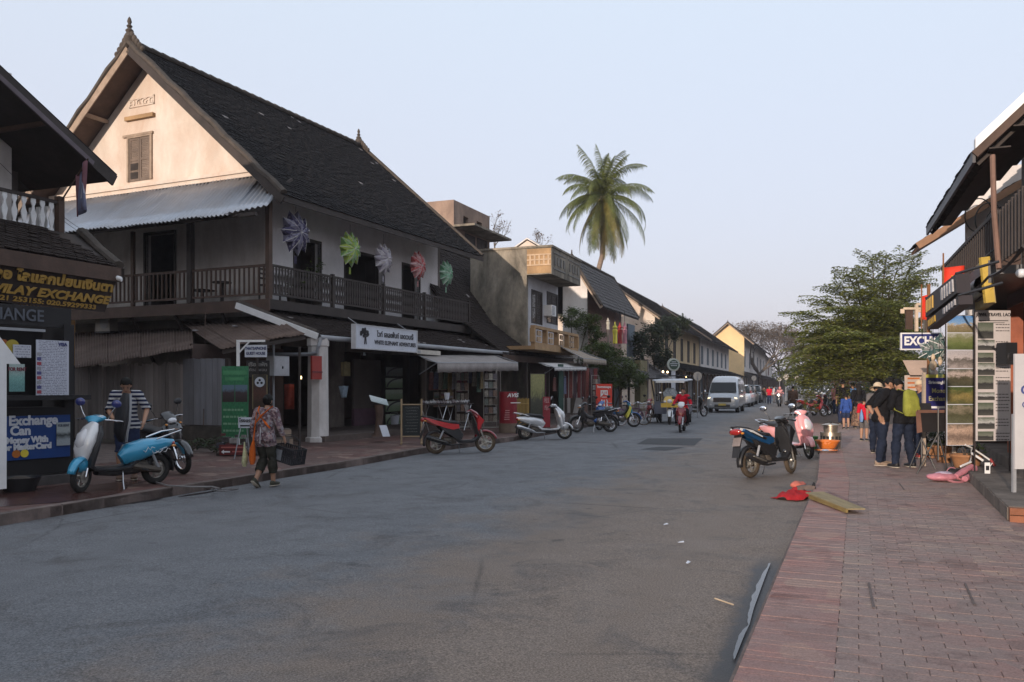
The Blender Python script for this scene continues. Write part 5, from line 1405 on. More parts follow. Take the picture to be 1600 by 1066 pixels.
def motorbike(name,label,loc,heading,style='auto',body=None,accent=None,under=PLAST,seat=SEATM,lean=5,steer=0,group=None,wheels=None,dusty=False,seat_up=False,mirrors=True,mirror_c=None,apron=None,fend=None,extra=None,cover=None,ride=False):
    """heading: direction (dx, dy) the front points to. style: auto (scooter), retro (round scooter), cub (underbone)"""
    rz=math.atan2(heading[1],heading[0])
    o=thing(name,label,'motorbike',loc,rz,group,rx=R(lean))
    tm=DUSTY if dusty else RUBBER;apron=apron or body;fend=fend or body;cover=cover or body
    rw={'auto':.255,'retro':.235,'cub':.28}[style];wb={'auto':.635,'retro':.62,'cub':.61}[style];wk=wheels or {'auto':'3','retro':'5','cub':'spoke'}[style]
    r_axle[0]=rw;S=ST_(steer)
    wheel(o,-wb,rw,.10,wk,tm=tm)
    fp=S @ Vector((wb,0,rw));fw=wheel(o,fp.x,rw,.085,wk,rot=(0,0,steer),tm=tm,y=fp.y)
    def MS():b_=MB();b_.M=S;return b_
    b=MS()
    for sg in (-1,1):b.sweep([(wb,sg*.075,rw),(wb-.09,sg*.07,rw+.24),(wb-.16,sg*.06,rw+.42)],[(.016,.016),(.022,.022),(.024,.024)],n=8)
    b.build('fork',CHROME if style != 'auto' else ALLOY,o,smooth=True)
    b=MS();fender(b,wb,rw+.045,R(5 if style=='cub' else 15),R(150),.075);ob=b.build('front_fender',fend,o,smooth='all',fix=False);ob.modifiers.new('s','SOLIDIFY').thickness=.006
    if style=='retro':
        b=MS();b.ell((wb-.02,0,rw+.17),(.17,.085,.12),14,10);b.build('fender_cap',fend,o,smooth=True)
    # handlebar group
    hz_={'auto':1.0,'retro':1.02,'cub':.98}[style];hxx=.30
    b=MS();b.tube([(hxx-.13,-.33,hz_-.02),(hxx-.03,-.2,hz_+.01),(hxx,0,hz_+.01),(hxx-.03,.2,hz_+.01),(hxx-.13,.33,hz_-.02)],.012,7);b.build('handlebar',CHROME if style=='retro' else PLAST,o,smooth=True)
    for sg in (-1,1):
        b=MS();b.tube([(hxx-.145,sg*.345,hz_-.022),(hxx-.08,sg*.25,hz_)],.019,8);b.build('grip',PLAST,o,smooth=True)
        b=MS();b.tube([(hxx+.0,sg*.16,hz_+.01),(hxx-.02,sg*.24,hz_+.012),(hxx-.1,sg*.36,hz_-.005)],.006,5);b.build('brake_lever',CHROME,o,smooth=True)
        if mirrors:
            b=MS();b.tube([(hxx-.03,sg*.17,hz_+.02),(hxx-.02,sg*.22,hz_+.12),(hxx-.05,sg*.27,hz_+.21)],.006,5)
            mo=b.build('mirror',CHROME if mirror_c else PLAST,o,smooth=True)
            b=MS();b.ell((hxx-.055,sg*.275,hz_+.25),(.028,.075,.055 if not mirror_c else .06),14,8);b.build('mirror_shell',mirror_c or PLAST,mo,smooth=True)
            b=MS();b.ell((hxx-.073,sg*.275,hz_+.25),(.014,.066,.047 if not mirror_c else .05),14,8);b.build('mirror_glass',MIRR,mo,smooth=True)
    if style=='retro':
        b=MS();b.sweep([(hxx+.09,0,hz_-.03),(hxx+.04,0,hz_+.02),(hxx-.06,0,hz_+.03),(hxx-.12,0,hz_)],[(.05,.03),(.14,.055),(.13,.05),(.06,.02)],n=14,side=(0,1,0));b.build('handlebar_cover',cover,o,smooth=True)
        b=MB();b.sweep([(.55,0,.46),(.545,0,.60),(.50,0,.76),(.44,0,.90),(.38,0,.99)],[(.12,.06),(.185,.085),(.20,.09),(.165,.07),(.08,.04)],n=16,p=2.4,side=(0,1,0));b.build('front_panel',apron,o,smooth=True)
        b=MB();b.sweep([(.585,0,.60),(.60,0,.70),(.565,0,.82),(.51,0,.90)],[(.04,.02),(.11,.045),(.105,.05),(.04,.02)],n=14,side=(0,1,0));hl=b.build('headlight',LENS,o,smooth=True)
        b=MB();b.lathe([(0,0),(.04,.0),(.06,.03),(.0,.028)],(.57,0,.74),14,'x');b.build('reflector',CHROME,hl,smooth=True)
        for sg in (-1,1):b=MB();b.ell((.50,sg*.15,.74),(.03,.02,.055),10,7);b.build('indicator',LENS,o,smooth=True)
        b=MB();b.sweep([(.50,0,.36),(.46,0,.62),(.38,0,.86),(.33,0,.95)],[(.19,.05),(.235,.06),(.21,.05),(.10,.03)],n=14,p=3,side=(0,1,0));b.build('leg_shield',under,o,smooth=True)
        b=MB();b.sweep([(.50,0,.40),(.40,0,.32),(.15,0,.30),(-.12,0,.31),(-.25,0,.42)],[(.12,.04),(.14,.035),(.15,.03),(.15,.035),(.12,.04)],n=14,p=4,side=(0,1,0));b.build('floorboard',under if under is not PLAST else PLAST,o,smooth=True)
        b=MB();b.sweep([(-.04,0,.42),(-.16,0,.50),(-.40,0,.57),(-.66,0,.62),(-.90,0,.65)],[(.05,.10),(.15,.16),(.17,.15),(.15,.11),(.05,.04)],n=18,p=2.3,side=(0,1,0));b.build('rear_body',body,o,smooth=True)
        b=MB();b.sweep([(.34,0,.27),(.1,0,.25),(-.25,0,.27),(-.5,0,.33)],[(.08,.05),(.11,.06),(.11,.08),(.06,.05)],n=12,p=3,side=(0,1,0));b.build('belly_cover',PLAST,o,smooth=True)
    else:
        pz=0 if style=='auto' else .02
        b=MB();b.sweep([(.50,0,.50),(.50,0,.66),(.45,0,.84),(.36,0,.97)],[(.07,.04),(.13,.05),(.12,.05),(.05,.03)],n=14,p=2.6,side=(0,1,0));b.build('front_panel',apron,o,smooth=True)
        b=MS();b.sweep([(.50,0,.88),(.42,0,.97),(.30,0,1.05),(.20,0,1.02)],[(.05,.03),(.12,.045),(.11,.04),(.06,.02)],n=14,side=(0,1,0));b.build('handlebar_cover',cover,o,smooth=True)
        for sg in (-1,1):
            pl_=[(.44,.95),(.60,.80),(.50,.66),(.42,.50),(.38,.62),(.40,.80)] if style=='auto' else [(.42,.90),(.50,.80),(.44,.62),(.34,.40),(.26,.34),(.24,.46),(.34,.66)]
            b=MB();b.prism(pl_,sg*.09,sg*.17,'y',.16);b.build('side_fairing',accent or apron,o)
        b=MS() if style=='cub' else MB();lz=.80 if style=='auto' else .93
        b.ell((.545 if style=='auto' else .47,0,lz),(.05,.085,.055),14,9);b.build('headlight',LENS,o,smooth=True)
        for sg in (-1,1):b=MB();b.ell((.50,sg*.13,lz-.05),(.035,.025,.02),10,6);b.build('indicator',AMBER,o,smooth=True)
        b=MB();b.sweep([(.44,0,.42),(.40,0,.66),(.33,0,.90)],[(.13,.03),(.16,.035),(.08,.02)],n=12,p=3,side=(0,1,0));b.build('leg_shield',under,o,smooth=True)
        if style=='auto':
            b=MB();b.sweep([(.46,0,.40),(.30,0,.29),(.0,0,.29),(-.15,0,.38),(-.22,0,.52)],[(.11,.04),(.13,.04),(.14,.04),(.13,.05),(.11,.05)],n=12,p=4,side=(0,1,0));b.build('floorboard',under,o,smooth=True)
            lp=[(.02,.34),(.06,.46),(-.06,.62),(-.30,.68),(-.62,.70),(-.50,.56),(-.30,.44),(-.14,.33)]
            up_=[(-.02,.60),(-.04,.70),(-.30,.73),(-.62,.80),(-.93,.89),(-.95,.85),(-.74,.73),(-.44,.62),(-.20,.56)]
            b=MB();both(b,lp,.06,.135,.14);b.build('lower_side_panel',under,o)
            for sg in (-1,1):b=MB();b.prism(up_,sg*.05,sg*.155,'y',.10);b.build('side_panel',body,o)
        else:
            b=MB();b.sweep([(.42,0,.80),(.20,0,.55),(.0,0,.50),(-.2,0,.62)],[(.04,.05),(.05,.07),(.055,.07),(.07,.08)],n=10,side=(0,1,0));b.build('frame_cover',under,o,smooth=True)
            up_=[(-.02,.56),(.02,.66),(-.30,.72),(-.62,.78),(-.90,.84),(-.92,.80),(-.66,.66),(-.36,.56),(-.15,.50)]
            for sg in (-1,1):b=MB();b.prism(up_,sg*.05,sg*.13,'y',.12);b.build('side_panel',body,o)
            b=MB();b.ell((.08,0,.30),(.17,.12,.10),12,8);b.sweep([(.16,0,.34),(.36,0,.38)],(.06,.06),n=10);b.build('engine',ENGM,o,smooth=True)
        if accent:
            for sg in (-1,1):b=MB();b.prism([(-.25,.69),(-.60,.78),(-.90,.865),(-.55,.73),(-.3,.65)],sg*.145,sg*.160,'y',.1);b.build('stripe',accent,o)
    # seat
    sp=[(-.0,0,.70),(-.14,0,.745),(-.36,0,.755),(-.56,0,.80),(-.78,0,.83)]
    if style=='retro':sp=[(-.04,0,.66),(-.16,0,.72),(-.36,0,.735),(-.56,0,.755),(-.76,0,.75)]
    b=MB();b.sweep(sp,[(.07,.025),(.13,.05),(.15,.055),(.135,.05),(.06,.02)],n=14,p=2.6,side=(0,1,0))
    if seat_up:
        M_=Matrix.Translation((-.02,0,.68)) @ Matrix.Rotation(R(80),4,'Y') @ Matrix.Translation((.02,0,-.68));b.v=[tuple(M_ @ Vector(v)) for v in b.v]
    so_=b.build('seat',seat,o,smooth=True)
    if seat_up:
        b=MB();b.sweep(sp,[(.06,.03),(.135,.03),(.155,.03),(.14,.03),(.06,.02)],n=14,p=2.6,side=(0,1,0));b.v=[tuple(M_ @ (Vector(v)+Vector((0,0,-.05)))) for v in b.v];b.build('seat_base',GREYP,so_,smooth=True)
    # tail, rack, rear guard, plate
    tz=.86 if style=='auto' else .80 if style=='cub' else .66;tx_=-.95 if style=='auto' else-.92 if style=='cub' else-.87
    b=MB();b.ell((tx_,0,tz-.03),(.05,.085,.045),12,8);b.build('tail_light',REDL,o,smooth=True)
    for sg in (-1,1):b=MB();b.ell((tx_+.03,sg*.12,tz-.06),(.04,.03,.022),10,6);b.build('indicator',AMBER,o,smooth=True)
    b=MB();zz=tz+(.03 if style != 'retro' else .14)
    b.tube([(-.52,-.14,zz-.08),(-.80,-.15,zz),(-.98,-.08,zz+.03),(-.98,.08,zz+.03),(-.80,.15,zz),(-.52,.14,zz-.08)],.013,7);b.build('grab_rail',CHROME if style=='retro' else (PLAST if style=='auto' else CHROME),o,smooth=True)
    b=MB();fender(b,-wb,rw+.06,R(60),R(190),.07);ob=b.build('rear_fender',PLAST,o,smooth='all',fix=False);ob.modifiers.new('s','SOLIDIFY').thickness=.006
    b=MB();b.slab([(tx_+.06,-.09,tz-.08),(tx_+.06,.09,tz-.08),(tx_-.08,.075,rw+.12),(tx_-.08,-.075,rw+.12)],(.012,0,.004));g_=b.build('mud_flap',PLAST,o)
    b=MB();b.slab([(tx_+.035,-.085,tz-.13),(tx_+.035,.085,tz-.13),(tx_-.03,.085,tz-.28),(tx_-.03,-.085,tz-.28)],(-.006,0,-.002));b.build('number_plate',mat('dull_plate',(.25,.21,.2),.6,var=.3),g_)
    # engine swing arm, exhaust, stand
    b=MB();b.sweep([(-.18,.05,.33),(-.40,.10,.28),(-wb,.10,rw+.0)],[(.09,.07),(.08,.06),(.06,.05)],n=10);b.ell((-.34,.0,.31),(.16,.11,.10),12,8)
    for k in range(6):b.box(-.26+k*.022,-.252+k*.022,-.11,.11,.24,.38)
    b.build('engine_block' if style != 'cub' else 'swing_arm',ENGM,o,smooth=30)
    b=MB();b.sweep([(.0,-.08,.22),(-.3,-.13,.21),(-.45,-.155,.26),(-.85,-.165,.40 if style != 'cub' else .33),(-.92,-.165,.42 if style != 'cub' else .345)],[(.018,.018),(.02,.02),(.045,.055),(.05,.06),(.03,.035)],n=10);b.build('exhaust',STEEL if style=='cub' or body is silver else PLAST,o,smooth=True)
    b=MB();b.sweep([(-.45,-.215,.28),(-.60,-.222,.32),(-.80,-.222,.385)],[(.03,.01),(.045,.012),(.03,.01)],n=8);b.build('exhaust_guard',CHROME if style=='cub' or body is silver else ALLOY,o,smooth=True)
    for sg in (-1,1):b=MB();b.tube([(-wb+.02,sg*.12,rw+.02),(-wb+.22,sg*.11,.66)],.022,7);b.build('shock_absorber',GREYP,o,smooth=True)
    if not ride:
        b=MB();b.tube([(-.02,.10,.27),(.03,.20,.12),(.05,.27,-.005)],.010,6);b.ell((.05,.275,.0),(.03,.02,.008),8,5);b.build('side_stand',STEEL,o,smooth=True)
    for sg in (-1,1):b=MB();b.tube([(-.30,sg*.14,.28),(-.34,sg*.24,.27)],.014,6);b.build('foot_peg',PLAST,o,smooth=True)
    if extra:extra(o)
    return o
silver=paint('silver_paint',(.62,.63,.65),metal=.45)
blue_p=paint('sky_blue_paint',(.03,.30,.50));white_p=paint('white_bike_paint',(.70,.70,.70));red_p=paint('red_paint',(.48,.018,.022));black_p=paint('gloss_black',(.018,.018,.020));navy_p=paint('blue_paint',(.02,.09,.30));deepblue=paint('deep_blue_paint',(.010,.075,.19));pink_p=paint('pink_paint',(.80,.36,.36),metal=0);maroon_p=paint('maroon_paint',(.22,.012,.02));mblue=paint('mirror_navy',(.02,.03,.16))
RG=-.12
def gy(px,Y,z=RG):return ((px-CX)/FOC*Y,Y,z)
def mid(ax,ay,bx,by,z):return ((ax+bx)/2,(ay+by)/2,z)
# 1 the sky blue scooter on the left pavement
def splash(o):
    b=MB()
    for sg in (-1,1):
        for k in range(6):
            a=k*1.1;c=Vector((-.42-.07*k,sg*(.168-.004*k),.56+.03*math.sin(k*2)));b.tube([c,c+Vector((.05,0,.04*math.cos(a))),c+Vector((.09,0,-.03)),c+Vector((.12,0,.03*math.sin(a)))],.005,4)
    b.build('white_pattern',white_p,o)
    b=MB();b.sweep([(-.95,0,.62),(-1.06,0,.52),(-1.1,0,.44)],[(.07,.015),(.07,.015),(.04,.01)],n=8,side=(0,1,0));b.build('tail_guard',blue_p,o,smooth=True)
    b=MB()
    for k in range(3):b.box(.597,.602,-.03,.03,.615+k*.018,.622+k*.018)
    b.build('vent',PLAST,o)
motorbike('scooter','sky blue and white round scooter with navy mirrors and raised seat on the left pavement',(-5.90,12.43,.005),(-.55,-.83),'retro',body=blue_p,apron=white_p,under=PLAST,fend=blue_p,cover=blue_p,lean=-4,steer=R(30),mirror_c=mblue,seat_up=True,extra=splash)
# 2 red and black scooter
motorbike('scooter','red and black scooter parked at the left kerb beside the chalkboard',(-1.25,20.35,RG),(.92,.38),'auto',body=red_p,apron=maroon_p,accent=red_p,fend=maroon_p,cover=maroon_p,lean=-5,steer=R(-18),dusty=True,wheels='5')
# 3 silver scooter
motorbike('scooter','silver round scooter parked at the left kerb in front of the tiled shop',(1.02,25.6,RG),(.97,.2),'retro',body=silver,under=silver,apron=silver,fend=silver,cover=silver,lean=-4,steer=R(-12))
# 4.. underbones and bicycles along the left kerb
def wr(o):pass
motorbike('motorbike','black underbone motorbike with chrome exhaust left of the blue ones',gy(927,29.5),(-.98,-.15),'cub',body=black_p,apron=black_p,fend=black_p,cover=black_p,lean=4,steer=R(10),group=None)
motorbike('motorbike','light blue underbone motorbike directly behind the black one',gy(945,31.5),(-.35,-.9),'cub',body=blue_p,apron=navy_p,fend=navy_p,cover=navy_p,lean=4,steer=R(-15))
motorbike('motorbike','blue motorbike with yellow flash parked just left of the bicycles',gy(968,33.0),(.9,.25),'cub',body=deepblue,apron=blue_p,accent=mat('yellow_flash',(.6,.55,.08),.4),fend=navy_p,cover=navy_p,lean=-4,steer=R(-8))
motorbike('motorbike','maroon motorbike parked between bicycles and the jumbo taxi',gy(1022,37.5),(-.5,-.85),'cub',body=maroon_p,apron=maroon_p,accent=white_p,fend=maroon_p,cover=maroon_p,lean=4)
motorbike('motorbike','dark motorbike parked by the round white sign post',gy(1087,44),(.8,.5),'cub',body=black_p,apron=black_p,cover=black_p,lean=-4)
def bicycle(label,loc,heading,m_,steer=0,r=.33,group=None):
    o=thing('bicycle',label,'bicycle',loc,math.atan2(heading[1],heading[0]),group,rx=R(-5))
    S=ST_(steer,.42);wheel(o,-.52,r,.035,'spoke',tm=DUSTY);fp=S @ Vector((.54,0,r));wheel(o,fp.x,r,.035,'spoke',tm=DUSTY,y=fp.y,rot=(0,0,steer))
    b=MB()
    for a,c in (((-.05,0,.28),(.36,0,.62)),((-.05,0,.28),(-.2,0,.78)),((-.18,0,.70),(.35,0,.72)),((-.52,.04,r),(-.05,.03,.28)),((-.52,-.04,r),(-.05,-.03,.28)),((-.52,.04,r),(-.19,.02,.68)),((-.52,-.04,r),(-.19,-.02,.68)),((.36,0,.60),(.34,0,.86))):b.tube([a,c],.014,6)
    b.build('frame',m_,o,smooth=True)
    b=MB();b.M=S
    for sg in (-1,1):b.tube([(.54,sg*.04,r),(.42,sg*.04,.58),(.36,0,.62)],.011,6)
    b.build('fork',m_,o,smooth=True)
    b=MB();b.M=S;b.tube([(.18,-.28,.93),(.32,-.2,.96),(.34,0,.90),(.32,.2,.96),(.18,.28,.93)],.011,6);b.build('handlebar',CHROME,o,smooth=True)
    b=MB();b.sweep([(-.36,0,.84),(-.22,0,.85),(-.06,0,.83)],[(.10,.025),(.09,.03),(.02,.02)],n=10,side=(0,1,0));b.build('saddle',SEATM,o,smooth=True)
    b=MB();b.lathe([(0,-.01),(.09,-.01),(.09,.01),(0,.01)],(-.05,-.05,.28),16,'y');b.tube([(-.05,-.06,.28),(.05,-.07,.14)],.01,5);b.tube([(-.05,.06,.28),(-.15,.07,.42)],.01,5);b.build('crank',STEEL,o)
    b=MB();r_axle[0]=r;fender(b,-.52,r+.025,R(20),R(170),.025);b.build('mudguard',m_,o,smooth='all',fix=False)
    b=MB()
    for k in range(4):b.tube([(.44,-.12+.08*k,.72),(.44,-.12+.08*k,.90)],.004,3);b.tube([(.66,-.12+.08*k,.74),(.66,-.12+.08*k,.92)],.004,3)
    for z in (.72,.81,.90):b.tube([(.44,-.13,z),(.67,-.13,z+.02),(.67,.13,z+.02),(.44,.13,z),(.44,-.13,z)],.004,3)
    b.build('basket',STEEL,o)
    return o
bicycle('purple bicycle with front basket behind the blue motorbike',gy(988,34.6),(.9,.3),mat('purple_enamel',(.09,.03,.09),.4),R(-10))
bicycle('dark red bicycle leaning beside the purple one',gy(1006,36),(-.6,-.8),mat('dark_red_enamel',(.15,.02,.02),.4),R(12))
# right side
def rearmud(o):
    b=MB();b.ell((-.58,.06,.46),(.07,.05,.12),10,8);b.build('air_filter_cover',GOLDP,o,smooth=True)
    for sg in (-1,1):b=MB();b.sweep([(-.95,sg*.10,.87),(-.7,sg*.165,.83),(-.42,sg*.168,.72)],[(.012,.03),(.008,.022),(.006,.012)],n=6);b.build('white_decal',white_p,o,smooth=True)
    b=MB();b.ell((-.965,0,.83),(.06,.13,.06),14,8);b.build('tail_lamp_cluster',REDL,o,smooth=True)
    b=MB();b.sweep([(-.63,.12,.255),(-.4,.13,.22),(-.2,.12,.25)],(.035,.03),n=8);b.build('transmission_cover',GOLDP,o,smooth=True)
motorbike('scooter','black scooter with blue tail panel and muddy wheels at the right kerb',(4.80,15.32,RG),(.80,.60),'auto',body=deepblue,apron=black_p,accent=black_p,fend=black_p,cover=black_p,lean=-6,steer=R(14),dusty=True,wheels='5',extra=rearmud)
motorbike('scooter','pink scooter with rounded front shield facing the camera behind the black scooter',(6.5,19.4,RG),(.45,-.85),'retro',body=pink_p,apron=pink_p,under=pink_p,fend=pink_p,cover=pink_p,lean=5,steer=R(-24))
motorbike('motorbike','red motorbike at the front of the row on the right pavement',gy(1272,41,0),(.9,.35),'cub',body=red_p,apron=red_p,fend=maroon_p,cover=red_p,lean=-5,group=None)
motorbike('motorbike','red and black motorbike second in the right hand row',gy(1284,43,0),(.75,.5),'cub',body=red_p,apron=black_p,fend=black_p,cover=maroon_p,lean=-5)
motorbike('motorbike','black motorbike third in the right hand row',gy(1296,45.5,0),(.8,.45),'cub',body=black_p,apron=black_p,cover=black_p,lean=-5)
motorbike('motorbike','grey motorbike far behind the red ones on the right',gy(1290,52,0),(.3,.9),'auto',body=silver,apron=black_p,lean=-5)
motorbike('scooter','white scooter parked far behind the row of motorbikes',gy(1283,58,0),(.5,.8),'retro',body=white_p,apron=white_p,lean=-5)
motorbike('motorbike','black motorbike lying in shade behind the sky blue scooter',(-6.15,14.75,.005),(.75,-.6),'cub',body=black_p,apron=black_p,cover=black_p,fend=black_p,lean=8,mirrors=True)
HEADLAMP=mat('lit_headlamp',(.9,.9,.85),.3,emit=(1,.93,.8,9))
def litlamp(o):b=MB();b.ell((.60,0,.93),(.03,.085,.07),12,8);b.build('lit_headlight',HEADLAMP,o,smooth=True)
RIDER1=motorbike('motorbike','dark red motorbike ridden by the person in the red jacket',gy(1066,29.6),(-.30,-.95),'cub',body=red_p,apron=maroon_p,fend=maroon_p,cover=white_p,lean=0,ride=True)
RIDER2=motorbike('motorbike','oncoming motorbike with its headlight shining far down the road',gy(1218,66),(-.42,-.9),'cub',body=black_p,apron=black_p,lean=0,ride=True,extra=litlamp)

# ------------------------------------------------------------------ van, cars, jumbo taxi
def shell(mb,st,n=24,p=5.0):
    """body from cross sections (x, half width, z bottom, z top, shoulder z, tumble)"""
    vs=[]
    for (x,hw,zb_,zt_,zs_,tb) in st:
        cz_,hh=(zb_+zt_)/2,(zt_-zb_)/2
        for k in range(n):
            a=2*math.pi*k/n;ca,sa=math.cos(a),math.sin(a);y=math.copysign(abs(ca) **(2/p),ca)*hw;z=cz_+math.copysign(abs(sa) **(2/p),sa)*hh
            if z>zs_ and zt_>zs_:y *= 1-tb*(z-zs_)/(zt_-zs_)
            vs.append((x,y,z))
    L_=len(st);mb.add(vs,[(i*n+k,i*n+(k+1) % n,(i+1)*n+(k+1) % n,(i+1)*n+k) for i in range(L_-1) for k in range(n)]+[tuple(range(n)),tuple((L_-1)*n+k for k in range(n))])
def carwheel(o,x,y,r,w_=.2):
    wo=sub('wheel',o,(x,y,r));key=('car',round(r,2))
    if key not in _W:
        b=MB();b.lathe([(r*.62,-w_/2),(r*.95,-w_/2),(r,-w_*.35),(r,w_*.35),(r*.95,w_/2),(r*.62,w_/2)],n=24,axis='y');t=b.build('tyre',RUBBER,wo,smooth=30)
        b=MB();b.lathe([(0,-.03),(r*.2,-.03),(r*.25,-.02)],n=10,axis='y');b.lathe([(r*.64,-w_*.45),(r*.64,w_*.45)],n=20,axis='y');b.lathe([(r*.2,w_*.3),(0,w_*.3)],n=10,axis='y')
        for k in range(6):
            a=k*math.pi/3
            for s_ in (-1,1):b.beam((0,s_*w_*.3,0),(r*.63*math.cos(a),s_*w_*.34,r*.63*math.sin(a)),.06,.02,side=(0,1,0))
        q=b.build('rim',ALLOY,wo);_W[key]=(t.data,q.data)
    else:inst('tyre',_W[key][0],wo,(0,0,0));inst('rim',_W[key][1],wo,(0,0,0))
VANP=paint('silver_van_paint',(.44,.47,.51),metal=.3);TINT=mat('tinted_glass',(.012,.016,.018),.12,var=.05,spec=.35)
WARMH=mat('van_headlamp',(.85,.8,.7),.2,emit=(1,.72,.38,1.2))
van=thing('van','silver high roof minibus driving towards the camera on the left side','van',gy(1136,52.5),math.atan2(-.93,-.36))
b=MB();shell(b,[(2.44,.74,.45,.78,.6,.02),(2.42,.84,.32,.92,.8,.02),(2.30,.92,.26,1.10,.9,.05),(2.02,.94,.24,1.26,1.0,.08),(1.62,.94,.24,1.85,1.05,.14),(1.25,.94,.24,2.16,1.05,.17),(.8,.94,.24,2.25,1.05,.18),(-1.9,.94,.26,2.25,1.05,.18),(-2.32,.92,.3,2.15,1.0,.18),(-2.4,.84,.42,1.95,1.0,.18)],32,6)
b.build('body',VANP,van,smooth='all')
b=MB();b.slab([(2.09,-.80,1.24),(2.09,.80,1.24),(1.60,.72,1.84),(1.60,-.72,1.84)],(.03,0,.02));b.build('windscreen',TINT,van)
for sg in (-1,1):
    for nm,xa,xb in (('cab_window',1.7,.95),('side_window',.8,-.4),('side_window',-.5,-2.1)):
        b=MB();b.slab([(xa,sg*.935,1.16),(xb,sg*.935,1.16),(xb,sg*.85,1.75),(xa-.22*(nm[0]=='c'),sg*.85,1.75)],(0,sg*.015,.003));b.build(nm,TINT,van)
    b=MB();b.ell((2.34,sg*.73,.87),(.08,.15,.10),14,8);b.build('headlight',WARMH,van,smooth=True)
    b=MB();b.ell((2.42,sg*.68,.50),(.04,.07,.055),12,7);b.build('fog_light',LENS,van,smooth=True)
    b=MB();b.sweep([(1.85,sg*.93,1.2),(1.92,sg*1.03,1.24)],(.02,.02),n=6);b.ell((1.93,sg*1.09,1.28),(.06,.07,.12),12,8);b.build('wing_mirror',CHROME,van,smooth=True)
    for x in (1.55,-1.35):carwheel(van,x,sg*.80,.33)
b=MB();b.box(2.43,2.46,-.52,.52,.66,.94);g_=b.build('grille',PLAST,van)
b=MB()
for k in range(3):b.box(2.455,2.475,-.54,.54,.68+k*.10,.70+k*.10)
b.build('grille_bar',CHROME,g_)
b=MB();b.box(2.44,2.47,-.46,.46,.36,.52);b.build('lower_intake',PLAST,van)
b=MB();b.box(2.45,2.49,-.22,.22,.46,.58);b.build('number_plate',mat('yellow_plate',(.55,.42,.1),.5),van)
b=MB();b.tube([(2.12,-.6,1.27),(2.0,-.1,1.40)],.01,4);b.tube([(2.12,.1,1.27),(2.0,.6,1.40)],.01,4);b.build('wiper',PLAST,van)
def car(name,label,loc,rz,m_,kind='suv',group=None):
    o=thing(name,label,'car',loc,rz,group);b=MB()
    if kind=='suv':body_=[(2.25,.70,.45,.72,.6,0),(2.2,.84,.3,.92,.8,.04),(2.0,.90,.26,1.02,.8,.06),(1.1,.91,.25,1.10,.8,.06),(-1.9,.91,.25,1.12,.8,.06),(-2.2,.86,.32,1.05,.8,.05),(-2.28,.76,.45,.9,.7,0)];cab=[(1.25,.72,.95,1.06,1.0,0),(.55,.76,.95,1.62,1.05,.16),(.1,.77,.95,1.70,1.05,.17),(-1.5,.77,.95,1.68,1.05,.18),(-2.0,.74,.95,1.30,1.05,.1),(-2.15,.7,.95,1.05,1.0,0)]
    else:body_=[(2.1,.66,.42,.62,.5,0),(2.05,.80,.28,.78,.7,.04),(1.8,.84,.22,.86,.7,.06),(.9,.85,.2,.95,.7,.06),(-1.7,.85,.2,.98,.7,.06),(-2.0,.8,.28,.9,.7,.05),(-2.06,.7,.42,.8,.7,0)];cab=[(1.0,.66,.8,.92,.9,0),(.35,.70,.8,1.38,.95,.18),(-.1,.71,.8,1.45,.95,.2),(-1.1,.71,.8,1.43,.95,.2),(-1.7,.66,.8,1.0,.95,.1)]
    shell(b,body_,24,5);b.build('body',m_,o,smooth='all')
    b=MB();shell(b,cab,24,5);b.build('cabin_glass',TINT,o,smooth='all')
    zt_=max(c[3] for c in cab);xs=[c[0] for c in cab if c[3]>zt_-.12]
    b=MB();b.sweep([(max(xs)+.05,0,zt_-.06),(max(xs)-.2,0,zt_),(min(xs)+.2,0,zt_),(min(xs)-.1,0,zt_-.07)],[(.5,.01),(.60,.03),(.60,.03),(.5,.01)],n=16,p=4,side=(0,1,0));b.build('roof_panel',m_,o,smooth=True)
    hwf=body_[1][1];xf=body_[1][0];zf=body_[1][3]-.12
    for sg in (-1,1):
        b=MB();b.ell((xf-.02,sg*hwf*.78,zf),(.07,.16,.075),12,7);b.build('headlight',LENS,o,smooth=True)
        b=MB();b.ell((body_[-2][0]+.01,sg*.68,zf+.05),(.05,.12,.10),12,7);b.build('tail_light',REDL,o,smooth=True)
        b=MB();b.ell((.95,sg*.95,1.02 if kind=='suv' else .92),(.06,.08,.07),10,6);b.build('wing_mirror',m_,o,smooth=True)
        for x in (1.35,-1.35):carwheel(o,x,sg*.74,.34 if kind=='suv' else .30)
    b=MB();b.box(xf+.005,xf+.035,-.45,.45,zf-.14,zf+.02);b.build('grille',PLAST,o)
    b=MB();b.box(xf+.02,xf+.05,-.22,.22,zf-.30,zf-.20);b.build('number_plate',mat('yellow_plate',(.55,.42,.1),.5),o)
    b=MB();b.box(-.02,.0,-.01,.01,0,.01)
    return o
sa=math.atan2(.93,.36)
c_blk=paint('car_black',(.015,.017,.02),.25,0);c_gr=paint('car_grey',(.05,.06,.075),.3,0);c_wh=paint('car_white',(.62,.63,.66),metal=0)
car('parked_car','white topped car parked right behind the minibus',gy(1158,66),sa+math.pi,c_wh,'suv')
car('parked_car','black pickup style car parked in the row behind the van',gy(1166,73),sa+math.pi,c_blk,'suv')
car('parked_car','dark grey car parked farther back in the left row',gy(1177,81),sa+math.pi,c_gr,'suv')
car('parked_car','small pale car beyond the people crossing the street',gy(1207,118),sa+math.pi,c_gr,'sedan')
car('distant_car','small white car far away in the middle of the street',gy(1259,150),sa,c_wh,'suv')
car('distant_car','dark car parked far off on the right under the trees',gy(1275,125),sa,c_blk,'sedan')
car('distant_car','grey car barely visible at the end of the street',gy(1243,172),sa,c_gr,'sedan')
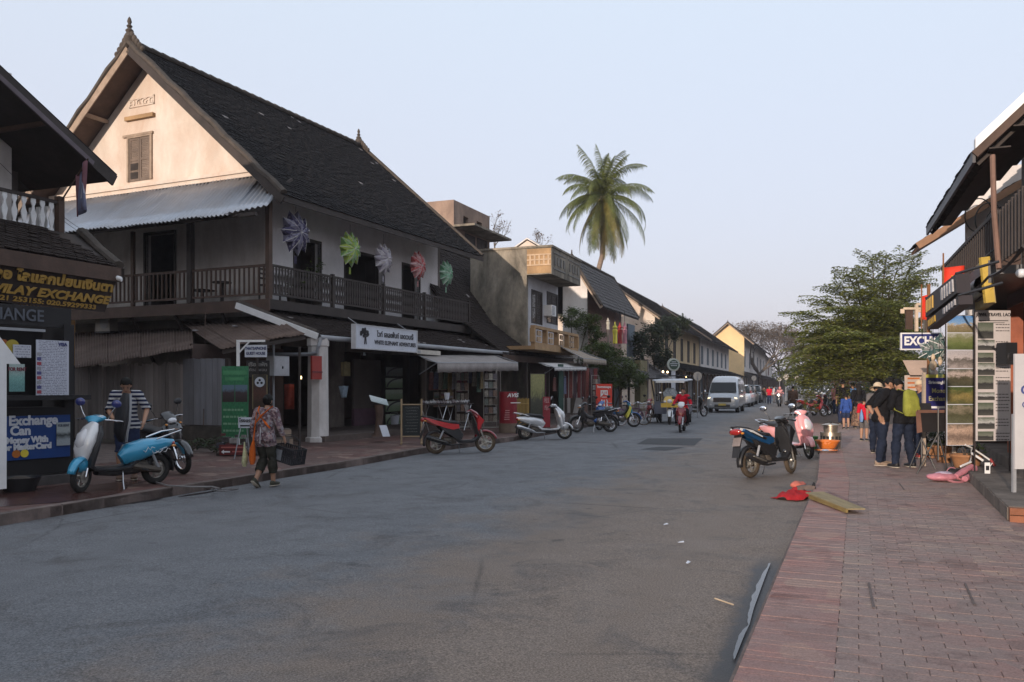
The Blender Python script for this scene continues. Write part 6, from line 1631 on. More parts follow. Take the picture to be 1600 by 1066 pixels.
# jumbo three wheeled taxi
JY=paint('taxi_yellow',(.62,.40,.05),metal=0)
tk=thing('jumbo_taxi','three wheeled jumbo taxi with silver canopy and yellow front boards','three wheeler',gy(1050,36.4),math.atan2(-.93,-.25))
for args in ((1.35,.30,.12),):wheel(tk,args[0],args[1],args[2],'5')
for sg in (-1,1):carwheel(tk,-1.2,sg*.66,.30,.16)
b=MB()
for sg in (-1,1):b.tube([(1.35,sg*.10,.3),(1.18,sg*.1,.80),(1.08,sg*.06,1.08)],.026,8)
b.build('fork',CHROME,tk,smooth=True)
r_axle[0]=.3;b=MB();fender(b,1.35,.35,R(10),R(150),.09);b.build('front_fender',silver,tk,smooth='all',fix=False)
b=MB();b.box(1.36,1.40,-.36,.36,.74,.92);b.build('yellow_board',JY,tk)
b=MB();b.sweep([(1.25,0,.86),(1.22,0,1.02),(1.08,0,1.22)],[(.24,.08),(.28,.10),(.20,.05)],n=12,p=3,side=(0,1,0));b.build('front_fairing',JY,tk,smooth=True)
b=MB();b.ell((1.36,0,1.0),(.05,.10,.09),12,8);b.ell((1.33,-.2,.98),(.04,.06,.05),10,6);b.ell((1.33,.2,.98),(.04,.06,.05),10,6);b.build('headlight',LENS,tk,smooth=True)
b=MB();b.sweep([(1.16,0,1.18),(1.10,0,1.36),(.98,0,1.56)],[(.26,.01),(.30,.012),(.16,.008)],n=14,side=(0,1,0));b.build('wind_shield',mat('smoky_plastic',(.25,.27,.28),.1,spec=.7,alpha=.6),tk,smooth=True)
b=MB();b.tube([(.95,-.36,1.06),(1.08,-.2,1.12),(1.08,.2,1.12),(.95,.36,1.06)],.015,6);b.build('handlebar',CHROME,tk,smooth=True)
for sg in (-1,1):b=MB();b.tube([(1.0,sg*.3,1.1),(1.02,sg*.4,1.3)],.007,4);b.ell((1.02,sg*.42,1.34),(.02,.07,.06),10,6);b.build('mirror',CHROME,tk,smooth=True)
b=MB();b.sweep([(.9,0,.5),(.5,0,.62),(.2,0,.7)],[(.14,.14),(.16,.16),(.16,.10)],n=12,side=(0,1,0));b.build('tank',mat('navy_tank',(.02,.03,.09),.4),tk,smooth=True)
b=MB();b.box(.05,.6,-.2,.2,.72,.84);b.build('driver_seat',SEATM,tk)
b=MB();b.box(-2.0,.1,-.74,.74,.42,.52);b.box(-2.0,.1,-.76,-.72,.5,.95);b.box(-2.0,.1,.72,.76,.5,.95);b.box(.06,.1,-.74,.74,.5,.95);b.build('tub',mat('blue_grey_panel',(.12,.14,.2),.4,var=.2),tk)
for sg in (-1,1):b=MB();b.box(-1.95,.0,sg*.45-.2,sg*.45+.2,.78,.88);b.build('bench',SEATM,tk)
for x in (.08,-.9,-1.95):
    for sg in (-1,1):b=MB();b.tube([(x,sg*.72,.9),(x,sg*.72,1.86)],.02,6);b.build('post',GREYP,tk,smooth=True)
for sg in (-1,1):b=MB();b.tube([(.08,sg*.72,1.86),(1.0,sg*.6,1.84)],.018,6);b.build('canopy_strut',CHROME,tk,smooth=True)
b=MB();b.sweep([(1.15,0,1.84),(.9,0,1.88),(-1.9,0,1.92),(-2.1,0,1.86)],[(.60,.03),(.78,.05),(.80,.06),(.7,.03)],n=20,p=4,side=(0,1,0));b.build('canopy',mat('canopy_silver',(.5,.52,.56),.3,metal=.4,var=.1),tk,smooth=True)
b=MB();b.box(1.14,1.18,-.6,.6,1.78,1.88);b.build('white_visor',WHITEP,tk)
b=MB()
for sg in (-1,1):b.tube([(.8,sg*.6,2.08),(-1.7,sg*.6,2.1)],.015,5)
for k in range(6):x=.8-k*.5;b.tube([(x,-.6,2.09),(x,.6,2.09)],.012,5);b.tube([(x,-.6,1.92),(x,-.6,2.09)],.01,4);b.tube([(x,.6,1.92),(x,.6,2.09)],.01,4)
b.build('roof_rack',BLACKM,tk)
# small dark topped taxi on the right
t2=thing('small_taxi','dark topped three wheeler parked beyond the red motorbikes on the right','three wheeler',gy(1328,52,0),math.atan2(-.93,-.3))
wheel(t2,1.1,.24,.1,'5')
for sg in (-1,1):carwheel(t2,-.8,sg*.55,.24,.14)
b=MB();shell(b,[(1.2,.2,.35,.9,.8,0),(.9,.42,.3,1.1,.8,.1),(.4,.62,.28,1.0,.8,.05),(-1.3,.62,.28,.95,.8,.05)],18,4);b.build('body',mat('brown_red_body',(.14,.05,.04),.5,var=.3),t2,smooth='all')
for x in (.55,-1.25):
    for sg in (-1,1):b=MB();b.tube([(x,sg*.58,.9),(x-.05,sg*.58,1.68)],.02,5);b.build('post',WOOD_O,t2,smooth=True)
b=MB();b.sweep([(.85,0,1.68),(.5,0,1.74),(-1.3,0,1.74),(-1.45,0,1.66)],[(.5,.02),(.66,.05),(.66,.05),(.55,.02)],n=16,p=4,side=(0,1,0));b.build('canopy',BLACKM,t2,smooth=True)
b=MB();b.box(-.9,-.2,-.5,.5,.75,.9);b.build('bench',SEATM,t2)
# ------------------------------------------------------------------ people: one remeshed body each, clothes and hair as children
SKIN=mat('skin',(.36,.20,.13),.55,var=.1,vs=6,spec=.4);HAIR=mat('black_hair',(.008,.007,.006),.7,var=.3,vs=10,stretch=(1,1,.3),spec=.2)
EYEM=mat('eye_dark',(.02,.015,.012),.3);LIPM=mat('lip',(.22,.09,.07),.5)
def cloth(name,c,pat=None):
    s=NB(name);co=s.coord();
    if pat=='stripe':
        sp=s.n('SeparateXYZ');s.l(co,sp.inputs[0]);a=s.n('Math',operation='MULTIPLY');s.l(sp.outputs[2],a.inputs[0]);a.inputs[1].default_value=15
        f=s.n('Math',operation='FRACT');s.l(a.outputs[0],f.inputs[0]);c_=s.mix(s.ramp(f.outputs[0],[(.5,0),(.52,1)],'CONSTANT'),(.015,.02,.05),(.42,.42,.43))
    elif pat:
        v=s.n('TexVoronoi');v.inputs['Scale'].default_value=pat[0];s.l(s.mix(.06,co,s.noise(co,9)),v.inputs['Vector']);sp=s.n('SeparateColor');s.l(v.outputs['Color'],sp.inputs[0])
        c_=s.ramp(sp.outputs[0],[(i/len(pat[1]),k) for i,k in enumerate(pat[1])],'CONSTANT')
    else:c_=s.mix(s.ramp(s.noise(co,5,5),[(.3,0),(.7,1)]),cl(c,.75),cl(c,1.2))
    s.l(c_,s.b.inputs['Base Color']);s.b.inputs['Roughness'].default_value=.85;s.b.inputs['Specular IOR Level'].default_value=.15
    s.bump(s.noise(co,14,4,.6,.8),.5,.03);MATS[name]=s.m;return s.m
BLACKC=cloth('black_cotton',(.009,.009,.011));DENIM=cloth('dark_denim',(.014,.020,.038));REDC=cloth('red_jacket',(.50,.012,.03));NAVYC=cloth('navy_cotton',(.02,.03,.07));BROWNC=cloth('brown_wool',(.075,.05,.04));BEIGEC=cloth('beige_cotton',(.55,.43,.30));WHITEC=cloth('white_cotton',(.5,.5,.52));BLUEC=cloth('blue_jacket',(.03,.07,.25));LBLUE=cloth('light_blue_shirt',(.10,.20,.38));PINKC=cloth('pink_cotton',(.55,.25,.25));STRIPE=cloth('striped_shirt',None,'stripe');GREYC=cloth('grey_cotton',(.13,.12,.12));OLIVE=cloth('lime_canvas',(.26,.27,.05));ORANGEC=cloth('orange_cloth',(.58,.12,.02))
FLORAL=cloth('floral_blouse',None,(28,[(.20,.15,.15),(.10,.06,.07),(.30,.22,.22),(.15,.10,.12),(.26,.24,.26)]));SKIRTP=cloth('patterned_skirt',None,(22,[(.12,.07,.05),(.25,.16,.11),(.06,.04,.035),(.18,.12,.09)]))
def person(label,loc,heading,H=1.68,pose=None,lean=0,bow=0,yaw=0,top=None,sleeve=.45,bottom=None,leg=1.0,shoes=None,hair='short',skirt=None,vox=.011,fat=1.0,hands=True,group=None,hat=None,cat='person',root=None,hem=0.0,rx=0):
    o=thing('person',label,cat,loc,math.atan2(heading[1],heading[0]),group,rx=rx)
    k=H/1.70
    J=dict(pelvis=(0,0,.93),waist=(0,0,1.08),chest=(.01,0,1.27),neck=(0,0,1.43),head=(.015,0,1.575),
             sl=(0,.175,1.385),sr=(0,-.175,1.385),el=(-.02,.22,1.11),er=(-.02,-.22,1.11),wl=(.05,.235,.87),wr=(.05,-.235,.87),
             hl=(0,.085,.90),hr=(0,-.085,.90),kl=(.02,.10,.49),kr=(.02,-.10,.49),al=(-.01,.105,.085),ar=(-.01,-.105,.085))
    if pose:J.update(pose)
    J={a:Vector(v) for a,v in J.items()}
    if lean:
        M_=Matrix.Translation(J['pelvis']) @ Matrix.Rotation(lean,4,'Y') @ Matrix.Translation(-J['pelvis'])
        for a in ('waist','chest','neck','head','sl','sr')+tuple(x for x in ('el','er','wl','wr') if not (pose and x in pose)):J[a]=M_ @ J[a]
    HM=Matrix.Translation(J['neck']) @ Matrix.Rotation(yaw,4,'Z') @ Matrix.Rotation(bow+lean*.6,4,'Y') @ Matrix.Translation(-Vector((0,0,1.43)))
    J['head']=HM @ Vector((.015,0,1.575))
    sf={a:(J['a'+a]-J['k'+a]) for a in 'lr'}
    toes={}
    segs=[]   # label, p, q, (ra, rb) , flat
    def sg(lb,a,c,ra,rb,wy=1.0):segs.append((lb,Vector(a),Vector(c),ra,rb,wy))
    f=fat
    sg('torso',J['pelvis']-Vector((0,0,.02)),J['waist'],.115*f,.10*f,1.35);sg('torso',J['waist'],J['chest'],.10*f,.115*f,1.32);sg('torso',J['chest'],J['neck']-Vector((0,0,.06)),.115*f,.07,1.35)
    sg('torso',J['sl'],J['neck']-Vector((0,0,.04)),.062,.055);sg('torso',J['sr'],J['neck']-Vector((0,0,.04)),.062,.055);sg('neck',J['neck']-Vector((0,0,.03)),J['head']-Vector((0,0,.04)),.052,.05)
    for a in 'lr':
        sg('uarm',J['s'+a],J['e'+a],.055*f,.043);sg('farm',J['e'+a],J['w'+a],.042,.028)
        sg('thigh',J['h'+a],J['k'+a],.092*f,.06);sg('shin',J['k'+a],J['a'+a],.06,.040)
    mb=MB()
    for lb,p_,q_,ra,rb,wy in segs:
        n=5;pts=[p_.lerp(q_,i/(n-1)) for i in range(n)];sz=[]
        for i in range(n):
            t=i/(n-1);r_=ra+(rb-ra)*t
            if lb=='shin':r_ += .014*math.sin(math.pi*min(1,t*1.6))*(t<.62)
            if lb=='thigh':r_ += .008*math.sin(math.pi*t)
            sz.append((r_*wy,r_) if wy>1 else (r_,r_))
        mb.sweep(pts,sz,n=12,side=(0,1,0) if wy>1 else None)
        if wy>1:mb.ell(p_,(ra,ra*wy,ra*.9),12,8);mb.ell(q_,(rb,rb*wy,rb*.8),12,8)
        else:mb.ell(p_,(ra,)*3,12,8);mb.ell(q_,(rb,)*3,12,8)
    # buttocks, head, ears, nose, feet, hands
    for a,s_ in (('l',1),('r',-1)):mb.ell(J['h'+a]+Vector((-.035,0,.0)),(.095*f,.085*f,.10),12,8)
    mb.M=HM
    mb.ell((.0,0,1.60),(.092,.076,.10),16,12);mb.ell((.035,0,1.525),(.055,.052,.062),12,8);mb.ell((.098,0,1.560),(.018,.012,.022),8,6);mb.ell((.06,0,1.50),(.03,.028,.022),8,6)
    for s_ in (1,-1):mb.ell((.0,s_*.078,1.565),(.018,.012,.030),8,6)
    mb.M=None
    hd=Vector((1,0,0))
    for a in 'lr':
        A_=J['a'+a];up=(A_-J['k'+a]).normalized();pitch=math.atan2(-up.x,-up.z) if False else 0
        ft=pose.get('foot'+a) if pose and ('foot'+a) in pose else None;fd=Vector(ft).normalized() if ft else Vector((1,0,0));J['f'+a]=fd
        dn=Vector((0,0,-1)) if not ft else (Vector((0,0,-1))-fd*Vector((0,0,-1)).dot(fd)).normalized()
        base=A_+dn*.045
        mb.sweep([base-fd*.05,base+fd*.05,base+fd*.13,base+fd*.17],[(.034,.032),(.042,.03),(.044,.022),(.03,.014)],n=10,side=(0,1,0))
        W_=J['w'+a];d=(W_-J['e'+a]).normalized();sx_=1 if a=='l' else-1
        if hands:
            inn=Vector((0,-sx_,0));inn=(inn-d*inn.dot(d)).normalized();sd_=d.cross(inn).normalized()
            mb.sweep([W_,W_+d*.045,W_+d*.09],[(.028,.018),(.040,.018),(.038,.014)],n=10,side=sd_)
            for i in range(4):
                o_=W_+d*.085+sd_*(-.030+.020*i);l_=(.066,.075,.070,.055)[i] if sd_.dot(hd)<0 else (.055,.070,.075,.066)[i]
                p1=o_+(d+inn*.2).normalized()*l_*.5;p2=p1+(d+inn*.8).normalized()*l_*.5;mb.sweep([o_-d*.02,o_,p1,p2],[(.0095,.0095),(.0095,.0095),(.009,.009),(.0075,.0075)],n=6)
            th=sd_*(1 if sd_.dot(hd)>0 else-1);o_=W_+d*.03+th*.03;p1=o_+(d*.7+th*.6+inn*.3).normalized()*.04;mb.sweep([o_-th*.02,o_,p1,p1+(d+inn*.5).normalized()*.03],[(.013,.013),(.012,.012),(.011,.011),(.008,.008)],n=6)
        else:mb.ell(W_+d*.06,(.03,.03,.06),8,6)
    b0=mb.build('body',SKIN,o,fix=False)
    rm=b0.modifiers.new('r','REMESH');rm.mode='VOXEL';rm.voxel_size=vox;rm.use_smooth_shade=True
    sm=b0.modifiers.new('s','SMOOTH');sm.factor=.5;sm.iterations=2
    dg=bpy.context.evaluated_depsgraph_get();me=bpy.data.meshes.new_from_object(b0.evaluated_get(dg));b0.modifiers.clear();old=b0.data;b0.data=me;bpy.data.meshes.remove(old)
    nv=len(me.vertices);V=np.empty(nv*3);me.vertices.foreach_get('co',V);V=V.reshape(-1,3);N=np.empty(nv*3);me.vertices.foreach_get('normal',N);N=N.reshape(-1,3)
    F=[tuple(p_.vertices) for p_ in me.polygons]
    best=np.full(nv,1e9);lab=np.zeros(nv,int);T_=np.zeros(nv);names=['torso','neck','uarm','farm','thigh','shin','head','hand','foot']
    extra=[('head',J['head'],J['head']+Vector((0,0,.06)),.075,.09,1)]
    for a in 'lr':
        d=(J['w'+a]-J['e'+a]).normalized();extra.append(('hand',J['w'+a]+d*.03,J['w'+a]+d*.15,.03,.02,1));extra.append(('foot',J['a'+a]+Vector((0,0,-.03)),J['a'+a]+Vector((0,0,-.045))+J['f'+a]*.13,.04,.03,1))
    for lb,p_,q_,ra,rb,wy in segs+extra:
        p_,q_=np.array(p_),np.array(q_);d=q_-p_;L2_=max(1e-9,d @ d);t=np.clip(((V-p_) @ d)/L2_,0,1);rel_=V-(p_+t[:,None]*d)
        if wy>1:rel_=rel_/np.array([1,wy,1])
        ds=np.linalg.norm(rel_,axis=1)-(ra+(rb-ra)*t);u=ds<best;best[u]=ds[u];lab[u]=names.index(lb);T_[u]=t[u]
    L={n_:lab==i for i,n_ in enumerate(names)}
    def garment(nm,m_,sel,offs,wr=.006,th=.005,cond=None,flare=0):
        idx=np.nonzero(sel)[0];mp=-np.ones(nv,int);mp[idx]=np.arange(len(idx));fs=[tuple(int(mp[i]) for i in f_) for f_ in F if all(mp[i] >= 0 for i in f_)]
        P_=V[idx].copy();n_=N[idx]
        ph=np.sin(P_[:,2]*42+P_[:,1]*20)*np.sin(P_[:,0]*30+P_[:,2]*17+1.3);P_ += n_*(offs+wr*ph)[:,None]
        if flare:zc_=P_[:,2];c_=J['pelvis'];kf=1+flare*np.clip((c_.z+.15-zc_),0,1);P_[:,0]=(P_[:,0]-c_.x)*kf+c_.x;P_[:,1]=(P_[:,1]-c_.y)*kf+c_.y
        g=MB();g.v=P_.tolist();g.f=fs;g.mi=[0]*len(fs);ob=g.build(nm,m_,o,smooth='all',fix=False)
        so_=ob.modifiers.new('s','SOLIDIFY');so_.thickness=th;so_.offset=-1
        return ob
    zp=J['pelvis'].z
    below=.10+hem
    rel=(V-np.array(J['pelvis']))
    if top:garment('shirt' if sleeve<.9 else 'jacket',top,L['torso'] & (rel[:,2]>-below) | L['thigh'] & (rel[:,2]>-below) & (T_<.35) | L['uarm'] & (T_ <= min(1,sleeve*2)) | (L['farm'] & (T_ <= sleeve*2-1) if sleeve>.5 else L['farm'] & False) | (L['neck'] & (T_<.1)),np.full(nv,.02)[np.nonzero(L['torso'] & (rel[:,2]>-below) | L['thigh'] & (rel[:,2]>-below) & (T_<.35) | L['uarm'] & (T_ <= min(1,sleeve*2)) | (L['farm'] & (T_ <= sleeve*2-1) if sleeve>.5 else L['farm'] & False) | (L['neck'] & (T_<.1)))[0]],.005)
    if bottom:
        s_=L['torso'] & (rel[:,2]<.06) | L['thigh'] & (T_ <= min(1,leg*2)) | (L['shin'] & (T_ <= leg*2-1) if leg>.5 else L['shin'] & False)
        garment('trousers' if leg>.6 else 'shorts',bottom,s_,np.full(nv,.012)[np.nonzero(s_)[0]]+.012*(L['shin'][np.nonzero(s_)[0]]),.006)
    if skirt:
        g=MB();c_=J['pelvis'];z0_,z1_,m_,fl_=skirt;n_=28;vs_=[]
        for i in range(9):
            t=i/8;z=z0_+(z1_-z0_)*t;rr_=.15+fl_*t
            for j in range(n_):a_=2*math.pi*j/n_;q_=rr_*(1+.05*t*math.sin(5*a_));vs_.append((c_.x+q_*.82*math.cos(a_),c_.y+q_*math.sin(a_),z))
        g.add(vs_,[(i*n_+j,i*n_+(j+1) % n_,(i+1)*n_+(j+1) % n_,(i+1)*n_+j) for i in range(8) for j in range(n_)]);ob=g.build('skirt',m_,o,smooth='all',fix=False);ob.modifiers.new('s','SOLIDIFY').thickness=.006
    HL=np.array([tuple(HM.inverted() @ Vector(v)) for v in V[L['head']]]) if L['head'].any() else None
    if hair:
        idx=np.nonzero(L['head'] | L['neck'])[0];hl_=np.array([tuple(HM.inverted() @ Vector(v)) for v in V[idx]])
        cut=1.545 if hair=='short' else 1.50
        keep=(hl_[:,2]>cut) & ((hl_[:,0]<.045) | (hl_[:,2]>1.635)) & ~((np.abs(hl_[:,1])>.06) & (hl_[:,2]<1.60) & (hl_[:,0]>-.01));sel=np.zeros(nv,bool);sel[idx[keep]]=True
        ho=garment('hair',HAIR,sel,np.full(int(sel.sum()),.014),.004,.012)
        if hair in ('long','bun'):
            g=MB();g.M=HM
            if hair=='long':g.sweep([(-.05,0,1.66),(-.095,0,1.58),(-.10,0,1.46),(-.105,0,1.32),(-.10,0,1.22)],[(.05,.03),(.085,.035),(.10,.035),(.085,.03),(.04,.015)],n=12,side=(0,1,0))
            else:g.ell((-.10,0,1.60),(.045,.05,.045),12,8)
            g.build('hair_length',HAIR,ho,smooth='all')
    g=MB();g.M=HM
    for s_ in (1,-1):g.ell((.083,s_*.030,1.585),(.008,.013,.007),8,5);g.sweep([(.089,s_*.015,1.607),(.085,s_*.045,1.608)],(.004,.004),n=4)
    eo=g.build('eyes',EYEM,o,smooth='all');g=MB();g.M=HM;g.ell((.088,0,1.523),(.008,.022,.006),8,5);g.build('mouth',LIPM,o,smooth='all')
    for a in 'lr':
        if shoes:
            A_=J['a'+a];fd=J['f'+a];dn=(Vector((0,0,-1))-fd*Vector((0,0,-1)).dot(fd)).normalized();base=A_+dn*.045;g=MB()
            g.sweep([base-fd*.075-dn*.02,base-fd*.03-dn*.02,base+fd*.06-dn*.004,base+fd*.14,base+fd*.19],[(.030,.045),(.046,.052),(.052,.04),(.050,.032),(.03,.022)],n=12,side=(0,1,0));so2=g.build('shoe',shoes,o,smooth='all')
            g=MB();g.sweep([base-fd*.085+dn*.026,base+fd*.05+dn*.030,base+fd*.20+dn*.024],[(.036,.010),(.056,.012),(.036,.010)],n=10,side=(0,1,0));g.build('sole',mat('pale_sole',(.45,.40,.33),.8),so2,smooth='all')
    if hat:
        g=MB();g.M=HM
        if hat[0]=='cap':g.lathe([(.0,1.715),(.05,1.708),(.085,1.68),(.10,1.63),(.098,1.61)],n=18);g.sweep([(.07,0,1.625),(.13,0,1.618),(.17,0,1.605)],[(.07,.006),(.065,.006),(.03,.004)],n=10,side=(0,1,0))
        elif hat[0]=='sun':g.lathe([(0,1.74),(.06,1.73),(.10,1.69),(.11,1.63),(.12,1.61),(.19,1.575),(.185,1.57)],n=22)
        else:g.ell((-.005,0,1.60),(.125,.11,.125),18,12)
        ho_=g.build({'cap':'cap','sun':'sun_hat'}.get(hat[0],'helmet'),hat[1],o,smooth='all');
        if hat[0] != 'helmet':ho_.modifiers.new('s','SOLIDIFY').thickness=.006
    o.scale=(k,k,k)
    o['J']=1
    return o,J
SANDAL=mat('brown_sandal',(.12,.07,.045),.7);SNEAK=mat('brown_sneaker',(.26,.19,.14),.75,var=.3,vs=20);BLSHOE=mat('black_shoe',(.015,.015,.018),.6);REDSH=mat('red_shoe',(.40,.06,.05),.7)
# man with the striped shirt behind the blue scooter
person('person in a striped T-shirt bending over the sky blue scooter on the left pavement',(-6.22,13.45,.01),(.35,-.94),1.70,pose=dict(el=(.10,.30,1.14),wl=(.30,.26,.93),er=(.08,-.26,1.12),wr=(.30,-.18,1.00)),lean=R(14),bow=R(30),top=STRIPE,sleeve=.5,bottom=NAVYC,leg=.55,shoes=SANDAL)
# woman walking away with basket
wo_,WJ=person('person in floral blouse and orange straps walking away along the kerb with a basket',(-4.02,13.55,-.11),(.25,.97),1.50,pose=dict(el=(-.02,.24,1.12),wl=(.02,.25,.90),er=(.03,-.27,1.13),wr=(.10,-.32,.92),kl=(.10,.09,.50),al=(-.16,.10,.13),footl=(.8,0,-.6),kr=(.08,-.10,.49),ar=(.10,-.11,.085)),lean=R(6),bow=R(12),top=FLORAL,sleeve=.95,bottom=cloth('dark_green_trousers',(.035,.035,.028)),leg=.8,shoes=mat('olive_slipper',(.05,.05,.035),.8),hair='bun',fat=1.12,hem=.14)
b=MB()
for s_ in (1,-1):
    b.sweep([(.10,s_*.12,1.36),(.02,s_*.13,1.475),(-.09,s_*.09,1.40),(-.155,s_*.0,1.30),(-.155,-s_*.10,1.18),(-.12,-s_*.17,1.08)],[(.022,.006)]*6,n=6,side=(0,s_*.6,1))
b.build('apron_straps',ORANGEC,wo_,smooth='all')
b=MB();b.sweep([(-.165,0,1.10),(-.185,-.01,1.0),(-.18,0,.80)],(.008,.004),n=4);b.build('apron_tie',WHITEC,wo_)
# basket, bags in her hands
bk=thing('shopping_basket','black plastic basket with a grey panel carried by the walking person','basket',(-3.70,13.72,.28),R(-28),None,ry=R(12))
BPL=mat('basket_plastic',(.022,.022,.026),.5)
b=MB()
for (x0,x1,y0,y1) in ((-.23,.23,-.16,-.15),(-.23,.23,.15,.16),(-.23,-.22,-.15,.15),(.22,.23,-.15,.15)):
    if x1-x0>.1:
        for k in range(11):b.box(x0+k*.0436,x0+k*.0436+.022,y0,y1,.0,.26)
    else:
        for k in range(8):b.box(x0,x1,y0+k*.0375,y0+k*.0375+.02,0,.26)
    for z in (0,.10,.24):b.box(x0,x1,y0-.003,y1+.003,z,z+.02)
b.box(-.22,.22,-.15,.15,0,.01);b.build('crate',BPL,bk)
b=MB();b.box(-.2,0,-.175,-.163,.03,.20);b.build('grey_panel',mat('grey_card',(.17,.18,.2),.7),bk)
b=MB();b.tube([(-.2,.0,.25),(-.18,0,.40),(0,0,.46),(.18,0,.40),(.2,.0,.25)],.007,5);b.build('handle',BPL,bk,smooth=True)
pb_=thing('plastic_bag','pale yellow plastic bag hanging from the left hand of the walking person','bag',(-4.34,13.5,.22))
b=MB();b.sweep([(0,0,0),(0,0,.07),(.01,0,.18),(0,0,.30),(0,0,.40)],[(.03,.03),(.075,.05),(.06,.045),(.025,.02),(.012,.01)],n=9,p=1.6);b.build('bag',mat('pale_plastic',(.45,.45,.26),.35,var=.3,vs=20,bump=.5,bs=18),pb_,smooth=50)
ob_=thing('cloth_bag','orange cloth bag slung low at the left side of the walking person','bag',(-4.20,13.46,.26))
b=MB();b.sweep([(0,0,0),(0,0,.08),(0,0,.25),(.02,0,.40),(.06,.02,.85)],[(.05,.03),(.085,.05),(.07,.045),(.02,.012),(.01,.005)],n=10);b.build('bag',ORANGEC,ob_,smooth=50)
# riders
ride=dict(pelvis=(-.28,0,.88),waist=(-.27,0,1.03),chest=(-.25,0,1.22),neck=(-.24,0,1.38),head=(-.22,0,1.53),sl=(-.24,.175,1.335),sr=(-.24,-.175,1.335),el=(-.10,.30,1.10),er=(-.10,-.30,1.10),wl=(.12,.31,1.02),wr=(.12,-.31,1.02),hl=(-.27,.09,.86),hr=(-.27,-.09,.86),kl=(.10,.20,.70),kr=(.10,-.20,.70),al=(.06,.19,.32),ar=(.06,-.19,.32))
person('person in a bright red jacket riding the red motorbike towards the camera',RIDER1.location,(-.30,-.95),1.62,pose=ride,top=REDC,sleeve=1.0,bottom=BLACKC,shoes=BLSHOE,bow=R(-4),vox=.013,fat=1.1)
person('person in pale pink on the oncoming motorbike with its headlight on',RIDER2.location,(-.42,-.9),1.62,pose=ride,top=PINKC,sleeve=1.0,bottom=GREYC,shoes=BLSHOE,hat=('helmet',PINKC),hair=None,vox=.018,hands=False)
# group by the exchange board
def at(px,Y):return ((px-CX)/FOC*Y,Y,.008)
person('person in black T-shirt and dark jeans looking down, left of the green backpack',at(1377,15.9),(.92,-.1),1.72,pose=dict(el=(-.16,.24,1.12),wl=(-.10,.12,.95),er=(-.20,-.26,1.13),wr=(-.08,-.20,.92),kl=(.04,.10,.49),kr=(-.02,-.11,.49),al=(.05,.10,.085),ar=(-.08,-.12,.085)),lean=R(6),bow=R(34),yaw=R(-12),top=BLACKC,sleeve=.5,bottom=DENIM,shoes=SNEAK,fat=1.15)
p5,_=person('person in black with a lime green backpack seen from behind',at(1412,15.5),(-.25,.95),1.68,pose=dict(el=(.05,.25,1.14),wl=(.22,.12,1.12),er=(.04,-.25,1.13),wr=(.24,-.10,1.10),kl=(.02,.15,.49),al=(-.02,.20,.085),kr=(0,-.12,.49),ar=(-.02,-.17,.085)),lean=R(6),bow=R(32),top=BLACKC,sleeve=.95,bottom=DENIM,shoes=BLSHOE,fat=1.1)
bpk=thing('backpack','lime green backpack worn by the person with their back to the camera','backpack',(p5.location.x,p5.location.y,0),p5.rotation_euler.z)
b=MB();b.sweep([(-.185,.0,.98),(-.20,0,1.06),(-.19,0,1.28),(-.15,0,1.42),(-.12,0,1.45)],[(.12,.05),(.155,.085),(.15,.075),(.12,.045),(.06,.015)],n=16,p=3.5,side=(0,1,0));b.build('bag',OLIVE,bpk,smooth=50)
b=MB();b.sweep([(-.275,0,1.02),(-.285,0,1.12),(-.272,0,1.20)],[(.11,.012),(.125,.02),(.10,.012)],n=12,p=4,side=(0,1,0));b.build('front_pocket',OLIVE,bpk,smooth=50)
for s_ in (1,-1):b=MB();b.sweep([(-.13,s_*.07,1.43),(.0,s_*.11,1.47),(.12,s_*.13,1.36),(.13,s_*.16,1.20),(-.02,s_*.20,1.08),(-.17,s_*.15,1.02)],[(.022,.006)]*6,n=6,side=(0,1,.2));b.build('strap',OLIVE,bpk,smooth='all')
person('person with a pale cap in dark clothes facing left behind the black menu stand',at(1439,17.6),(-.95,-.05),1.64,pose=dict(el=(.08,.24,1.12),wl=(.30,.14,1.05),er=(.08,-.24,1.12),wr=(.30,-.10,1.05)),bow=R(10),top=NAVYC,sleeve=1.0,bottom=DENIM,shoes=REDSH,hat=('cap',BEIGEC),vox=.012)
pp=thing('paper_sheet','light blue paper sheet held by the person with the pale cap','paper',at(1428,18.35)[:2]+(1.0,),R(10),None,rx=R(15));b=MB();b.box(-.10,.10,-.002,.002,-.2,.08);b.build('sheet',mat('light_blue_paper',(.30,.45,.62),.6),pp)
person('person in a beige sun hat half hidden behind the one in the black T-shirt',at(1371,18.8),(.5,.85),1.58,bow=R(20),top=GREYC,sleeve=.5,bottom=DENIM,shoes=BLSHOE,hat=('sun',BEIGEC),vox=.013)
person('child in a red shirt partly hidden behind the person in the black T-shirt',at(1350,23),(.7,.7),1.20,top=REDC,sleeve=.5,bottom=GREYC,leg=.5,shoes=BLSHOE,vox=.014)
bb_=thing('blue_bag','small light blue bag hanging beside the child in the red shirt','bag',at(1346,22.6)[:2]+(.55,));b=MB();b.sweep([(0,0,0),(0,0,.1),(0,0,.2),(0,0,.34)],[(.06,.03),(.09,.05),(.06,.04),(.01,.01)],n=10);b.build('bag',mat('light_blue_plastic',(.16,.28,.52),.5),bb_,smooth=50)
person('small boy in a blue hooded jacket and dark shorts seen from behind',at(1322,29.3),(.1,1),1.24,top=BLUEC,sleeve=1.0,bottom=NAVYC,leg=.45,shoes=BLSHOE,vox=.014,hem=.05)
person('tall person in black standing behind the small boy in blue',at(1317,33),(.4,.9),1.74,top=BLACKC,sleeve=.5,bottom=NAVYC,shoes=BLSHOE,vox=.016,hands=False)
person('person in a light blue shirt between the tall one in black and the long hair',at(1332,35),(-.2,1),1.66,top=LBLUE,sleeve=.5,bottom=GREYC,shoes=BLSHOE,vox=.018,hands=False)
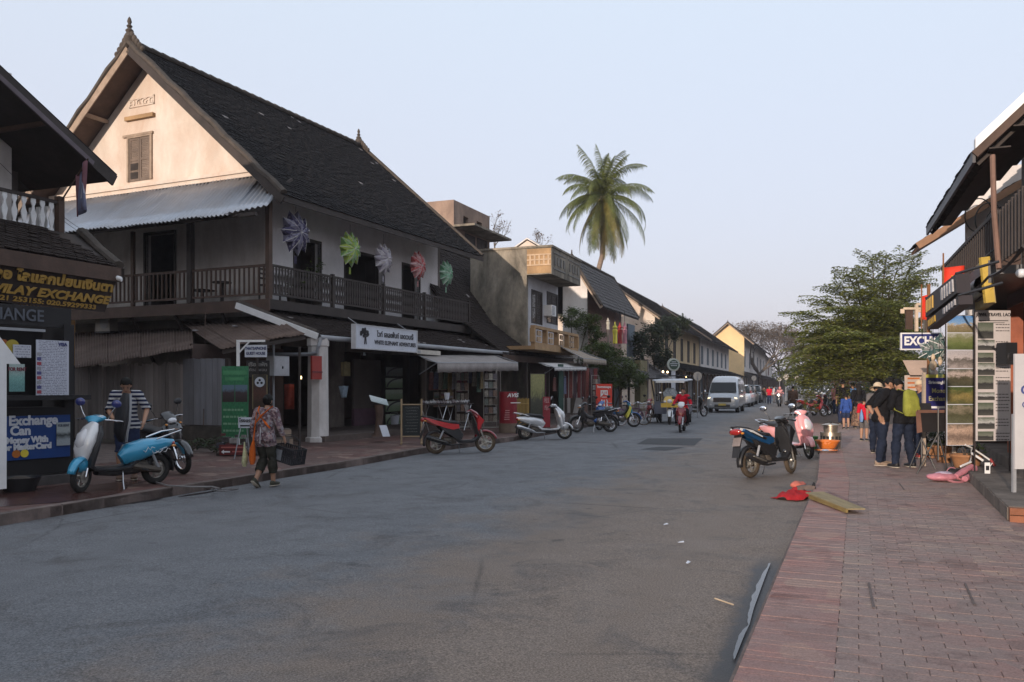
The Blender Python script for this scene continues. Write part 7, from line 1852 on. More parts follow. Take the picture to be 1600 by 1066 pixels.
person('person with long black hair and a brown patterned skirt seen from behind',at(1341,29.8),(.1,1),1.60,top=BLACKC,sleeve=.6,skirt=(1.02,.1,SKIRTP,.12),shoes=BLSHOE,hair='long',vox=.014,hands=False)
person('person in a pink top in the distance left of the group on the right pavement',at(1306,44),(.1,-1),1.6,top=PINKC,sleeve=.5,bottom=NAVYC,shoes=BLSHOE,vox=.02,hands=False)
person('person in a long brown coat walking away at the right edge of the street',at(1239,44.5)[:2]+(-.1,),(.3,.95),1.62,pose=dict(kl=(.1,.09,.49),al=(-.08,.1,.1),kr=(.06,-.1,.49),ar=(.12,-.1,.085)),top=BROWNC,sleeve=1.0,skirt=(1.05,.58,BROWNC,.06),bottom=BROWNC,shoes=BLSHOE,vox=.017,hands=False,fat=1.25,hem=.2)
for i,(lb,px,Y,m1,m2_) in enumerate((('person in a red shirt walking beyond the parked cars',1202,73,REDC,NAVYC),('person in white walking right of the one in the red shirt far away',1209,80,WHITEC,GREYC),('person in brown at the left of the distant one in the red shirt',1194,78,BROWNC,GREYC))):
    person(lb,at(px,Y)[:2]+(-.1,),(-.3+.3*i,-1+i),1.6,pose=dict(kl=(.1,.09,.49),al=(.05,.1,.09)),top=m1,sleeve=.5,bottom=m2_,shoes=BLSHOE,vox=.024,hands=False)
# ------------------------------------------------------------------ star lanterns under the big eave
def paper(name,c,c2):
    s=NB(name);co=s.coord();v=s.n('TexVoronoi');v.inputs['Scale'].default_value=9;s.l(co,v.inputs['Vector'])
    cc=s.mix(s.ramp(v.outputs[0],[(.25,0),(.4,1)]),c2,c);s.l(cc,s.b.inputs['Base Color']);s.b.inputs['Roughness'].default_value=.7
    tr=s.n('BsdfTranslucent');s.l(cc,tr.inputs[0]);mx=s.n('MixShader');mx.inputs[0].default_value=.35;s.l(s.b.outputs[0],mx.inputs[1]);s.l(tr.outputs[0],mx.inputs[2]);s.l(mx.outputs[0],s.out.inputs[0]);MATS[name]=s.m;return s.m
RIBM=mat('pale_lantern_rib',(.62,.60,.58),.7)
def star_lantern(label,loc,rz,r,mA,mB_,nsp=11,top=.5,group='star lanterns hanging under the eave'):
    o=thing('star_lantern',label,'lantern',loc,rz,group)
    n=nsp;ri=r*.60;dp=r*.20
    def pt(rr,a_,y):return Vector((rr*math.cos(a_),y,rr*math.sin(a_)))
    for sg,nm in ((-1,'front_dome'),(1,'back_dome')):
        b=MB();b.cur=0
        for k in range(n):          # folded paper: valley at each rim corner, ridge between
            a0,a1=2*math.pi*k/n,2*math.pi*(k+1)/n;am=(a0+a1)/2;c=Vector((0,sg*r*.34,0));m_=pt(ri*.62,am,sg*r*.36)
            b.cur=k % 2;b.add([pt(ri,a0,sg*dp),m_,c,pt(ri,a1,sg*dp)],[(0,1,2),(3,2,1),(0,3,1)])
        b.build(nm,[mA,mB_],o)
    b=MB();b.lathe([(ri,-dp),(ri,dp)],n=n,axis='y');b.build('rim_band',mB_,o)
    for k in range(n):
        a0,a1=2*math.pi*k/n,2*math.pi*(k+1)/n;am=(a0+a1)/2;e=pt(r,am,0);q=[pt(ri*.98,a_,s_*dp) for a_ in (a0,a1) for s_ in (-1,1)];f=pt(ri*1.02,am,-dp*1.25)
        b=MB();b.add(q+[e,f],[(0,5,4),(5,2,4),(2,3,4),(3,1,4),(1,0,4),(0,1,3,2)]);b.build('point',mB_ if k % 2 else mA,o)
    b=MB()
    for k in range(n):
        am=2*math.pi*(k+.5)/n;a0=2*math.pi*k/n;b.tube([pt(ri*.62,am,-r*.37),pt(ri*1.02,am,-dp*1.3),pt(r,am,0)],.008,3);b.tube([pt(ri*1.01,a0,-dp*1.03),(0,-r*.35,0)],.006,3)
    b.build('ribs',RIBM,o)
    b=MB()
    for k in range(5):b.slab([(-.05+.02*k,0,-r),(-.04+.02*k,0,-r),(-.045+.022*k,0,-r-.22),(-.055+.022*k,0,-r-.22)],(0,.003,0))
    b.build('tassel',mB_,o)
    b=MB();b.tube([(0,0,r*.9),(0,0,r+top)],.006,4);b.lathe([(.03,-r*1.02),(.012,-r),(.0,-r*.98)],n=6);b.build('cord',CABLE,o)
    return o
cols=[((.30,.29,.40),(.10,.09,.18),'large dark blue and mauve'),((.38,.60,.26),(.55,.68,.14),'lime green'),((.68,.64,.68),(.50,.46,.54),'white'),((.62,.14,.14),(.72,.42,.42),'red and pink'),((.26,.52,.34),(.42,.66,.48),'pale green, smallest')]
for i,(px,py,r) in enumerate(((462,364,.66),(547,389,.58),(599,405,.55),(653,415,.55),(697,427,.52))):
    q=onp(W,px,py,y=-.12);c1,c2,nm=cols[i]
    star_lantern(nm+' paper star lantern hanging under the long dark eave',lmat(W) @ q,HOUSE_RZ,r,paper('lantern_paper_%d' % i,c1,c2),paper('lantern_tip_%d' % i,c2,c1),top=max(.1,6.62-q.z-r))
# shopsign of the corner house
def board(root,name,label,cat,corners,y,m,t=.05,frame=None,group=None):
    """upright board on root's plane y, from photo corners (left x, top y at left, right x, bottom y at left)"""
    l_,t_,r_,b_=corners
    a=onp(root,l_,t_,y=y);c=onp(root,l_,b_,y=y);e=onp(root,r_,(t_+b_)/2,y=y);w_=e.x-a.x;h_=a.z-c.z
    o=thing(name,label,cat,tuple(lmat(root) @ Vector(((a.x+e.x)/2,y,c.z))),root.rotation_euler.z,group)
    b_=MB();b_.box(-w_/2,w_/2,0,t,0,h_);b_.build('board',m,o)
    if frame:
        f=MB();k=.035
        for q in ((-w_/2-k,w_/2+k,h_,h_+k),(-w_/2-k,w_/2+k,-k,0),(-w_/2-k,-w_/2,0,h_),(w_/2,w_/2+k,0,h_)):f.box(q[0],q[1],-.015,t+.015,q[2],q[3])
        f.build('frame',frame,o)
    return o,w_,h_
SIGNW=mat('sign_white',(.56,.59,.66),.5,var=.06,vs=4,stain=((.35,.35,.36),2,.3));INK=mat('black_ink',(.02,.02,.025),.5);MAROON_I=mat('maroon_letter',(.12,.03,.04),.5)
o,w_,h_=board(W,'shop_sign','long white WHITE ELEPHANT ADVENTURES sign with tree emblem above the pavement','sign',(556,508,651,543),-1.95,SIGNW,.12,mat('sign_edge',(.5,.5,.52),.5))
txt('\u0e44\u0e27\u0e17\u0e4c \u0e40\u0e2d\u0e40\u0e25\u0e40\u0e1f\u0e49\u0e19\u0e17\u0e4c \u0e40\u0e2d\u0e14\u0e40\u0e27\u0e19\u0e40\u0e08\u0e35\u0e49',h_*.34,INK,o,(w_*.13,-.006,h_*.68),fit=w_*.62,bold=.005)
txt('WHITE ELEPHANT ADVENTURES',h_*.27,INK,o,(w_*.13,-.006,h_*.30),fit=w_*.70,bold=.004)
b=MB();random.seed(4)
b.tube([(-w_*.37,-.006,h_*.18),(-w_*.365,-.006,h_*.55)],.02,5);b.tube([(-w_*.345,-.006,h_*.18),(-w_*.355,-.006,h_*.55)],.013,5)
for k in range(26):a=random.uniform(0,6.28);r_=random.random() **.5;b.lathe([(0,-.004),(.05,-.004),(.05,.0)],(-w_*.38+math.cos(a)*r_*.24,-.006,h_*.70+math.sin(a)*r_*.11),7,'y')
b.build('tree_emblem',INK,o)
b=MB();b.tube([(-w_*.4,.1,h_),(-w_*.4,.5,h_+.25)],.012,5);b.tube([(w_*.4,.1,h_),(w_*.4,.5,h_+.25)],.012,5);b.build('bracket',GREYP,o)
q=onp(W,568,553,y=-1.4);fl_=thing('spotlight','small spotlight below the long white shop sign','lamp',lmat(W) @ q);b=MB();b.lathe([(0,.05),(.05,.04),(.07,-.05),(.06,-.05),(0,0)],n=12);b.build('lamp_head',CHROME,fl_,smooth=True)
q=onp(W,668,551,y=-1.9);o=thing('tube_light','white box light fixture under the gutter beside the shop sign','lamp',lmat(W) @ q,HOUSE_RZ);b=MB();b.box(-.75,.75,-.06,.06,-.07,.07);b.build('housing',mat('cream_plastic',(.5,.46,.4),.5),o);b=MB();b.box(-.7,-.55,-.075,-.06,-.04,.04);b.build('end_plate',GREYP,o)
# electric box, fire box on the pillar
o,w_,h_=board(W,'meter_box','grey metal meter box hanging left of the white pillar','box',(428,556,452,587),-1.3,mat('pale_metal',(.42,.43,.45),.5,var=.1),.25);b=MB();b.box(-w_/2+.03,w_/2-.03,-.01,0,.04,h_-.04);b.build('door_panel',mat('pale_metal2',(.47,.48,.5),.5),o);b=MB();b.ell((.02,-.02,h_*.42),(.02,.02,.04));b.build('lock',BLACKM,o);b=MB();b.box(-.02,.02,.25,.29,-.9,.9);b.build('mounting_pole',GREYP,o)
o,w_,h_=board(W,'red_box','red box fixed to the left side of the white street pillar','box',(488,556,503,593),PY_-.06,mat('red_box_paint',(.32,.035,.025),.5),.06)
b=MB();b.box(-w_/2-.01,w_/2+.01,-.02,0,h_*.3,h_*.34);b.build('lid_edge',MAROON_I,o)
# ---- the lean-to shed of planks with rusty roof, in front of the side wall
SHX=-2.6
def sh(px,py,x=SHX):return onp(W,px,py,x=x)
S0=thing('plank_shed','lean-to shed of weathered upright planks under a rusty tin roof','shed',tuple(W.location),HOUSE_RZ)
yl_,yr_=sh(117,600).y,sh(286,600).y
zt0=sh(200,570).z
y=yl_;k=0
PLK=mat('shed_plank',(.25,.22,.205),.88,var=.4,vs=2.2,stretch=(3,3,.5),bump=.4,bs=14,rnd=.6)
while y>yr_:
    w_=random.uniform(.115,.15);x_=SHX+random.uniform(-.02,.02)
    b=MB();b.slab([(x_,y,.12),(x_,y-w_+.012,.12),(x_+random.uniform(-.01,.01),y-w_+.012,zt0+random.uniform(-.05,.06)),(x_,y,zt0+random.uniform(-.05,.06))],(.022,0,0));b.build('plank',PLK,S0);y -= w_
# pale planks right part, on a low stone base
ya_,yb_=sh(286,620).y,sh(349,620).y;z0_,z1_=sh(310,664).z,sh(310,592).z;y=ya_
while y>yb_+.05:
    b=MB();w_=random.uniform(.16,.22);b.slab([(SHX,y,z0_),(SHX,y-w_+.014,z0_),(SHX,y-w_+.014,z1_+.5+random.uniform(-.02,.02)),(SHX,y,z1_+.5)],(.022,0,0));b.build('plank',mat('pale_plank',(.20,.20,.22),.85,var=.25,vs=2,stretch=(4,4,.5),stain=((.12,.11,.1),1.5,.5),rnd=.3),S0);y -= w_
b=MB();yc_=sh(405,660).y;b.box(SHX-.08,SHX+.3,yc_,ya_,0,z0_-.03);b.build('stone_base',mat('dark_stone_base',(.07,.06,.052),.95,var=.45,vs=3,bump=.6,bs=9),S0)
b=MB();b.box(SHX,SHX+.1,yl_+.1,yl_+.2,0,zt0);b.box(SHX+.05,SHX+.15,yb_-.1,yb_,0,z1_+.5);b.build('post',WOOD_D,S0)
b=MB();b.box(SHX+.25,1.1,yr_-.05,yr_+.03,.1,2.6);b.build('inner_wall',DARK2,S0)
# rusty roof: two overlapping runs
a_=[onp(W,118,520,x=.9),onp(W,300,513,x=.9),onp(W,300,545,x=SHX-.35),onp(W,118,577,x=SHX-.35)]
corr(S0,a_[0],a_[1],a_[2],a_[3],7,RUST,pitch=.10,amp=.016,jag=.12)
a_=[onp(W,285,506,x=.9),onp(W,440,502,x=.2),onp(W,475,522,x=SHX+1.2),onp(W,345,545,x=SHX-.1)]
corr(S0,a_[0]+Vector((0,0,.05)),a_[1],a_[2],a_[3],5,RUST,pitch=.10,amp=.016,jag=.12)
b=MB();b.beam(a_[3]+Vector((.05,0,-.08)),a_[2]+Vector((.05,0,-.08)),.08,.10);b.build('eave_beam',WOOD_D,S0)
for px,py in ((305,520),(367,513),(288,538)):
    q=onp(W,px,py,x=-1.0 if py>516 else-.3);b=MB();b.ell(q+Vector((0,0,.06)),(.09,.07,.025),8,5);b.build('litter',mat('pale_litter',(.35,.34,.35),.8),S0)
for px in (402,468):
    q=onp(W,px,600,x=SHX+(.2 if px<450 else 1.0));b=MB();b.tube([(q.x,q.y,0),(q.x,q.y,2.5)],.035,6);b.build('post',WOOD_D,S0,smooth=True)
q=onp(W,321,480,x=-.4);q2=onp(W,318,665,x=SHX-.3);o=thing('hanging_cable','thin brown cable hanging from the side balcony to the shed','cable',tuple(W.location),HOUSE_RZ);b=MB();b.tube([q,q.lerp(q2,.55)+Vector((0,0,0)),q2],.012,5);b.build('cable',WOOD_B,o)
q=onp(W,160,504,x=.4);o=thing('air_conditioner','old air conditioner unit on a bracket below the side balcony','air conditioner',lmat(W) @ q,HOUSE_RZ-R(90))
b=MB();b.box(-.32,.32,0,.3,-.27,.27);b.build('casing',mat('dirty_white',(.33,.31,.28),.6,var=.2),o);b=MB();b.lathe([(0,-.01),(.2,-.01),(.2,.0)],(.08,-.004,0),20,'y');b.lathe([(.02,-.02),(.05,-.02),(.05,0)],(.08,0,0),10,'y');b.build('fan_grille',GREYP,o);b=MB();b.box(-.35,.35,0,.35,-.32,-.28);b.beam((-.3,.3,-.3),(-.3,.3,-.7),.04,.04);b.build('bracket',BLACKM,o)
# balcony furniture
for px,py,nm,lb in ((248+0,452,'round_table','small dark round table on the side balcony'),(318,452,'low_table','low square table on the side balcony by the black post')):
    q=onp(W,347 if nm[0]=='r' else 316,445,x=.6);o=thing(nm,lb,'table',lmat(W) @ Vector((q.x,q.y,3.95)),HOUSE_RZ)
    b=MB()
    if nm[0]=='r':b.lathe([(0,.60),(.27,.60),(.27,.64),(0,.64)],n=16)
    else:b.box(-.3,.3,-.3,.3,.40,.44)
    b.build('table_top',WOOD_D,o);b=MB();b.tube([(0,0,0),(0,0,.6 if nm[0]=='r' else .4)],.05,8);b.lathe([(.18,0),(.18,.03),(0,.04)],n=12);b.build('leg',WOOD_D,o)
o=thing('balcony_chair','dark wooden chair at the street corner of the balcony','chair',lmat(W) @ Vector((.55,.45,3.95)),HOUSE_RZ)
b=MB();b.box(-.22,.22,-.22,.22,.42,.46);b.build('seat',WOOD_D,o);b=MB()
for z in (.62,.75,.88):b.box(-.2,.2,.2,.22,z,z+.05)
b.build('backrest',WOOD_D,o)
for x in (-.2,.2):
    for y in (-.2,.2):b=MB();b.box(x-.02,x+.02,y-.02,y+.02,0,.44 if y<0 else .95);b.build('leg',WOOD_D,o)
for i,(px,lb) in enumerate(((455,'leafy potted plant on the balcony near its corner post'),(497,'potted plant with drooping stems before the first balcony door'))):
    q=onp(W,px,460,y=.35);o=thing('potted_plant',lb,'plant',lmat(W) @ Vector((q.x,.35,3.95)))
    b=MB();b.lathe([(.0,0),(.11,0),(.15,.25),(.13,.25),(.12,.05)],n=12);b.build('pot',MORTAR,o);b=MB();cloud(b,(0,0,.55+.35*i),(.35,.35,.3+.2*i),160,.12);b.build('leaves',LEAF,o,fix=False)

# ---- signs and things beside the shed entrance
GRN=m_photo('green_banner_print',[(.0,(.022,.13,.055)),(1,(.03,.17,.08))],.2,1)
def stand_at(px,Y,lb,nm,cat,rz=0,z=.01):return thing(nm,lb,cat,((px-CX)/FOC*Y,Y,z),rz)
def mm(px,Y):return px*Y/FOC
Yb=18.6
o=stand_at(367,Yb,'green roll-up banner with two dark photographs standing by the shed','green_banner','banner',R(-8))
wb,hb=mm(44,Yb),CAMZ+(603-573)/FOC*Yb;b=MB();b.box(-wb/2,wb/2,0,.02,.35,hb);b.build('printed_sheet',GRN,o)
for s_ in (-1,1):
    b=MB();x0=-wb/2+.02+(s_>0)*(wb/2-.01);b.box(x0,x0+wb/2-.03,-.006,0,hb-.80,hb-.42);b.build('photo_print',m_photo('dark_photo_%d' % (s_+1),[(.15,(.03,.02,.02)),(.55,(.05,.035,.04)),(.75,(.10,.16,.22))],.5,7+s_,5),o)
for k in range(6):
    b=MB();random.seed(k);x=-wb/2+.04
    while x<wb/2-.10-.05*(k==5):l_=random.uniform(.03,.09);b.box(x,x+l_,-.005,0,hb-1.0-k*.155,hb-.955-k*.155);x += l_+.02
    b.build('text_line',mat('pale_green_text',(.17,.32,.20),.6),o)
b=MB();b.box(-wb/2+.04,wb/2-.04,-.005,0,hb-.19,hb-.10);b.box(-wb/2+.08,wb/2-.1,-.005,0,hb-.32,hb-.25);b.build('text_line',mat('mid_green_text',(.07,.26,.12),.6),o)
b=MB();b.box(-wb/2,wb/2,-.06,.06,0,.03);b.box(-.02,.02,.03,.05,0,hb);b.box(-wb/2+.02,-wb/2+.05,-.02,.0,0,.36);b.box(wb/2-.05,wb/2-.02,-.02,0,0,.36);b.build('stand',GREYP,o)
o=stand_at(372,19.4,'white sign post with bracket and THATSAPHONE GUEST HOUSE plate','guest_house_sign','sign',R(-4));Y_=19.4
ht=CAMZ+(603-532)/FOC*Y_;b=MB();b.box(-.03,.03,-.03,.03,0,ht);b.box(-.03,mm(43,Y_),-.02,.02,ht-.05,ht);b.beam((0,0,ht-.32),(.28,0,ht-.03),.03,.03);b.build('post',WHITEP,o)
x0,x1=mm(11,Y_),mm(46,Y_);z1=CAMZ+(603-540)/FOC*Y_;z0=CAMZ+(603-559)/FOC*Y_;b=MB();b.box(x0,x1,-.012,.012,z0,z1);b.build('plate',SIGNW,o)
NAVYI=mat('navy_letter',(.03,.04,.12),.5)
txt('THATSAPHONE',.10,NAVYI,o,((x0+x1)/2,-.016,z0+.20),sx=.72,bold=.003);txt('GUEST HOUSE',.095,NAVYI,o,((x0+x1)/2,-.016,z0+.085),sx=.74,bold=.003)
o=stand_at(403,20.2,'black board with grey Lao lettering left of the shop doorway','black_sign','sign');Y_=20.2
z1=CAMZ+(603-564)/FOC*Y_;z0=CAMZ+(603-590)/FOC*Y_;b=MB();b.box(-.28,.28,0,.02,z0-.02,z1);b.build('board',mat('sign_black',(.02,.018,.02),.5),o)
GT=mat('grey_letter',(.30,.29,.28),.6)
txt('\u0e40\u0e23\u0e37\u0e2d\u0e19\u0e1e\u0e31\u0e01',.13,GT,o,(0,-.005,z1-.10),sx=1.1,bold=.003);txt('\u0e17\u0e31\u0e14\u0e2a\u0e30\u0e1e\u0e2d\u0e19',.10,GT,o,(0,-.005,z1-.23),sx=1.1);
b=MB();b.tube([(-.26,.01,z0),(-.26,.01,0)],.02,5);b.tube([(.26,.01,z0),(.26,.01,0)],.02,5);b.build('leg',BLACKM,o)
o=stand_at(406,19.9,'narrow hanging poster with a white disc of three dots','disc_poster','poster');z1=CAMZ+(603-588)/FOC*19.9;z0=CAMZ+(603-640)/FOC*19.9
b=MB();b.box(-.17,.17,0,.01,z0,z1);b.build('sheet',m_photo('dark_poster',[(.2,(.05,.03,.02)),(.5,(.10,.04,.03)),(.8,(.04,.035,.03))],.6,3,6),o)
b=MB();b.lathe([(0,-.012),(.12,-.012),(.12,-.004)],(0,0,z1-.15),20,'y');b.build('disc',SIGNW,o)
for dx_,dz_ in ((-.045,-.02),(.045,-.02),(0,.045)):b=MB();b.lathe([(0,-.018),(.03,-.018),(.03,-.012)],(dx_,0,z1-.15+dz_),12,'y');b.build('dot',INK,o)
b=MB();b.tube([(-.17,0,z0),(-.17,0,z1+.02),(.17,0,z1+.02),(.17,0,z0)],.01,4);b.tube([(0,0,0),(0,0,z0)],.012,4);b.build('frame',mat('brass_frame',(.25,.2,.1),.5),o)
o=stand_at(385,17.4,'small white notice board on a trestle beside the walking person','white_notice','sign');b=MB();b.box(-.17,.16,0,.01,.64,.86);b.build('board',SIGNW,o);txt('\u0e42\u0e23\u0e07\u0e41\u0e23\u0e21',.10,INK,o,(0,-.006,.79),sx=1.0,bold=.003);b=MB();b.box(-.13,.13,-.006,0,.67,.70);b.build('text_line',INK,o);b=MB();b.tube([(-.12,.0,.66),(-.22,-.1,0)],.012,4);b.tube([(.12,.0,.66),(.2,-.1,0)],.012,4);b.tube([(0,.02,.66),(0,.25,0)],.012,4);b.build('trestle',GREYP,o)
o=stand_at(363,17.9,'low dark red sign with a white arrow at the foot of the green banner','arrow_board','sign',z=.02);b=MB();b.box(-.28,.28,0,.02,.02,.24);b.build('board',mat('dark_red_board',(.13,.02,.02),.6,var=.2),o);b=MB();b.prism([(-.24,.09),(-.18,.135),(-.18,.105),(-.05,.105),(-.05,.075),(-.18,.075),(-.18,.045)],-.006,0,'y');b.build('arrow',WHITEP,o);b=MB();b.box(.0,.25,-.006,0,.08,.11);b.box(-.24,.24,-.006,0,.17,.2);b.build('text_line',mat('faded_red_text',(.4,.12,.1),.6),o)
o=stand_at(380,18.2,'pile of tangled bric-a-brac and magazines at the foot of the banner','bric_a_brac','pile');random.seed(8);
for k in range(22):
    b=MB();x,y,z=random.uniform(-.5,.3),random.uniform(-.1,.25),random.uniform(.05,.45);s_=random.uniform(.03,.08);b.box(x-s_,x+s_,y-s_,y+s_,z-s_*.6,z+s_*.8);b.M=None;b.build('item',mat('bric_%d' % (k % 5),[(.18,.16,.15),(.12,.04,.04),(.08,.07,.07),(.25,.23,.22),(.05,.05,.06)][k % 5],.7,var=.4,vs=12),o)
b=MB();b.box(-.55,.35,-.12,.28,0,.05);b.build('tray',WOOD_D,o)
for i,(px,dz_) in enumerate(((441,0),(449,0),(444,.22))):
    o=stand_at(px,20.6+.2*i,('rough wooden block on the pavement left of the pillar','smaller wooden block right of the first','wooden box resting on the two blocks')[i],'wooden_block','block',R(20*i),dz_+.02);b=MB();b.box(-.16+.03*i,.16-.03*i,-.14,.14,0,.22);b.build('block',WOOD_G,o);b=MB();b.box(-.12,.12,-.15,-.14,.03,.19);b.build('end_face',WOOD_L,o)

# ---- in front of the corner shop
o=stand_at(643,21.7,'wooden framed chalkboard menu standing on the pavement behind the red scooter','chalkboard','sign',R(6));Y_=21.7
BAM=mat('pale_timber',(.34,.25,.15),.7,var=.25,vs=4);hh=1.18
b=MB();b.box(-.22,.22,0,.02,.22,1.0);b.build('slate',mat('slate_black',(.018,.022,.023),.8,var=.2),o)
for x in (-.26,.26):b=MB();b.tube([(x,0,.0),(x,0,hh)],.025,7);b.build('upright',BAM,o,smooth=True);b=MB();b.tube([(x,-.2,.03),(x,.2,.03)],.03,7);b.build('foot',BAM,o,smooth=True)
for z in (.2,1.03):b=MB();b.tube([(-.26,0,z),(.26,0,z)],.018,6);b.build('crosspiece',BAM,o,smooth=True)
CHK=mat('chalk',(.33,.34,.33),.9)
random.seed(3)
for k in range(9):
    b=MB();z=.94-k*.078;x=-.17+random.uniform(0,.05)
    while x<.15:l_=random.uniform(.015,.05);b.tube([(x,-.003,z),(x+l_*.5,-.003,z+random.uniform(.005,.02)),(x+l_,-.003,z+random.uniform(-.008,.008))],.0035,3);x += l_+.012
    b.build('chalk_line',CHK,o)
o=stand_at(592,22.6,'carved wooden lectern holding an open menu by the roller shutter','menu_lectern','stand',R(20),.16);b=MB();b.sweep([(0,0,0),(0,0,.1),(0,0,.3),(.02,0,.6),(0,0,.86)],[(.25,.2),(.14,.12),(.10,.09),(.12,.1),(.14,.12)],n=9,p=3);b.build('trunk_stand',WOOD_B,o,smooth=50);b=MB();b.slab([(-.24,-.16,.95),(.24,-.16,.82),(.24,.16,.98),(-.24,.16,1.11)],(0,-.005,.015));b.build('open_menu',m_photo('menu_print',[(.2,(.25,.3,.3)),(.8,(.4,.44,.44))],.5,2),o)
o=stand_at(604,22.3,'white leaflet leaning against the lectern foot','leaflet','paper',R(20),.17);b=MB();b.slab([(-.1,0,0),(.1,0,0),(.02,.1,.3),(-.18,.1,.3)],(0,.01,0));b.build('sheet',SIGNW,o)
# arch topped green picture panels
for k in range(5):
    z1=(574,591,609,627,647)[k];z2=(588,606,624,643,663)[k]
    q0,q1=onp(W,603,z2,y=.55),onp(W,629,z1,y=.55);q0z,q1z=onp(W,616,z2,y=.55).z,onp(W,616,z1,y=.55).z
    o=thing('picture_panel',('top dim','second pale green','third plain green','fourth palm tree','lowest green')[k]+' picture panel in the column beside the shop opening','picture',lmat(W) @ Vector(((q0.x+q1.x)/2,.55,q0z)),HOUSE_RZ,'green picture panels stacked by the shop opening')
    w_=abs(q1.x-q0.x);h_=q1z-q0z;b=MB();b.box(-w_/2,w_/2,0,.03,0,h_);b.build('panel',m_photo('green_print_%d' % k,[(.0,(.10,.17,.08)),(.45,(.17,.24,.14)),(.8,(.28,.34,.26))] if k else [(.2,(.05,.06,.05)),(.8,(.10,.12,.11))],.5,k*2.2,5),o)
    if k != 2:
        n_=10;vs_=[];b=MB()
        for i in range(n_+1):a=math.pi/2+(math.pi/2)*i/n_;vs_ += [(w_*.42+w_*.80*math.cos(a),-.006,h_*.06+h_*.85*math.sin(a)),(w_*.42+w_*.90*math.cos(a),-.006,h_*.06+h_*1.0*math.sin(a) if h_*.06+h_*math.sin(a)<h_ else h_)]
        b.add(vs_,[(2*i,2*i+1,2*i+3,2*i+2) for i in range(n_)]);b.build('arch_band',INK,o,fix=False)
q=onp(W,616,672,y=.5);o=thing('white_bucket','white bucket below the green picture panels','bucket',lmat(W) @ Vector((q.x,.5,.16)));b=MB();b.lathe([(0,0),(.15,0),(.19,.32),(.18,.32),(.15,.03),(0,.03)],n=18);b.build('bucket',SIGNW,o,smooth=True);b=MB();b.tube([(-.18,0,.3),(-.1,0,.42),(.1,0,.42),(.18,0,.3)],.005,4);b.build('handle',STEEL,o)
ORD='first second third fourth fifth sixth seventh eighth ninth tenth eleventh twelfth thirteenth fourteenth'.split()
# trestle table with wrapped goods
o=stand_at(698,25.2,'trestle table of wrapped goods in front of the corner shop','goods_table','table',R(66),.16);tx0=.85
b=MB();b.box(-1.1,1.1,-.35,.35,.80,.83);b.build('table_top',WOOD_D,o)
for x in (-.8,.8):
    for s_ in (-1,1):b=MB();b.tube([(x-.25*s_,-.3,0),(x+.25*s_,-.3,.8)],.013,5);b.tube([(x-.25*s_,.3,0),(x+.25*s_,.3,.8)],.013,5);b.build('leg',STEEL,o,smooth=True)
random.seed(12);GD=[mat('goods_%d' % i,c,.35,var=.5,vs=25,bump=.5,bs=30,spec=.6) for i,c in enumerate([(.26,.25,.25),(.14,.11,.11),(.34,.33,.34),(.10,.08,.09)])]
for k in range(42):
    x,y=-1.02+2.04*((k % 14)+random.random()*.4)/14,-.25+.24*(k // 14);t=thing('wrapped_parcel','wrapped parcel, '+ORD[k % 14]+' from the left in the '+('front','middle','back')[k // 14]+' row on the trestle table','parcel',lmat(o) @ Vector((x,y,.83)),random.uniform(0,3),'wrapped goods on the trestle table');b=MB();s_=random.uniform(.05,.08);b.ell((0,0,s_*.7),(s_,s_*.8,s_*.75),7,5);b.ell((0,0,s_*1.5),(s_*.3,s_*.3,s_*.35),6,4);b.build('parcel',random.choice(GD),t,smooth=60)
t=thing('pale_cup','pale cup standing on the goods table','cup',lmat(o) @ Vector((.1,.05,.95)));b=MB();b.lathe([(0,0),(.06,0),(.09,.2),(.08,.2),(.055,.02)],n=14);b.build('cup',SIGNW,t,smooth=True);b=MB();b.lathe([(.09,.19),(.095,.21),(.09,.21)],n=14);b.build('rim',SIGNW,t)
def rack(px,Y,lb,nsh,h,w_=.36,rz=R(15),dens=3,z=.16,d=.12):
    o=stand_at(px,Y,lb,'display_rack','rack',rz,z);b=MB()
    for x in (-w_/2,w_/2):b.box(x-.012,x+.012,-.012,.012,0,h)
    b.box(-w_/2,w_/2,-.01,.01,h-.02,h);b.box(-w_/2-.1,w_/2+.1,-.15,.15,0,.02);b.build('rack_frame',mat('rack_wire',(.28,.27,.25),.6),o)
    for k in range(nsh):
        z_=.2+(h-.3)*k/nsh;b=MB();b.box(-w_/2,w_/2,-d,.0,z_-.012,z_);b.build('shelf',mat('rack_wire',(.28,.27,.25),.6),o)
        for j in range(dens):
            b=MB();x=-w_/2+w_*(j+.5)/dens;b.box(x-w_/dens*.42,x+w_/dens*.42,-d*.7,-d*.5,z_,z_+(h-.3)/nsh*.72);b.build('card',mat('card_%d' % ((k*3+j) % 7),[(.22,.19,.16),(.14,.11,.09),(.28,.26,.22),(.10,.09,.10),(.20,.13,.10),(.30,.30,.30),(.12,.14,.12)][(k*3+j) % 7],.6,var=.5,vs=20),o)
    return o
rack(722,27.5,'tall metal rack of folded goods at the back of the goods table',5,2.0,.42)
rack(766,27.3,'postcard rack with five shelves left of the red cylinder board',6,1.95,.44)
rack(868+62,36.5,'card rack in the doorway by the green jamb',6,1.9,.45,R(40),z=.1)
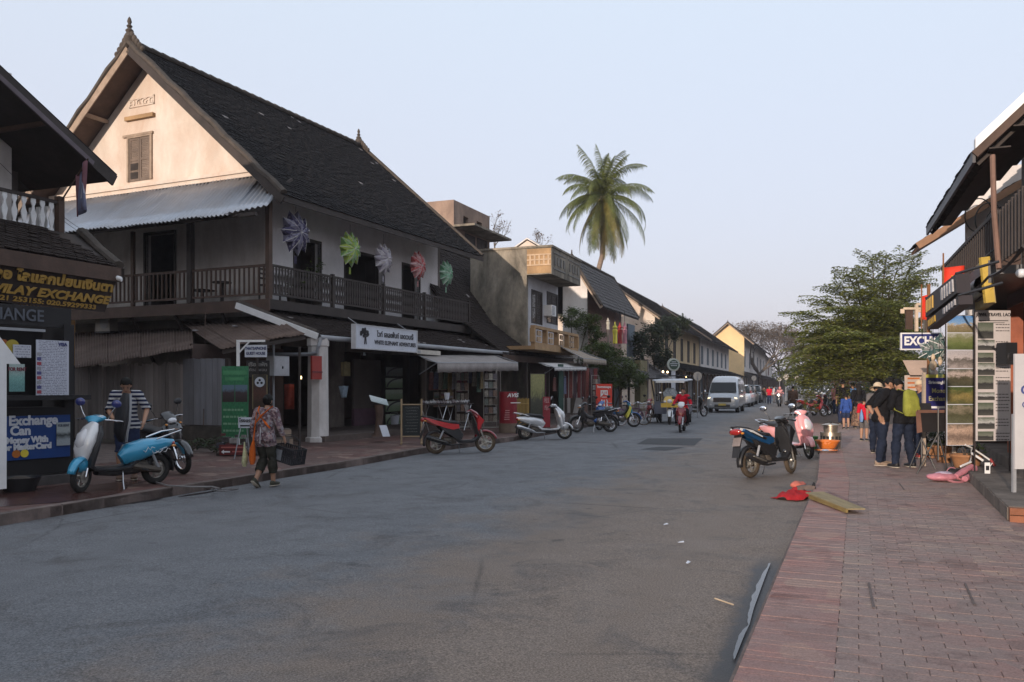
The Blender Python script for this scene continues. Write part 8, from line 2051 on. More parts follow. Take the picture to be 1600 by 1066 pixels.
# AVIS board, bamboo screen, dark yellow panel, red banner, Chinese sign
Y_=27.0;o=stand_at(794,Y_,'dark red cylinder board with AVIS lettering beside a bamboo screen','avis_board','sign',R(20),.02)
REDB=mat('deep_red_board',(.21,.012,.02),.45,var=.25,vs=4);r_=mm(14,Y_);b=MB();b.lathe([(r_,.3),(r_,1.32),(0,1.32)],n=24);b.build('red_cylinder',REDB,o,smooth=40);b=MB();b.lathe([(r_*1.05,0),(r_*1.05,.3),(0,.31)],n=24);b.build('base',mat('tan_base',(.16,.12,.09),.8,var=.3),o,smooth=40)
b=MB();b.box(-.02,r_+.02,-r_-.02,-r_+.0,.95,.975);b.build('white_stripe',WHITEP,o);txt('AVIS',.17,WHITEP,o,(.05,-r_-.012,1.2),sx=1.1,bold=.004,shear=.2)
for s_ in range(5):b=MB();b.box(-.24+.01*s_,-.06,-r_-.01,-r_,.42+s_*.07,.45+s_*.07);b.build('text_line',mat('pink_text',(.45,.2,.2),.6),o)
o=stand_at(817,28.6,'yellow bamboo screen between the AVIS board and the shop post','bamboo_screen','screen',R(20),.1);w_=mm(19,28.6);BMB=mat('bamboo',(.34,.22,.06),.6,var=.35,vs=3,rnd=.4)
for k in range(11):b=MB();x=-w_/2+w_*k/10;b.tube([(x,0,0),(x,0,.98+.02*(k % 3))],.017,6);b.build('cane',BMB,o,smooth=True)
for z in (.25,.8):b=MB();b.tube([(-w_/2,-.02,z),(w_/2,-.02,z)],.014,5);b.build('cross_cane',BMB,o)
o=stand_at(840,31.0,'dark green and yellow poster panel inside the tiled shop','shop_poster','poster',R(40),.12);b=MB();b.box(-.35,.35,0,.04,.05,1.85);b.build('panel',m_photo('green_yellow_print',[(.1,(.03,.035,.02)),(.45,(.05,.05,.03)),(.6,(.20,.20,.08)),(.9,(.26,.25,.10))],.7,4,4),o);b=MB();b.box(-.38,-.35,-.01,.05,.05,1.88);b.box(.35,.38,-.01,.05,.05,1.88);b.box(-.38,.38,-.01,.05,1.85,1.88);b.build('frame',WOOD_D,o)
Y_=29.0;o=stand_at(854,Y_,'narrow crimson banner with pale characters behind the silver scooter','red_banner','banner',R(10),.03);b=MB();b.box(-.13,.13,0,.02,.05,1.12);b.build('sheet',mat('crimson_sheet',(.26,.025,.035),.6,var=.2),o);txt('\u79df',.20,mat('pale_red_text',(.5,.3,.3),.6),o,(0,-.006,.98));txt('\u8f66',.20,MATS['pale_red_text'],o,(0,-.006,.72));b=MB();b.box(-.15,.15,-.05,.07,0,.04);b.build('stand',BLACKM,o)
Y_=36;o=stand_at(944,Y_,'bright red standing sign with two large white Chinese characters','chinese_sign','sign',R(8),.0);w_=mm(25.5,Y_);ht=CAMZ+3/FOC*Y_
b=MB();b.box(-w_/2,w_/2,0,.06,.25,ht);b.build('board',mat('vermilion',(.62,.055,.035),.5,var=.08),o);txt('homesapa',.15,WHITEP,o,(0,-.006,ht-.13),sx=1.0,bold=.004);txt('\u56db',.36,WHITEP,o,(0,-.006,ht-.45),bold=.012);txt('\u5ddd',.36,WHITEP,o,(0,-.006,ht-.86),bold=.012)
b=MB();b.box(-w_/2,w_/2,-.02,.08,0,.25);b.build('base',REDB,o)
o=stand_at(876,33.5,'green painted door jamb board in the tiled shop front','green_jamb','post',R(20),.1);b=MB();b.box(-.10,.10,-.06,.06,0,2.3);b.build('jamb',mat('dark_green_paint',(.03,.07,.055),.5),o);b=MB();b.box(-.11,.11,-.07,.07,0,.12);b.build('foot',DARK2,o)
o=stand_at(903,36.5,'reddish hanging textiles inside the shop by the black motorbike','hanging_textiles','textile',R(30),.1);random.seed(2)
for k in range(9):b=MB();x=-.9+k*.22;b.slab([(x,0,.9),(x+.19,.03,.9),(x+.19,0,2.2),(x,0,2.2)],(0,.02,0));b.build('textile',mat('textile_%d' % (k % 4),[(.16,.035,.035),(.10,.03,.03),(.20,.06,.05),(.08,.05,.06)][k % 4],.9,var=.4,vs=14),o)
b=MB();b.tube([(-.95,0,2.22),(1.1,0,2.22)],.015,5);b.tube([(-.95,0,0),(-.95,0,2.22)],.015,5);b.tube([(1.1,0,0),(1.1,0,2.22)],.015,5);b.build('rail',BLACKM,o)
# ochre gate post and round signs
v=LP(1007,600,2.2);o=thing('ochre_gate_pier','mossy ochre pier with pale edge behind the bicycles','pier',(v.x,v.y,0),R(66));b=MB();b.box(-1.0,.7,0,.4,0,3.2);b.build('pier',mat('mossy_ochre',(.20,.17,.09),.95,var=.4,vs=2,bump=.3),o);b=MB();b.box(.7,.95,-.03,.43,0,3.3);b.build('pale_edge',PLASTER_D,o)
# small lean-to roof by it, with white verge
A_,B_q=LP(985,590,1.6),LP(1048,597,1.6);o=thing('pavement_roof','low grey tiled roof with white edge left of the round green sign','roof',(A_.x,A_.y,0),angle(A_,B_q));L_=(B_q.xy-A_.xy).length;z_=A_.z
b=MB();b.slab([(0,0,z_),(L_,0,z_),(L_-.6,2.2,z_+1.5),(0,2.2,z_+1.5)],(0,0,-.08));b.build('deck',WOOD_D,o);tile_roof(o,(0,-.02,z_+.01),(1,0,0),(0,2.2,1.5),L_,2.66,.35,.25,TILE_G);b=MB();b.beam((L_+.02,-.05,z_+.08),(L_-.6,2.2,z_+1.62),.12,.1,side=(1,0,0));b.build('white_edge',PLASTER,o)
for x in (.3,L_-.4):b=MB();b.box(x-.06,x+.06,.1,.22,0,z_);b.build('post',WOOD_D,o)
Y_=41;o=stand_at(1052,Y_,'round dark green sign with pale ring on a white post','round_sign','sign',R(12),0);zc_=CAMZ+(603-570)/FOC*Y_;r_=mm(10,Y_)
b=MB();b.lathe([(0,-.06),(r_,-.06),(r_,.06),(0,.06)],(0,0,zc_),28,'y');b.build('disc',mat('pale_sign_ring',(.48,.52,.48),.5),o);b=MB();b.lathe([(0,-.075),(r_*.76,-.075),(r_*.76,-.06)],(0,0,zc_),28,'y');b.build('green_face',mat('dark_green_face',(.05,.085,.065),.5),o)
for zz,w2 in ((.03,.2),(-.06,.16),(.12,.12)):b=MB();b.box(-w2,w2,-.082,-.075,zc_+zz,zc_+zz+.03);b.build('text_line',SIGNW,o)
b=MB();b.box(-.10,.10,-.04,.04,0,zc_-r_);b.build('post',SIGNW,o)
Y_=42;o=stand_at(1090,Y_,'round plain back of a traffic sign on a thin pole by the van','traffic_sign','sign',R(5),-.1);zc_=CAMZ+(603-588)/FOC*Y_+.1;r_=mm(7,Y_)
b=MB();b.lathe([(0,-.01),(r_,-.01),(r_,.01),(0,.01)],(0,0,zc_),24,'y');b.build('disc',mat('sign_back',(.52,.47,.42),.5),o);b=MB();b.box(-.012,.012,-.03,-.01,zc_-r_*.8,zc_+r_*.6);b.box(-.08,.08,-.025,-.012,zc_-r_*.5,zc_-r_*.42);b.box(-.08,.08,-.025,-.012,zc_+r_*.42,zc_+r_*.5);b.build('bracket',GREYP,o);b=MB();b.tube([(0,0,0),(0,0,zc_)],.03,7);b.build('pole',GREYP,o,smooth=True)
# lanterns on the lantern house
for i,(px,m_,nm) in enumerate(((950,mat('cream_silk',(.5,.46,.38),.7),'cream'),(961,mat('yellow_silk',(.55,.50,.07),.7),'yellow'),(968.5,mat('red_silk',(.30,.03,.03),.7),'dark red'),(976,mat('pink_silk',(.50,.22,.26),.7),'pink'))):
    v=LP(px,500,1.9 if i else 2.0);k=v.y/FOC;o=thing('silk_lantern','long '+nm+' silk lantern hanging before the house beyond the creeper','lantern',(v.x,v.y,CAMZ+(603-537+(22 if i==0 else 0))*k),0,'long silk lanterns in a row')
    h_=(34 if i else 18)*k;r_=4.2*k if i else 3.2*k;b=MB();b.lathe([(r_*.9,0),(r_*.75,h_*.35),(r_,h_*.62),(r_*.5,h_*.68),(r_*.95,h_*.74),(r_*.4,h_*.84),(.02,h_)],n=12);b.build('shade',m_,o,smooth=40);b=MB();b.tube([(0,0,h_),(0,0,h_+.6)],.012,4);b.build('cord',CABLE,o)
    if i==0:b=MB();b.tube([(0,0,0),(0,0,-1.4)],.05,6);b.build('pole',PLASTER_D,o)
v=LP(987,535,3.3);o=thing('dark_shutter_panel','dark blue grey panel right of the hanging silk lanterns','shutter',(v.x,v.y,v.z-1.0),R(68));b=MB();b.box(-1.0,.9,0,.1,0,2.2);b.build('panel',BLUEGREY,o);b=MB();b.box(-1.02,.92,-.02,0,1.0,1.1);b.build('rail',BLACKM,o)

# ------------------------------------------------------------------ right pavement
def rt(px,Y,lb,nm,cat,rz=0,z=.008,group=None):return thing(nm,lb,cat,((px-CX)/FOC*Y,Y,z),rz,group)
def zof(py,Y):return CAMZ+(HY-py)/FOC*Y
# photo banners: each a white sheet with separate flat pictures
Y_=13.6;o=rt(1501,Y_,'tall photo banner of seven landscape pictures, blue sky picture on top','photo_banner','banner',R(4));w_=mm(45,Y_);z1,z0=zof(494,Y_),zof(697,Y_)
b=MB();b.box(-w_/2,w_/2,0,.012,z0,z1);b.build('sheet',SIGNW,o)
PH=[[(.0,(.16,.14,.07)),(.35,(.24,.19,.12)),(.48,(.38,.34,.28)),(.55,(.20,.34,.55)),(1,(.08,.22,.50))],[(.0,(.07,.09,.03)),(.4,(.12,.15,.05)),(.7,(.18,.19,.09)),(1,(.34,.34,.30))],[(.0,(.32,.28,.27)),(.45,(.10,.09,.08)),(.6,(.42,.38,.38)),(1,(.36,.34,.36))],[(.0,(.05,.05,.03)),(.5,(.09,.08,.05)),(.7,(.40,.33,.30)),(1,(.10,.10,.08))],[(.0,(.08,.08,.03)),(.5,(.22,.17,.06)),(.8,(.08,.10,.03)),(1,(.05,.07,.02))],[(.0,(.10,.10,.06)),(.5,(.06,.06,.03)),(.8,(.20,.17,.12)),(1,(.06,.07,.03))],[(.0,(.40,.29,.22)),(.4,(.14,.10,.08)),(.7,(.42,.30,.23)),(1,(.14,.11,.08))]]
ys_=[494,521,548,577,605,633,663,697]
for k in range(7):
    a,c=zof(ys_[k],Y_),zof(ys_[k+1],Y_);b=MB();b.box(-w_/2+.008,w_/2-.008,-.006,0,c+.008,a-.005);b.build('photo',m_photo('landscape_%d' % k,PH[k],.95,k*3.7+1,4),o)
b=MB();b.tube([(-w_/2,.03,z0),(-w_/2,.03,z1)],.01,5);b.tube([(w_/2,.03,z1),(w_/2,.03,0)],.012,5);b.tube([(-w_/2,.03,z1),(w_/2,.03,z1)],.01,5);b.tube([(-w_/2,.03,z0),(-w_/2,.03,0)],.01,5);b.build('frame',WOOD_D,o)
Y_=13.2;o=rt(1552,Y_,'tall white JEWEL TRAVEL LAO banner with a column of grey vehicle pictures','travel_banner','banner',R(3));w_=mm(56,Y_);z1,z0=zof(486,Y_),zof(690,Y_)
BW=mat('banner_white',(.50,.46,.45),.6,var=.12,vs=2);b=MB();b.box(-w_/2,w_/2,0,.012,z0,z1);b.build('sheet',BW,o)
txt('JEWEL TRAVEL LAO',.075,INK,o,(0,-.006,z1-.07),sx=.86,bold=.001)
ys_=[(505,530),(532,548),(552,567),(568,587),(588,609),(614,626),(630,650),(653,671),(675,689)]
for k,(a,c) in enumerate(ys_):
    b=MB();b.box(-w_/2+.03,.0+.02*(k % 2),-.006,0,zof(c,Y_),zof(a,Y_));b.build('photo',m_photo('vehicle_%d' % k,[(.1,(.06,.06,.055)),(.42,(.03,.03,.03)),(.55,(.42,.42,.41) if k % 2 else (.16,.17,.14)),(1,(.07,.09,.06))],.55,k*5.1,5),o)
    for j in range(3):
        random.seed(k*7+j);b=MB();z=zof(a,Y_)-.03-j*.05;x=.04
        while x<w_/2-.04:l_=random.uniform(.02,.05);b.box(x,min(x+l_,w_/2-.02),-.004,0,z-.007,z+.007);x += l_+.012
        b.build('text_line',mat('grey_print',(.10,.09,.09),.6),o)
b=MB();b.box(-w_/2+.04,w_/2-.04,-.004,0,z1-.17,z1-.155);b.box(-w_/2+.06,w_/2-.1,-.004,0,z1-.2,z1-.19);b.build('text_line',MATS['grey_print'],o)
b=MB();b.tube([(-w_/2,.03,0),(-w_/2,.03,z1)],.012,5);b.tube([(w_/2,.03,z1),(w_/2,.03,0)],.012,5);b.tube([(-w_/2,.03,z1),(w_/2,.03,z1)],.01,5);b.build('frame',WOOD_D,o)
Y_=10.6;o=rt(1618,Y_,'plain white board edge with blue lettering cut by the right frame edge','white_board','sign',R(2),.17);w_=mm(66,Y_);b=MB();b.box(-w_/2,w_/2,0,.03,zof(733,Y_)-.17,zof(553,Y_)-.17);b.build('board',mat('board_white',(.50,.49,.50),.55,var=.08),o);txt('C',.16,mat('blue_letter',(.06,.08,.25),.5),o,(-w_/2+.13,-.005,zof(610,Y_)-.17),bold=.004);txt('C',.12,MATS['blue_letter'],o,(-w_/2+.13,-.005,zof(633,Y_)-.17))
b=MB();b.box(-w_/2,-w_/2+.04,.03,.07,0,1.0);b.box(w_/2-.04,w_/2,.03,.07,0,1.0);b.build('leg',GREYP,o)
Y_=12.9;o=rt(1573,Y_,'black loudspeaker box in front of the travel banner','loudspeaker','speaker',R(10),zof(570,Y_));b=MB();b.box(-.09,.10,-.1,.1,0,.34);b.build('cabinet',BLACKM,o);b=MB();b.lathe([(0,-.11),(.06,-.105),(.07,-.1)],(0,0,.12),16,'y');b.build('cone',PLAST,o);b=MB();b.tube([(0,.1,.2),(0,.35,.3)],.015,5);b.build('bracket',BLACKM,o)
# exchange plate sign, dark hanging signs, yellow framed sign, flags
Y_=18.8;o=rt(1430,Y_,'white framed navy EXCHANGE plate sign under the hanging signs','exchange_sign','sign',R(-3),zof(547,Y_));w_=mm(64,Y_);h_=mm(27,Y_)
b=MB();b.box(-mm(22,Y_),-mm(22,Y_)+w_,0,.05,0,h_);b.build('frame',WHITEP,o);b=MB();b.box(-mm(20,Y_),-mm(22,Y_)+w_-.03,-.01,0,.03,h_-.03);b.build('navy_face',mat('navy_face',(.025,.035,.16),.5),o);txt('EXCHANGE',.27,WHITEP,o,(-mm(17.5,Y_),-.016,h_/2),align='LEFT',sx=.86,bold=.010)
b=MB();b.box(.3,.36,.05,.1,-.9,h_+1.1);b.build('pole',WOOD_O,o)
o=rt(1436,18.9,'pale wooden bracket posts with crossbars above the exchange plate','sign_bracket','bracket',0,zof(518,18.9));CB=mat('cream_pole',(.62,.50,.38),.6)
b=MB();Yk=18.9
for x in (-.06,.14):b.box(x-.03,x+.03,-.03,.03,0,mm(42,Yk))
b.box(-.35,.30,-.02,.02,mm(34,Yk),mm(34,Yk)+.05);b.box(-.06,.40,-.02,.02,mm(41,Yk),mm(41,Yk)+.05);b.box(-.06,.40,-.02,.02,mm(30,Yk),mm(30,Yk)+.05);b.build('crossbars',CB,o)
b=MB();b.box(-.28,-.12,.03,.08,.05,mm(36,Yk));b.build('dark_post',WOOD_B,o);b=MB();b.box(-.42,-.34,-.02,.02,mm(28,Yk),mm(35,Yk));b.build('end_piece',CB,o)
def hang(root,name,label,quad,d_,m,t=.10):
    """hanging board along the street: photo corners near-top, near-bottom, far-bottom, far-top"""
    nt_,nb_,fb_,ft_=[RP(*q,d_) for q in quad]
    c=(nt_+fb_)/2;o=thing(name,label,'sign',c,0);q=[v-c for v in (nt_,nb_,fb_,ft_)];n_=(q[1]-q[0]).cross(q[3]-q[0]).normalized()*t
    b=MB();b.slab(q,n_);b.build('board',m,o);return o,q,n_
GOLD2=mat('gold_panel',(.45,.27,.04),.5,var=.2);WOODBK=mat('black_brown_board',(.03,.022,.022),.6)
for i,quad in enumerate(([(1493,428),(1495,458),(1446,496),(1446,466)],[(1497,462),(1498,476),(1450,515),(1449,500)])):
    o,q,n_=hang(None,'hanging_sign',('upper dark hanging sign with gold and silver blocks of lettering','lower dark hanging sign with gold and silver lettering')[i],quad,1.35,WOODBK)
    for j,(s0,s1,m_) in enumerate(((.05,.4,mat('silver_letters',(.42,.40,.40),.5,var=.3,vs=12)),(.45,.62,WOODBK),(.66,.96,GOLD2))):
        a,c,e,f_=[q[0].lerp(q[3],s0),q[1].lerp(q[2],s0),q[1].lerp(q[2],s1),q[0].lerp(q[3],s1)];off_=-n_.normalized()*.012
        if m_ is WOODBK:continue
        for kk in range(5):
            u0,u1=kk/5+.02,kk/5+.15;b=MB();b.slab([a.lerp(f_,u0).lerp(c.lerp(e,u0),.18),a.lerp(f_,u0).lerp(c.lerp(e,u0),.82),a.lerp(f_,u1).lerp(c.lerp(e,u1),.78),a.lerp(f_,u1).lerp(c.lerp(e,u1),.24)],off_);b.build('letter_block',m_,o)
    for qq in (q[0],q[3]):b=MB();b.tube([qq,qq+Vector((.35,0,.1))],.012,5);b.build('bracket',BLACKM,o)
Y_=12.6;o=rt(1537,Y_,'tilted hanging sign with yellow edge beneath the crooked post','yellow_edged_sign','sign',0,0)
q=[P(1520,421,13.8),P(1524,487,13.8),P(1546,473,11.9),P(1538,402,11.9)];q=[v-o.location for v in q];n_=Vector((.12,.04,0))
b=MB();b.slab(q,n_);b.build('board',mat('mustard_back',(.42,.32,.14),.7,var=.3,vs=6),o);b=MB();b.beam(q[2],q[3],.13,.06,side=(1,0,0));b.build('yellow_edge',mat('yellow_edge',(.52,.36,.07),.5),o)
for s_ in (.3,.55,.8):b=MB();a=q[0].lerp(q[1],s_);c=q[3].lerp(q[2],s_);b.beam(a.lerp(c,.2)-n_*.08,a.lerp(c,.8)-n_*.08,.03,.05,side=(0,0,1));b.build('batten',WOODBK,o)
b=MB();b.tube([q[3],q[3]+Vector((.5,0,.4))],.012,4);b.tube([q[0],q[0]+Vector((.8,0,.5))],.012,4);b.build('hanger',BLACKM,o)
REDF=mat('flag_red',(.68,.045,.02),.75,var=.08);FY=mat('flag_yellow',(.75,.55,.05),.7)
for i,(px,py,Y_,sx_) in enumerate(((1474,418,14.6,34),(1440,463,17.6,9))):
    o=rt(px,Y_,('large red flag with yellow emblem hanging beside the dark signs','small red flag edge at the cream brackets')[i],'red_flag','flag',0,zof(py,Y_));w_=mm(sx_,Y_);h_=mm(40,Y_) if i==0 else mm(36,Y_);b=MB();vs_=[]
    for a in range(9):
        for c in range(7):t,u=a/8,c/6;vs_.append((w_*t,.05*math.sin(t*6+u),-h_*u*(1.0+.12*t)+.03*t))
    b.add(vs_,[(a*7+c,a*7+c+1,a*7+c+8,a*7+c+7) for a in range(8) for c in range(6)]);ob=b.build('cloth',REDF,o,smooth='all',fix=False);ob.modifiers.new('s','SOLIDIFY').thickness=.004
    if i==0:b=MB();b.lathe([(.05,-.07),(.085,-.07),(.085,-.06),(.05,-.06)],(w_*.45,0,-h_*.5),12,'y',ang=(2.6,5.8));b.beam((w_*.45-.06,-.065,-h_*.5+.07),(w_*.45+.07,-.065,-h_*.5-.07),.025,.01,side=(0,1,0));b.build('yellow_emblem',FY,o)
    b=MB();b.tube([(0,.0,-h_-.2),(0,0,.25)],.014,5);b.build('pole',WOOD_O,o)
# star lanterns and shells by the signs
Y_=15.0;star_lantern('grey green star lantern hanging between the exchange plate and the photo banner',P(1470,545,Y_),R(15),.30,paper('lantern_grey',(.16,.22,.20),(.40,.40,.40)),paper('lantern_teal',(.07,.14,.13),(.3,.33,.32)),6,top=.4,group=None)
star_lantern('second grey star lantern partly behind the first one',P(1456,548,16),R(-25),.27,MATS['lantern_grey'],MATS['lantern_teal'],6,top=.4,group=None)
o=rt(1458,14.6,'string of pale gourds hanging below the grey star lantern','gourd_string','decoration',0,zof(575,14.6));b=MB();b.ell((0,0,.05),(.06,.06,.09),12,8);b.ell((0,0,.18),(.035,.035,.07),10,6);b.ell((.12,0,.12),(.04,.04,.08),10,6);b.build('gourd',BEIGEC,o,smooth=True);b=MB();b.tube([(0,0,.2),(0,0,.7)],.004,3);b.tube([(.12,0,.15),(.1,0,.7)],.004,3);b.build('cord',CABLE,o)
for i,(px,py,Y_) in enumerate(((1596,427,11.5),(1548,465,14.0))):
    o=rt(px,Y_,('white glass globe lamp under the balcony at the right frame edge','smaller pale lamp under the right balcony')[i],'globe_lamp','lamp',0,zof(py,Y_));b=MB();b.ell((0,0,0),(.075,.075,.065),14,10);b.build('globe',mat('milk_glass',(.6,.62,.64),.2),o,smooth=True);b=MB();b.lathe([(.03,.06),(.03,.12),(0,.12)],n=10);b.tube([(0,0,.12),(0,0,.4)],.008,4);b.build('fitting',BLACKM,o)
# Money Exchange A-board with pale roofed rate board behind
Y_=15.8;o=rt(1468,Y_,'navy Money Exchange board with yellow top and pale frame','money_exchange_board','sign',R(2));w_=mm(44,Y_);z1,z0=zof(591,Y_),zof(643,Y_)
b=MB();b.box(-w_/2,w_/2,0,.03,z0,z1);b.build('navy_panel',mat('navy_panel',(.02,.02,.13),.5),o);b=MB();b.box(-w_/2,w_/2,-.004,.03,z1,z1+.06);b.build('yellow_band',mat('yellow_band',(.5,.48,.1),.5),o)
for q in ((-w_/2-.05,-w_/2),(w_/2,w_/2+.05)):b=MB();b.box(*q,-.01,.05,0,z1+.1);b.build('frame_post',mat('beige_frame',(.42,.34,.27),.6),o)
YT=mat('yellow_text',(.5,.46,.22),.6)
txt('Sirisoungkhoun',.08,WHITEP,o,(.01,-.005,z1-.09),fit=.44,bold=.002);txt('Money',.125,YT,o,(0,-.005,z1-.25),fit=.30,bold=.001);txt('Exchange',.125,YT,o,(0,-.005,z1-.40),fit=.42,bold=.001);b=MB();b.box(-.2,.2,-.005,0,z0+.05,z0+.09);b.build('text_line',WHITEP,o)
Y_=19.3;o=rt(1437,Y_,'pale roofed rate board with orange lettering above the capped person','rate_board','sign',R(0));w_=mm(46,Y_);PK=mat('sun_tinted_board',(.46,.34,.27),.65,var=.12,vs=3)  # little roof: pink of the low sun put into its colour
b=MB();b.slab([(-w_/2,-.25,zof(587,Y_)),(w_/2,-.25,zof(587,Y_)),(w_/2-.05,.1,zof(564,Y_)),(-w_/2,.1,zof(564,Y_))],(0,.02,.01));b.build('little_roof',PK,o);b=MB();b.box(-w_/2,w_/2,0,.03,.3,zof(587,Y_));b.build('panel',mat('pale_panel',(.5,.42,.36),.6),o);b=MB()
for k in range(5):z=zof(592+k*7,Y_);b=MB();b.box(-w_/2+.06,-w_/2+.06+.28-.04*(k % 2),-.005,0,z-.02,z+.02);b.build('text_line',mat('orange_text',(.5,.15,.04),.6),o)
b=MB();b.box(-w_/2,-w_/2+.05,0,.05,0,.3);b.box(w_/2-.05,w_/2,0,.05,0,.3);b.build('leg',GREYP,o)
# menu easel: dark board with brown edge on black tripod
def tripod(o,h,sp,n=3,a0=.5):
    for k in range(n):a=a0+k*2*math.pi/n;b=MB();b.tube([(0,0,h),(math.cos(a)*sp,math.sin(a)*sp,.0)],.012,6);b.tube([(0,0,h*.45),(math.cos(a)*sp*.55,math.sin(a)*sp*.55,h*.45)],.007,4);b.build('leg',BLACKM,o,smooth=True)
    b=MB();b.tube([(0,0,h*.35),(0,0,h+.45)],.014,6);b.build('centre_column',BLACKM,o,smooth=True)
Y_=14.2;o=rt(1466,Y_,'black folding menu easel with brown edged board on a tripod','menu_easel','easel',R(5));tripod(o,.72,.33)
z1,z0=zof(644,Y_),zof(672,Y_);b=MB();b.slab([(-.36,0,z0-.05),(.34,0,z0-.02),(.34,.14,z1),(-.30,.14,z1)],(0,.012,0));b.build('board',mat('easel_black',(.015,.012,.012),.6),o);b=MB();b.beam((-.30,.12,z1),(.34,.12,z1),.03,.05);b.slab([(-.39,-.02,z0-.06),(-.29,-.01,z0-.04),(-.24,.13,z1),(-.32,.13,z1)],(0,.008,0));b.build('brown_edge',mat('easel_brown',(.17,.085,.06),.6),o)
o=rt(1440,15.4,'thin black music stand legs behind the menu easel','music_stand','stand',0);tripod(o,.55,.25,3,1.2);b=MB();b.slab([(-.2,0,1.0),(.2,0,1.0),(.2,.06,1.2),(-.2,.06,1.2)],(0,.006,0));b.build('desk',BLACKM,o)
# potted plants
TERRA=mat('terracotta',(.36,.17,.075),.8,var=.25,vs=5,stain=((.2,.13,.09),4,.4))
for i,(px,py,Y_,r_,lb,dn) in enumerate(((1510,731,14.3,.25,'large terracotta pot below the travel banners',120),(1477,717,16.6,.24,'terracotta pot with leafy plant behind the menu easel',420),(1452,712,17.6,.17,'small square planter beside the capped person',150))):
    o=rt(px,Y_,lb,'potted_plant','plant');b=MB();b.lathe([(0,0),(r_*.62,0),(r_*.92,r_*1.1),(r_*1.05,r_*1.25),(r_*1.05,r_*1.38),(r_*.92,r_*1.38),(r_*.85,r_*1.1),(0,r_*1.1)],n=24);b.build('pot',TERRA,o,smooth=40);b=MB();cloud(b,(0,0,r_*2.3),(r_*1.3,r_*1.3,r_*1.1),dn,.10);b.build('leaves',LEAF_D,o,fix=False)
    b=MB()
    for k in range(5):a=k*1.3;b.tube([(0,0,r_),(r_*.5*math.cos(a),r_*.5*math.sin(a),r_*2.3)],.008,4);
    b.build('stems',BARK,o)
o=rt(1543,12.9,'small white framed card on the shop step','framed_card','card',R(-5),.17);b=MB();b.box(-.04,.04,0,.01,0,.17);b.build('frame',WHITEP,o);b=MB();b.box(-.025,.025,-.003,0,.05,.12);b.build('picture',INK,o)
# toppled pink toy bike with white handlebar, pink bags beside
PKM=mat('pink_vinyl',(.50,.20,.24),.4,var=.25,vs=8);PKL=mat('pale_lilac',(.50,.42,.52),.45,var=.2)
g=G(1500,752,.01);o=thing('toy_bike','pink toy bike toppled on its side with white handlebar up on the step','toy bike',(g.x,g.y,.01),R(25))
b=MB();b.sweep([(-.1,0,.08),(.1,.03,.14),(.35,.05,.22)],[(.05,.04),(.06,.05),(.04,.04)],n=10);b.build('body',PKM,o,smooth=True)
b=MB();b.sweep([(-.05,-.12,.05),(.25,-.06,.10),(.42,.05,.2)],[(.05,.045),(.055,.05),(.04,.04)],n=10);b.build('leg_guard',PKM,o,smooth=True)
b=MB();b.tube([(.15,.1,.22),(.42,.12,.28),(.55,.2,.50),(.38,.2,.56)],.018,7);b.tube([(.48,.15,.42),(.62,.05,.30)],.02,7);b.tube([(.55,.2,.50),(.75,.15,.38),(.85,.1,.30)],.014,6);b.tube([(.45,.1,.2),(.6,.02,.08),(.85,.05,.25)],.008,5);b.build('handlebar',WHITEP,o,smooth=True)
b=MB();b.tube([(.86,.1,.32),(.93,.06,.2)],.022,7);b.build('grip',mat('red_grip',(.25,.04,.04),.6),o,smooth=True)
for k,(x,y) in enumerate(((-.15,-.02),(.40,.0))):b=MB();a=np.linspace(0,6.283,25);b.tube([(x+.14*math.cos(t),y+.10*math.sin(t),.03+.03*math.sin(t)) for t in a],.02,6);b.build('wheel_ring',mat('pink_tyre',(.38,.15,.17),.6),o,smooth=True)
b=MB();b.box(.0,.18,.06,.2,.14,.19);b.build('saddle',PLAST,o)
g=G(1473,752,.01);o=thing('pink_bag','crumpled pink and lilac bag lying left of the toy bike','bag',(g.x,g.y,.01),R(10))
b=MB();random.seed(5);b.ell((0,0,.07),(.26,.16,.07),18,10);b.v=[tuple(Vector(v)*(1+.18*noise.noise(Vector(v)*9))) for v in b.v];b.build('bag',PKM,o,smooth='all');b=MB();b.ell((.02,0,.125),(.15,.10,.03),14,8);b.v=[tuple(Vector(v)*(1+.1*noise.noise(Vector(v)*14))) for v in b.v];b.build('lilac_flap',PKL,o,smooth='all');b=MB();a=np.linspace(0,3.6,14);b.tube([(.2+.09*math.cos(t),.05,.13+.08*math.sin(t)) for t in a],.008,5);b.build('strap',PKM,o)
# stove of stacked aluminium pots, orange basin, green bucket, red cloth, plank
ALU=mat('dull_aluminium',(.42,.36,.29),.35,metal=.8,var=.25,vs=6)
Y_=20.3;o=rt(1298,Y_,'aluminium charcoal steamer of two stacked pots on the right pavement','steamer_stove','stove');r_=mm(15.5,Y_)
b=MB();b.lathe([(0,0),(r_,0),(r_,.37),(r_*1.03,.37),(r_*1.03,.39),(r_*.65,.39)],n=28);b.build('lower_pot',ALU,o,smooth=35)
for k in range(8):a=-math.pi/2+(k-3.5)*.42;b=MB();b.M=Matrix.Rotation(a,4,'Z');b.box(r_-.01,r_+.004,-.03,.03,.20,.30);b.build('vent_hole',BLACKM,o)
b=MB();b.lathe([(r_*.66,.39),(r_*.70,.55),(r_*.95,.56),(r_*.95,.575),(r_*.5,.60),(0,.62)],n=28);b.build('upper_pot',ALU,o,smooth=35);b=MB();b.lathe([(0,.62),(.03,.62),(.035,.65),(0,.66)],n=10);b.build('lid_knob',BLACKM,o)
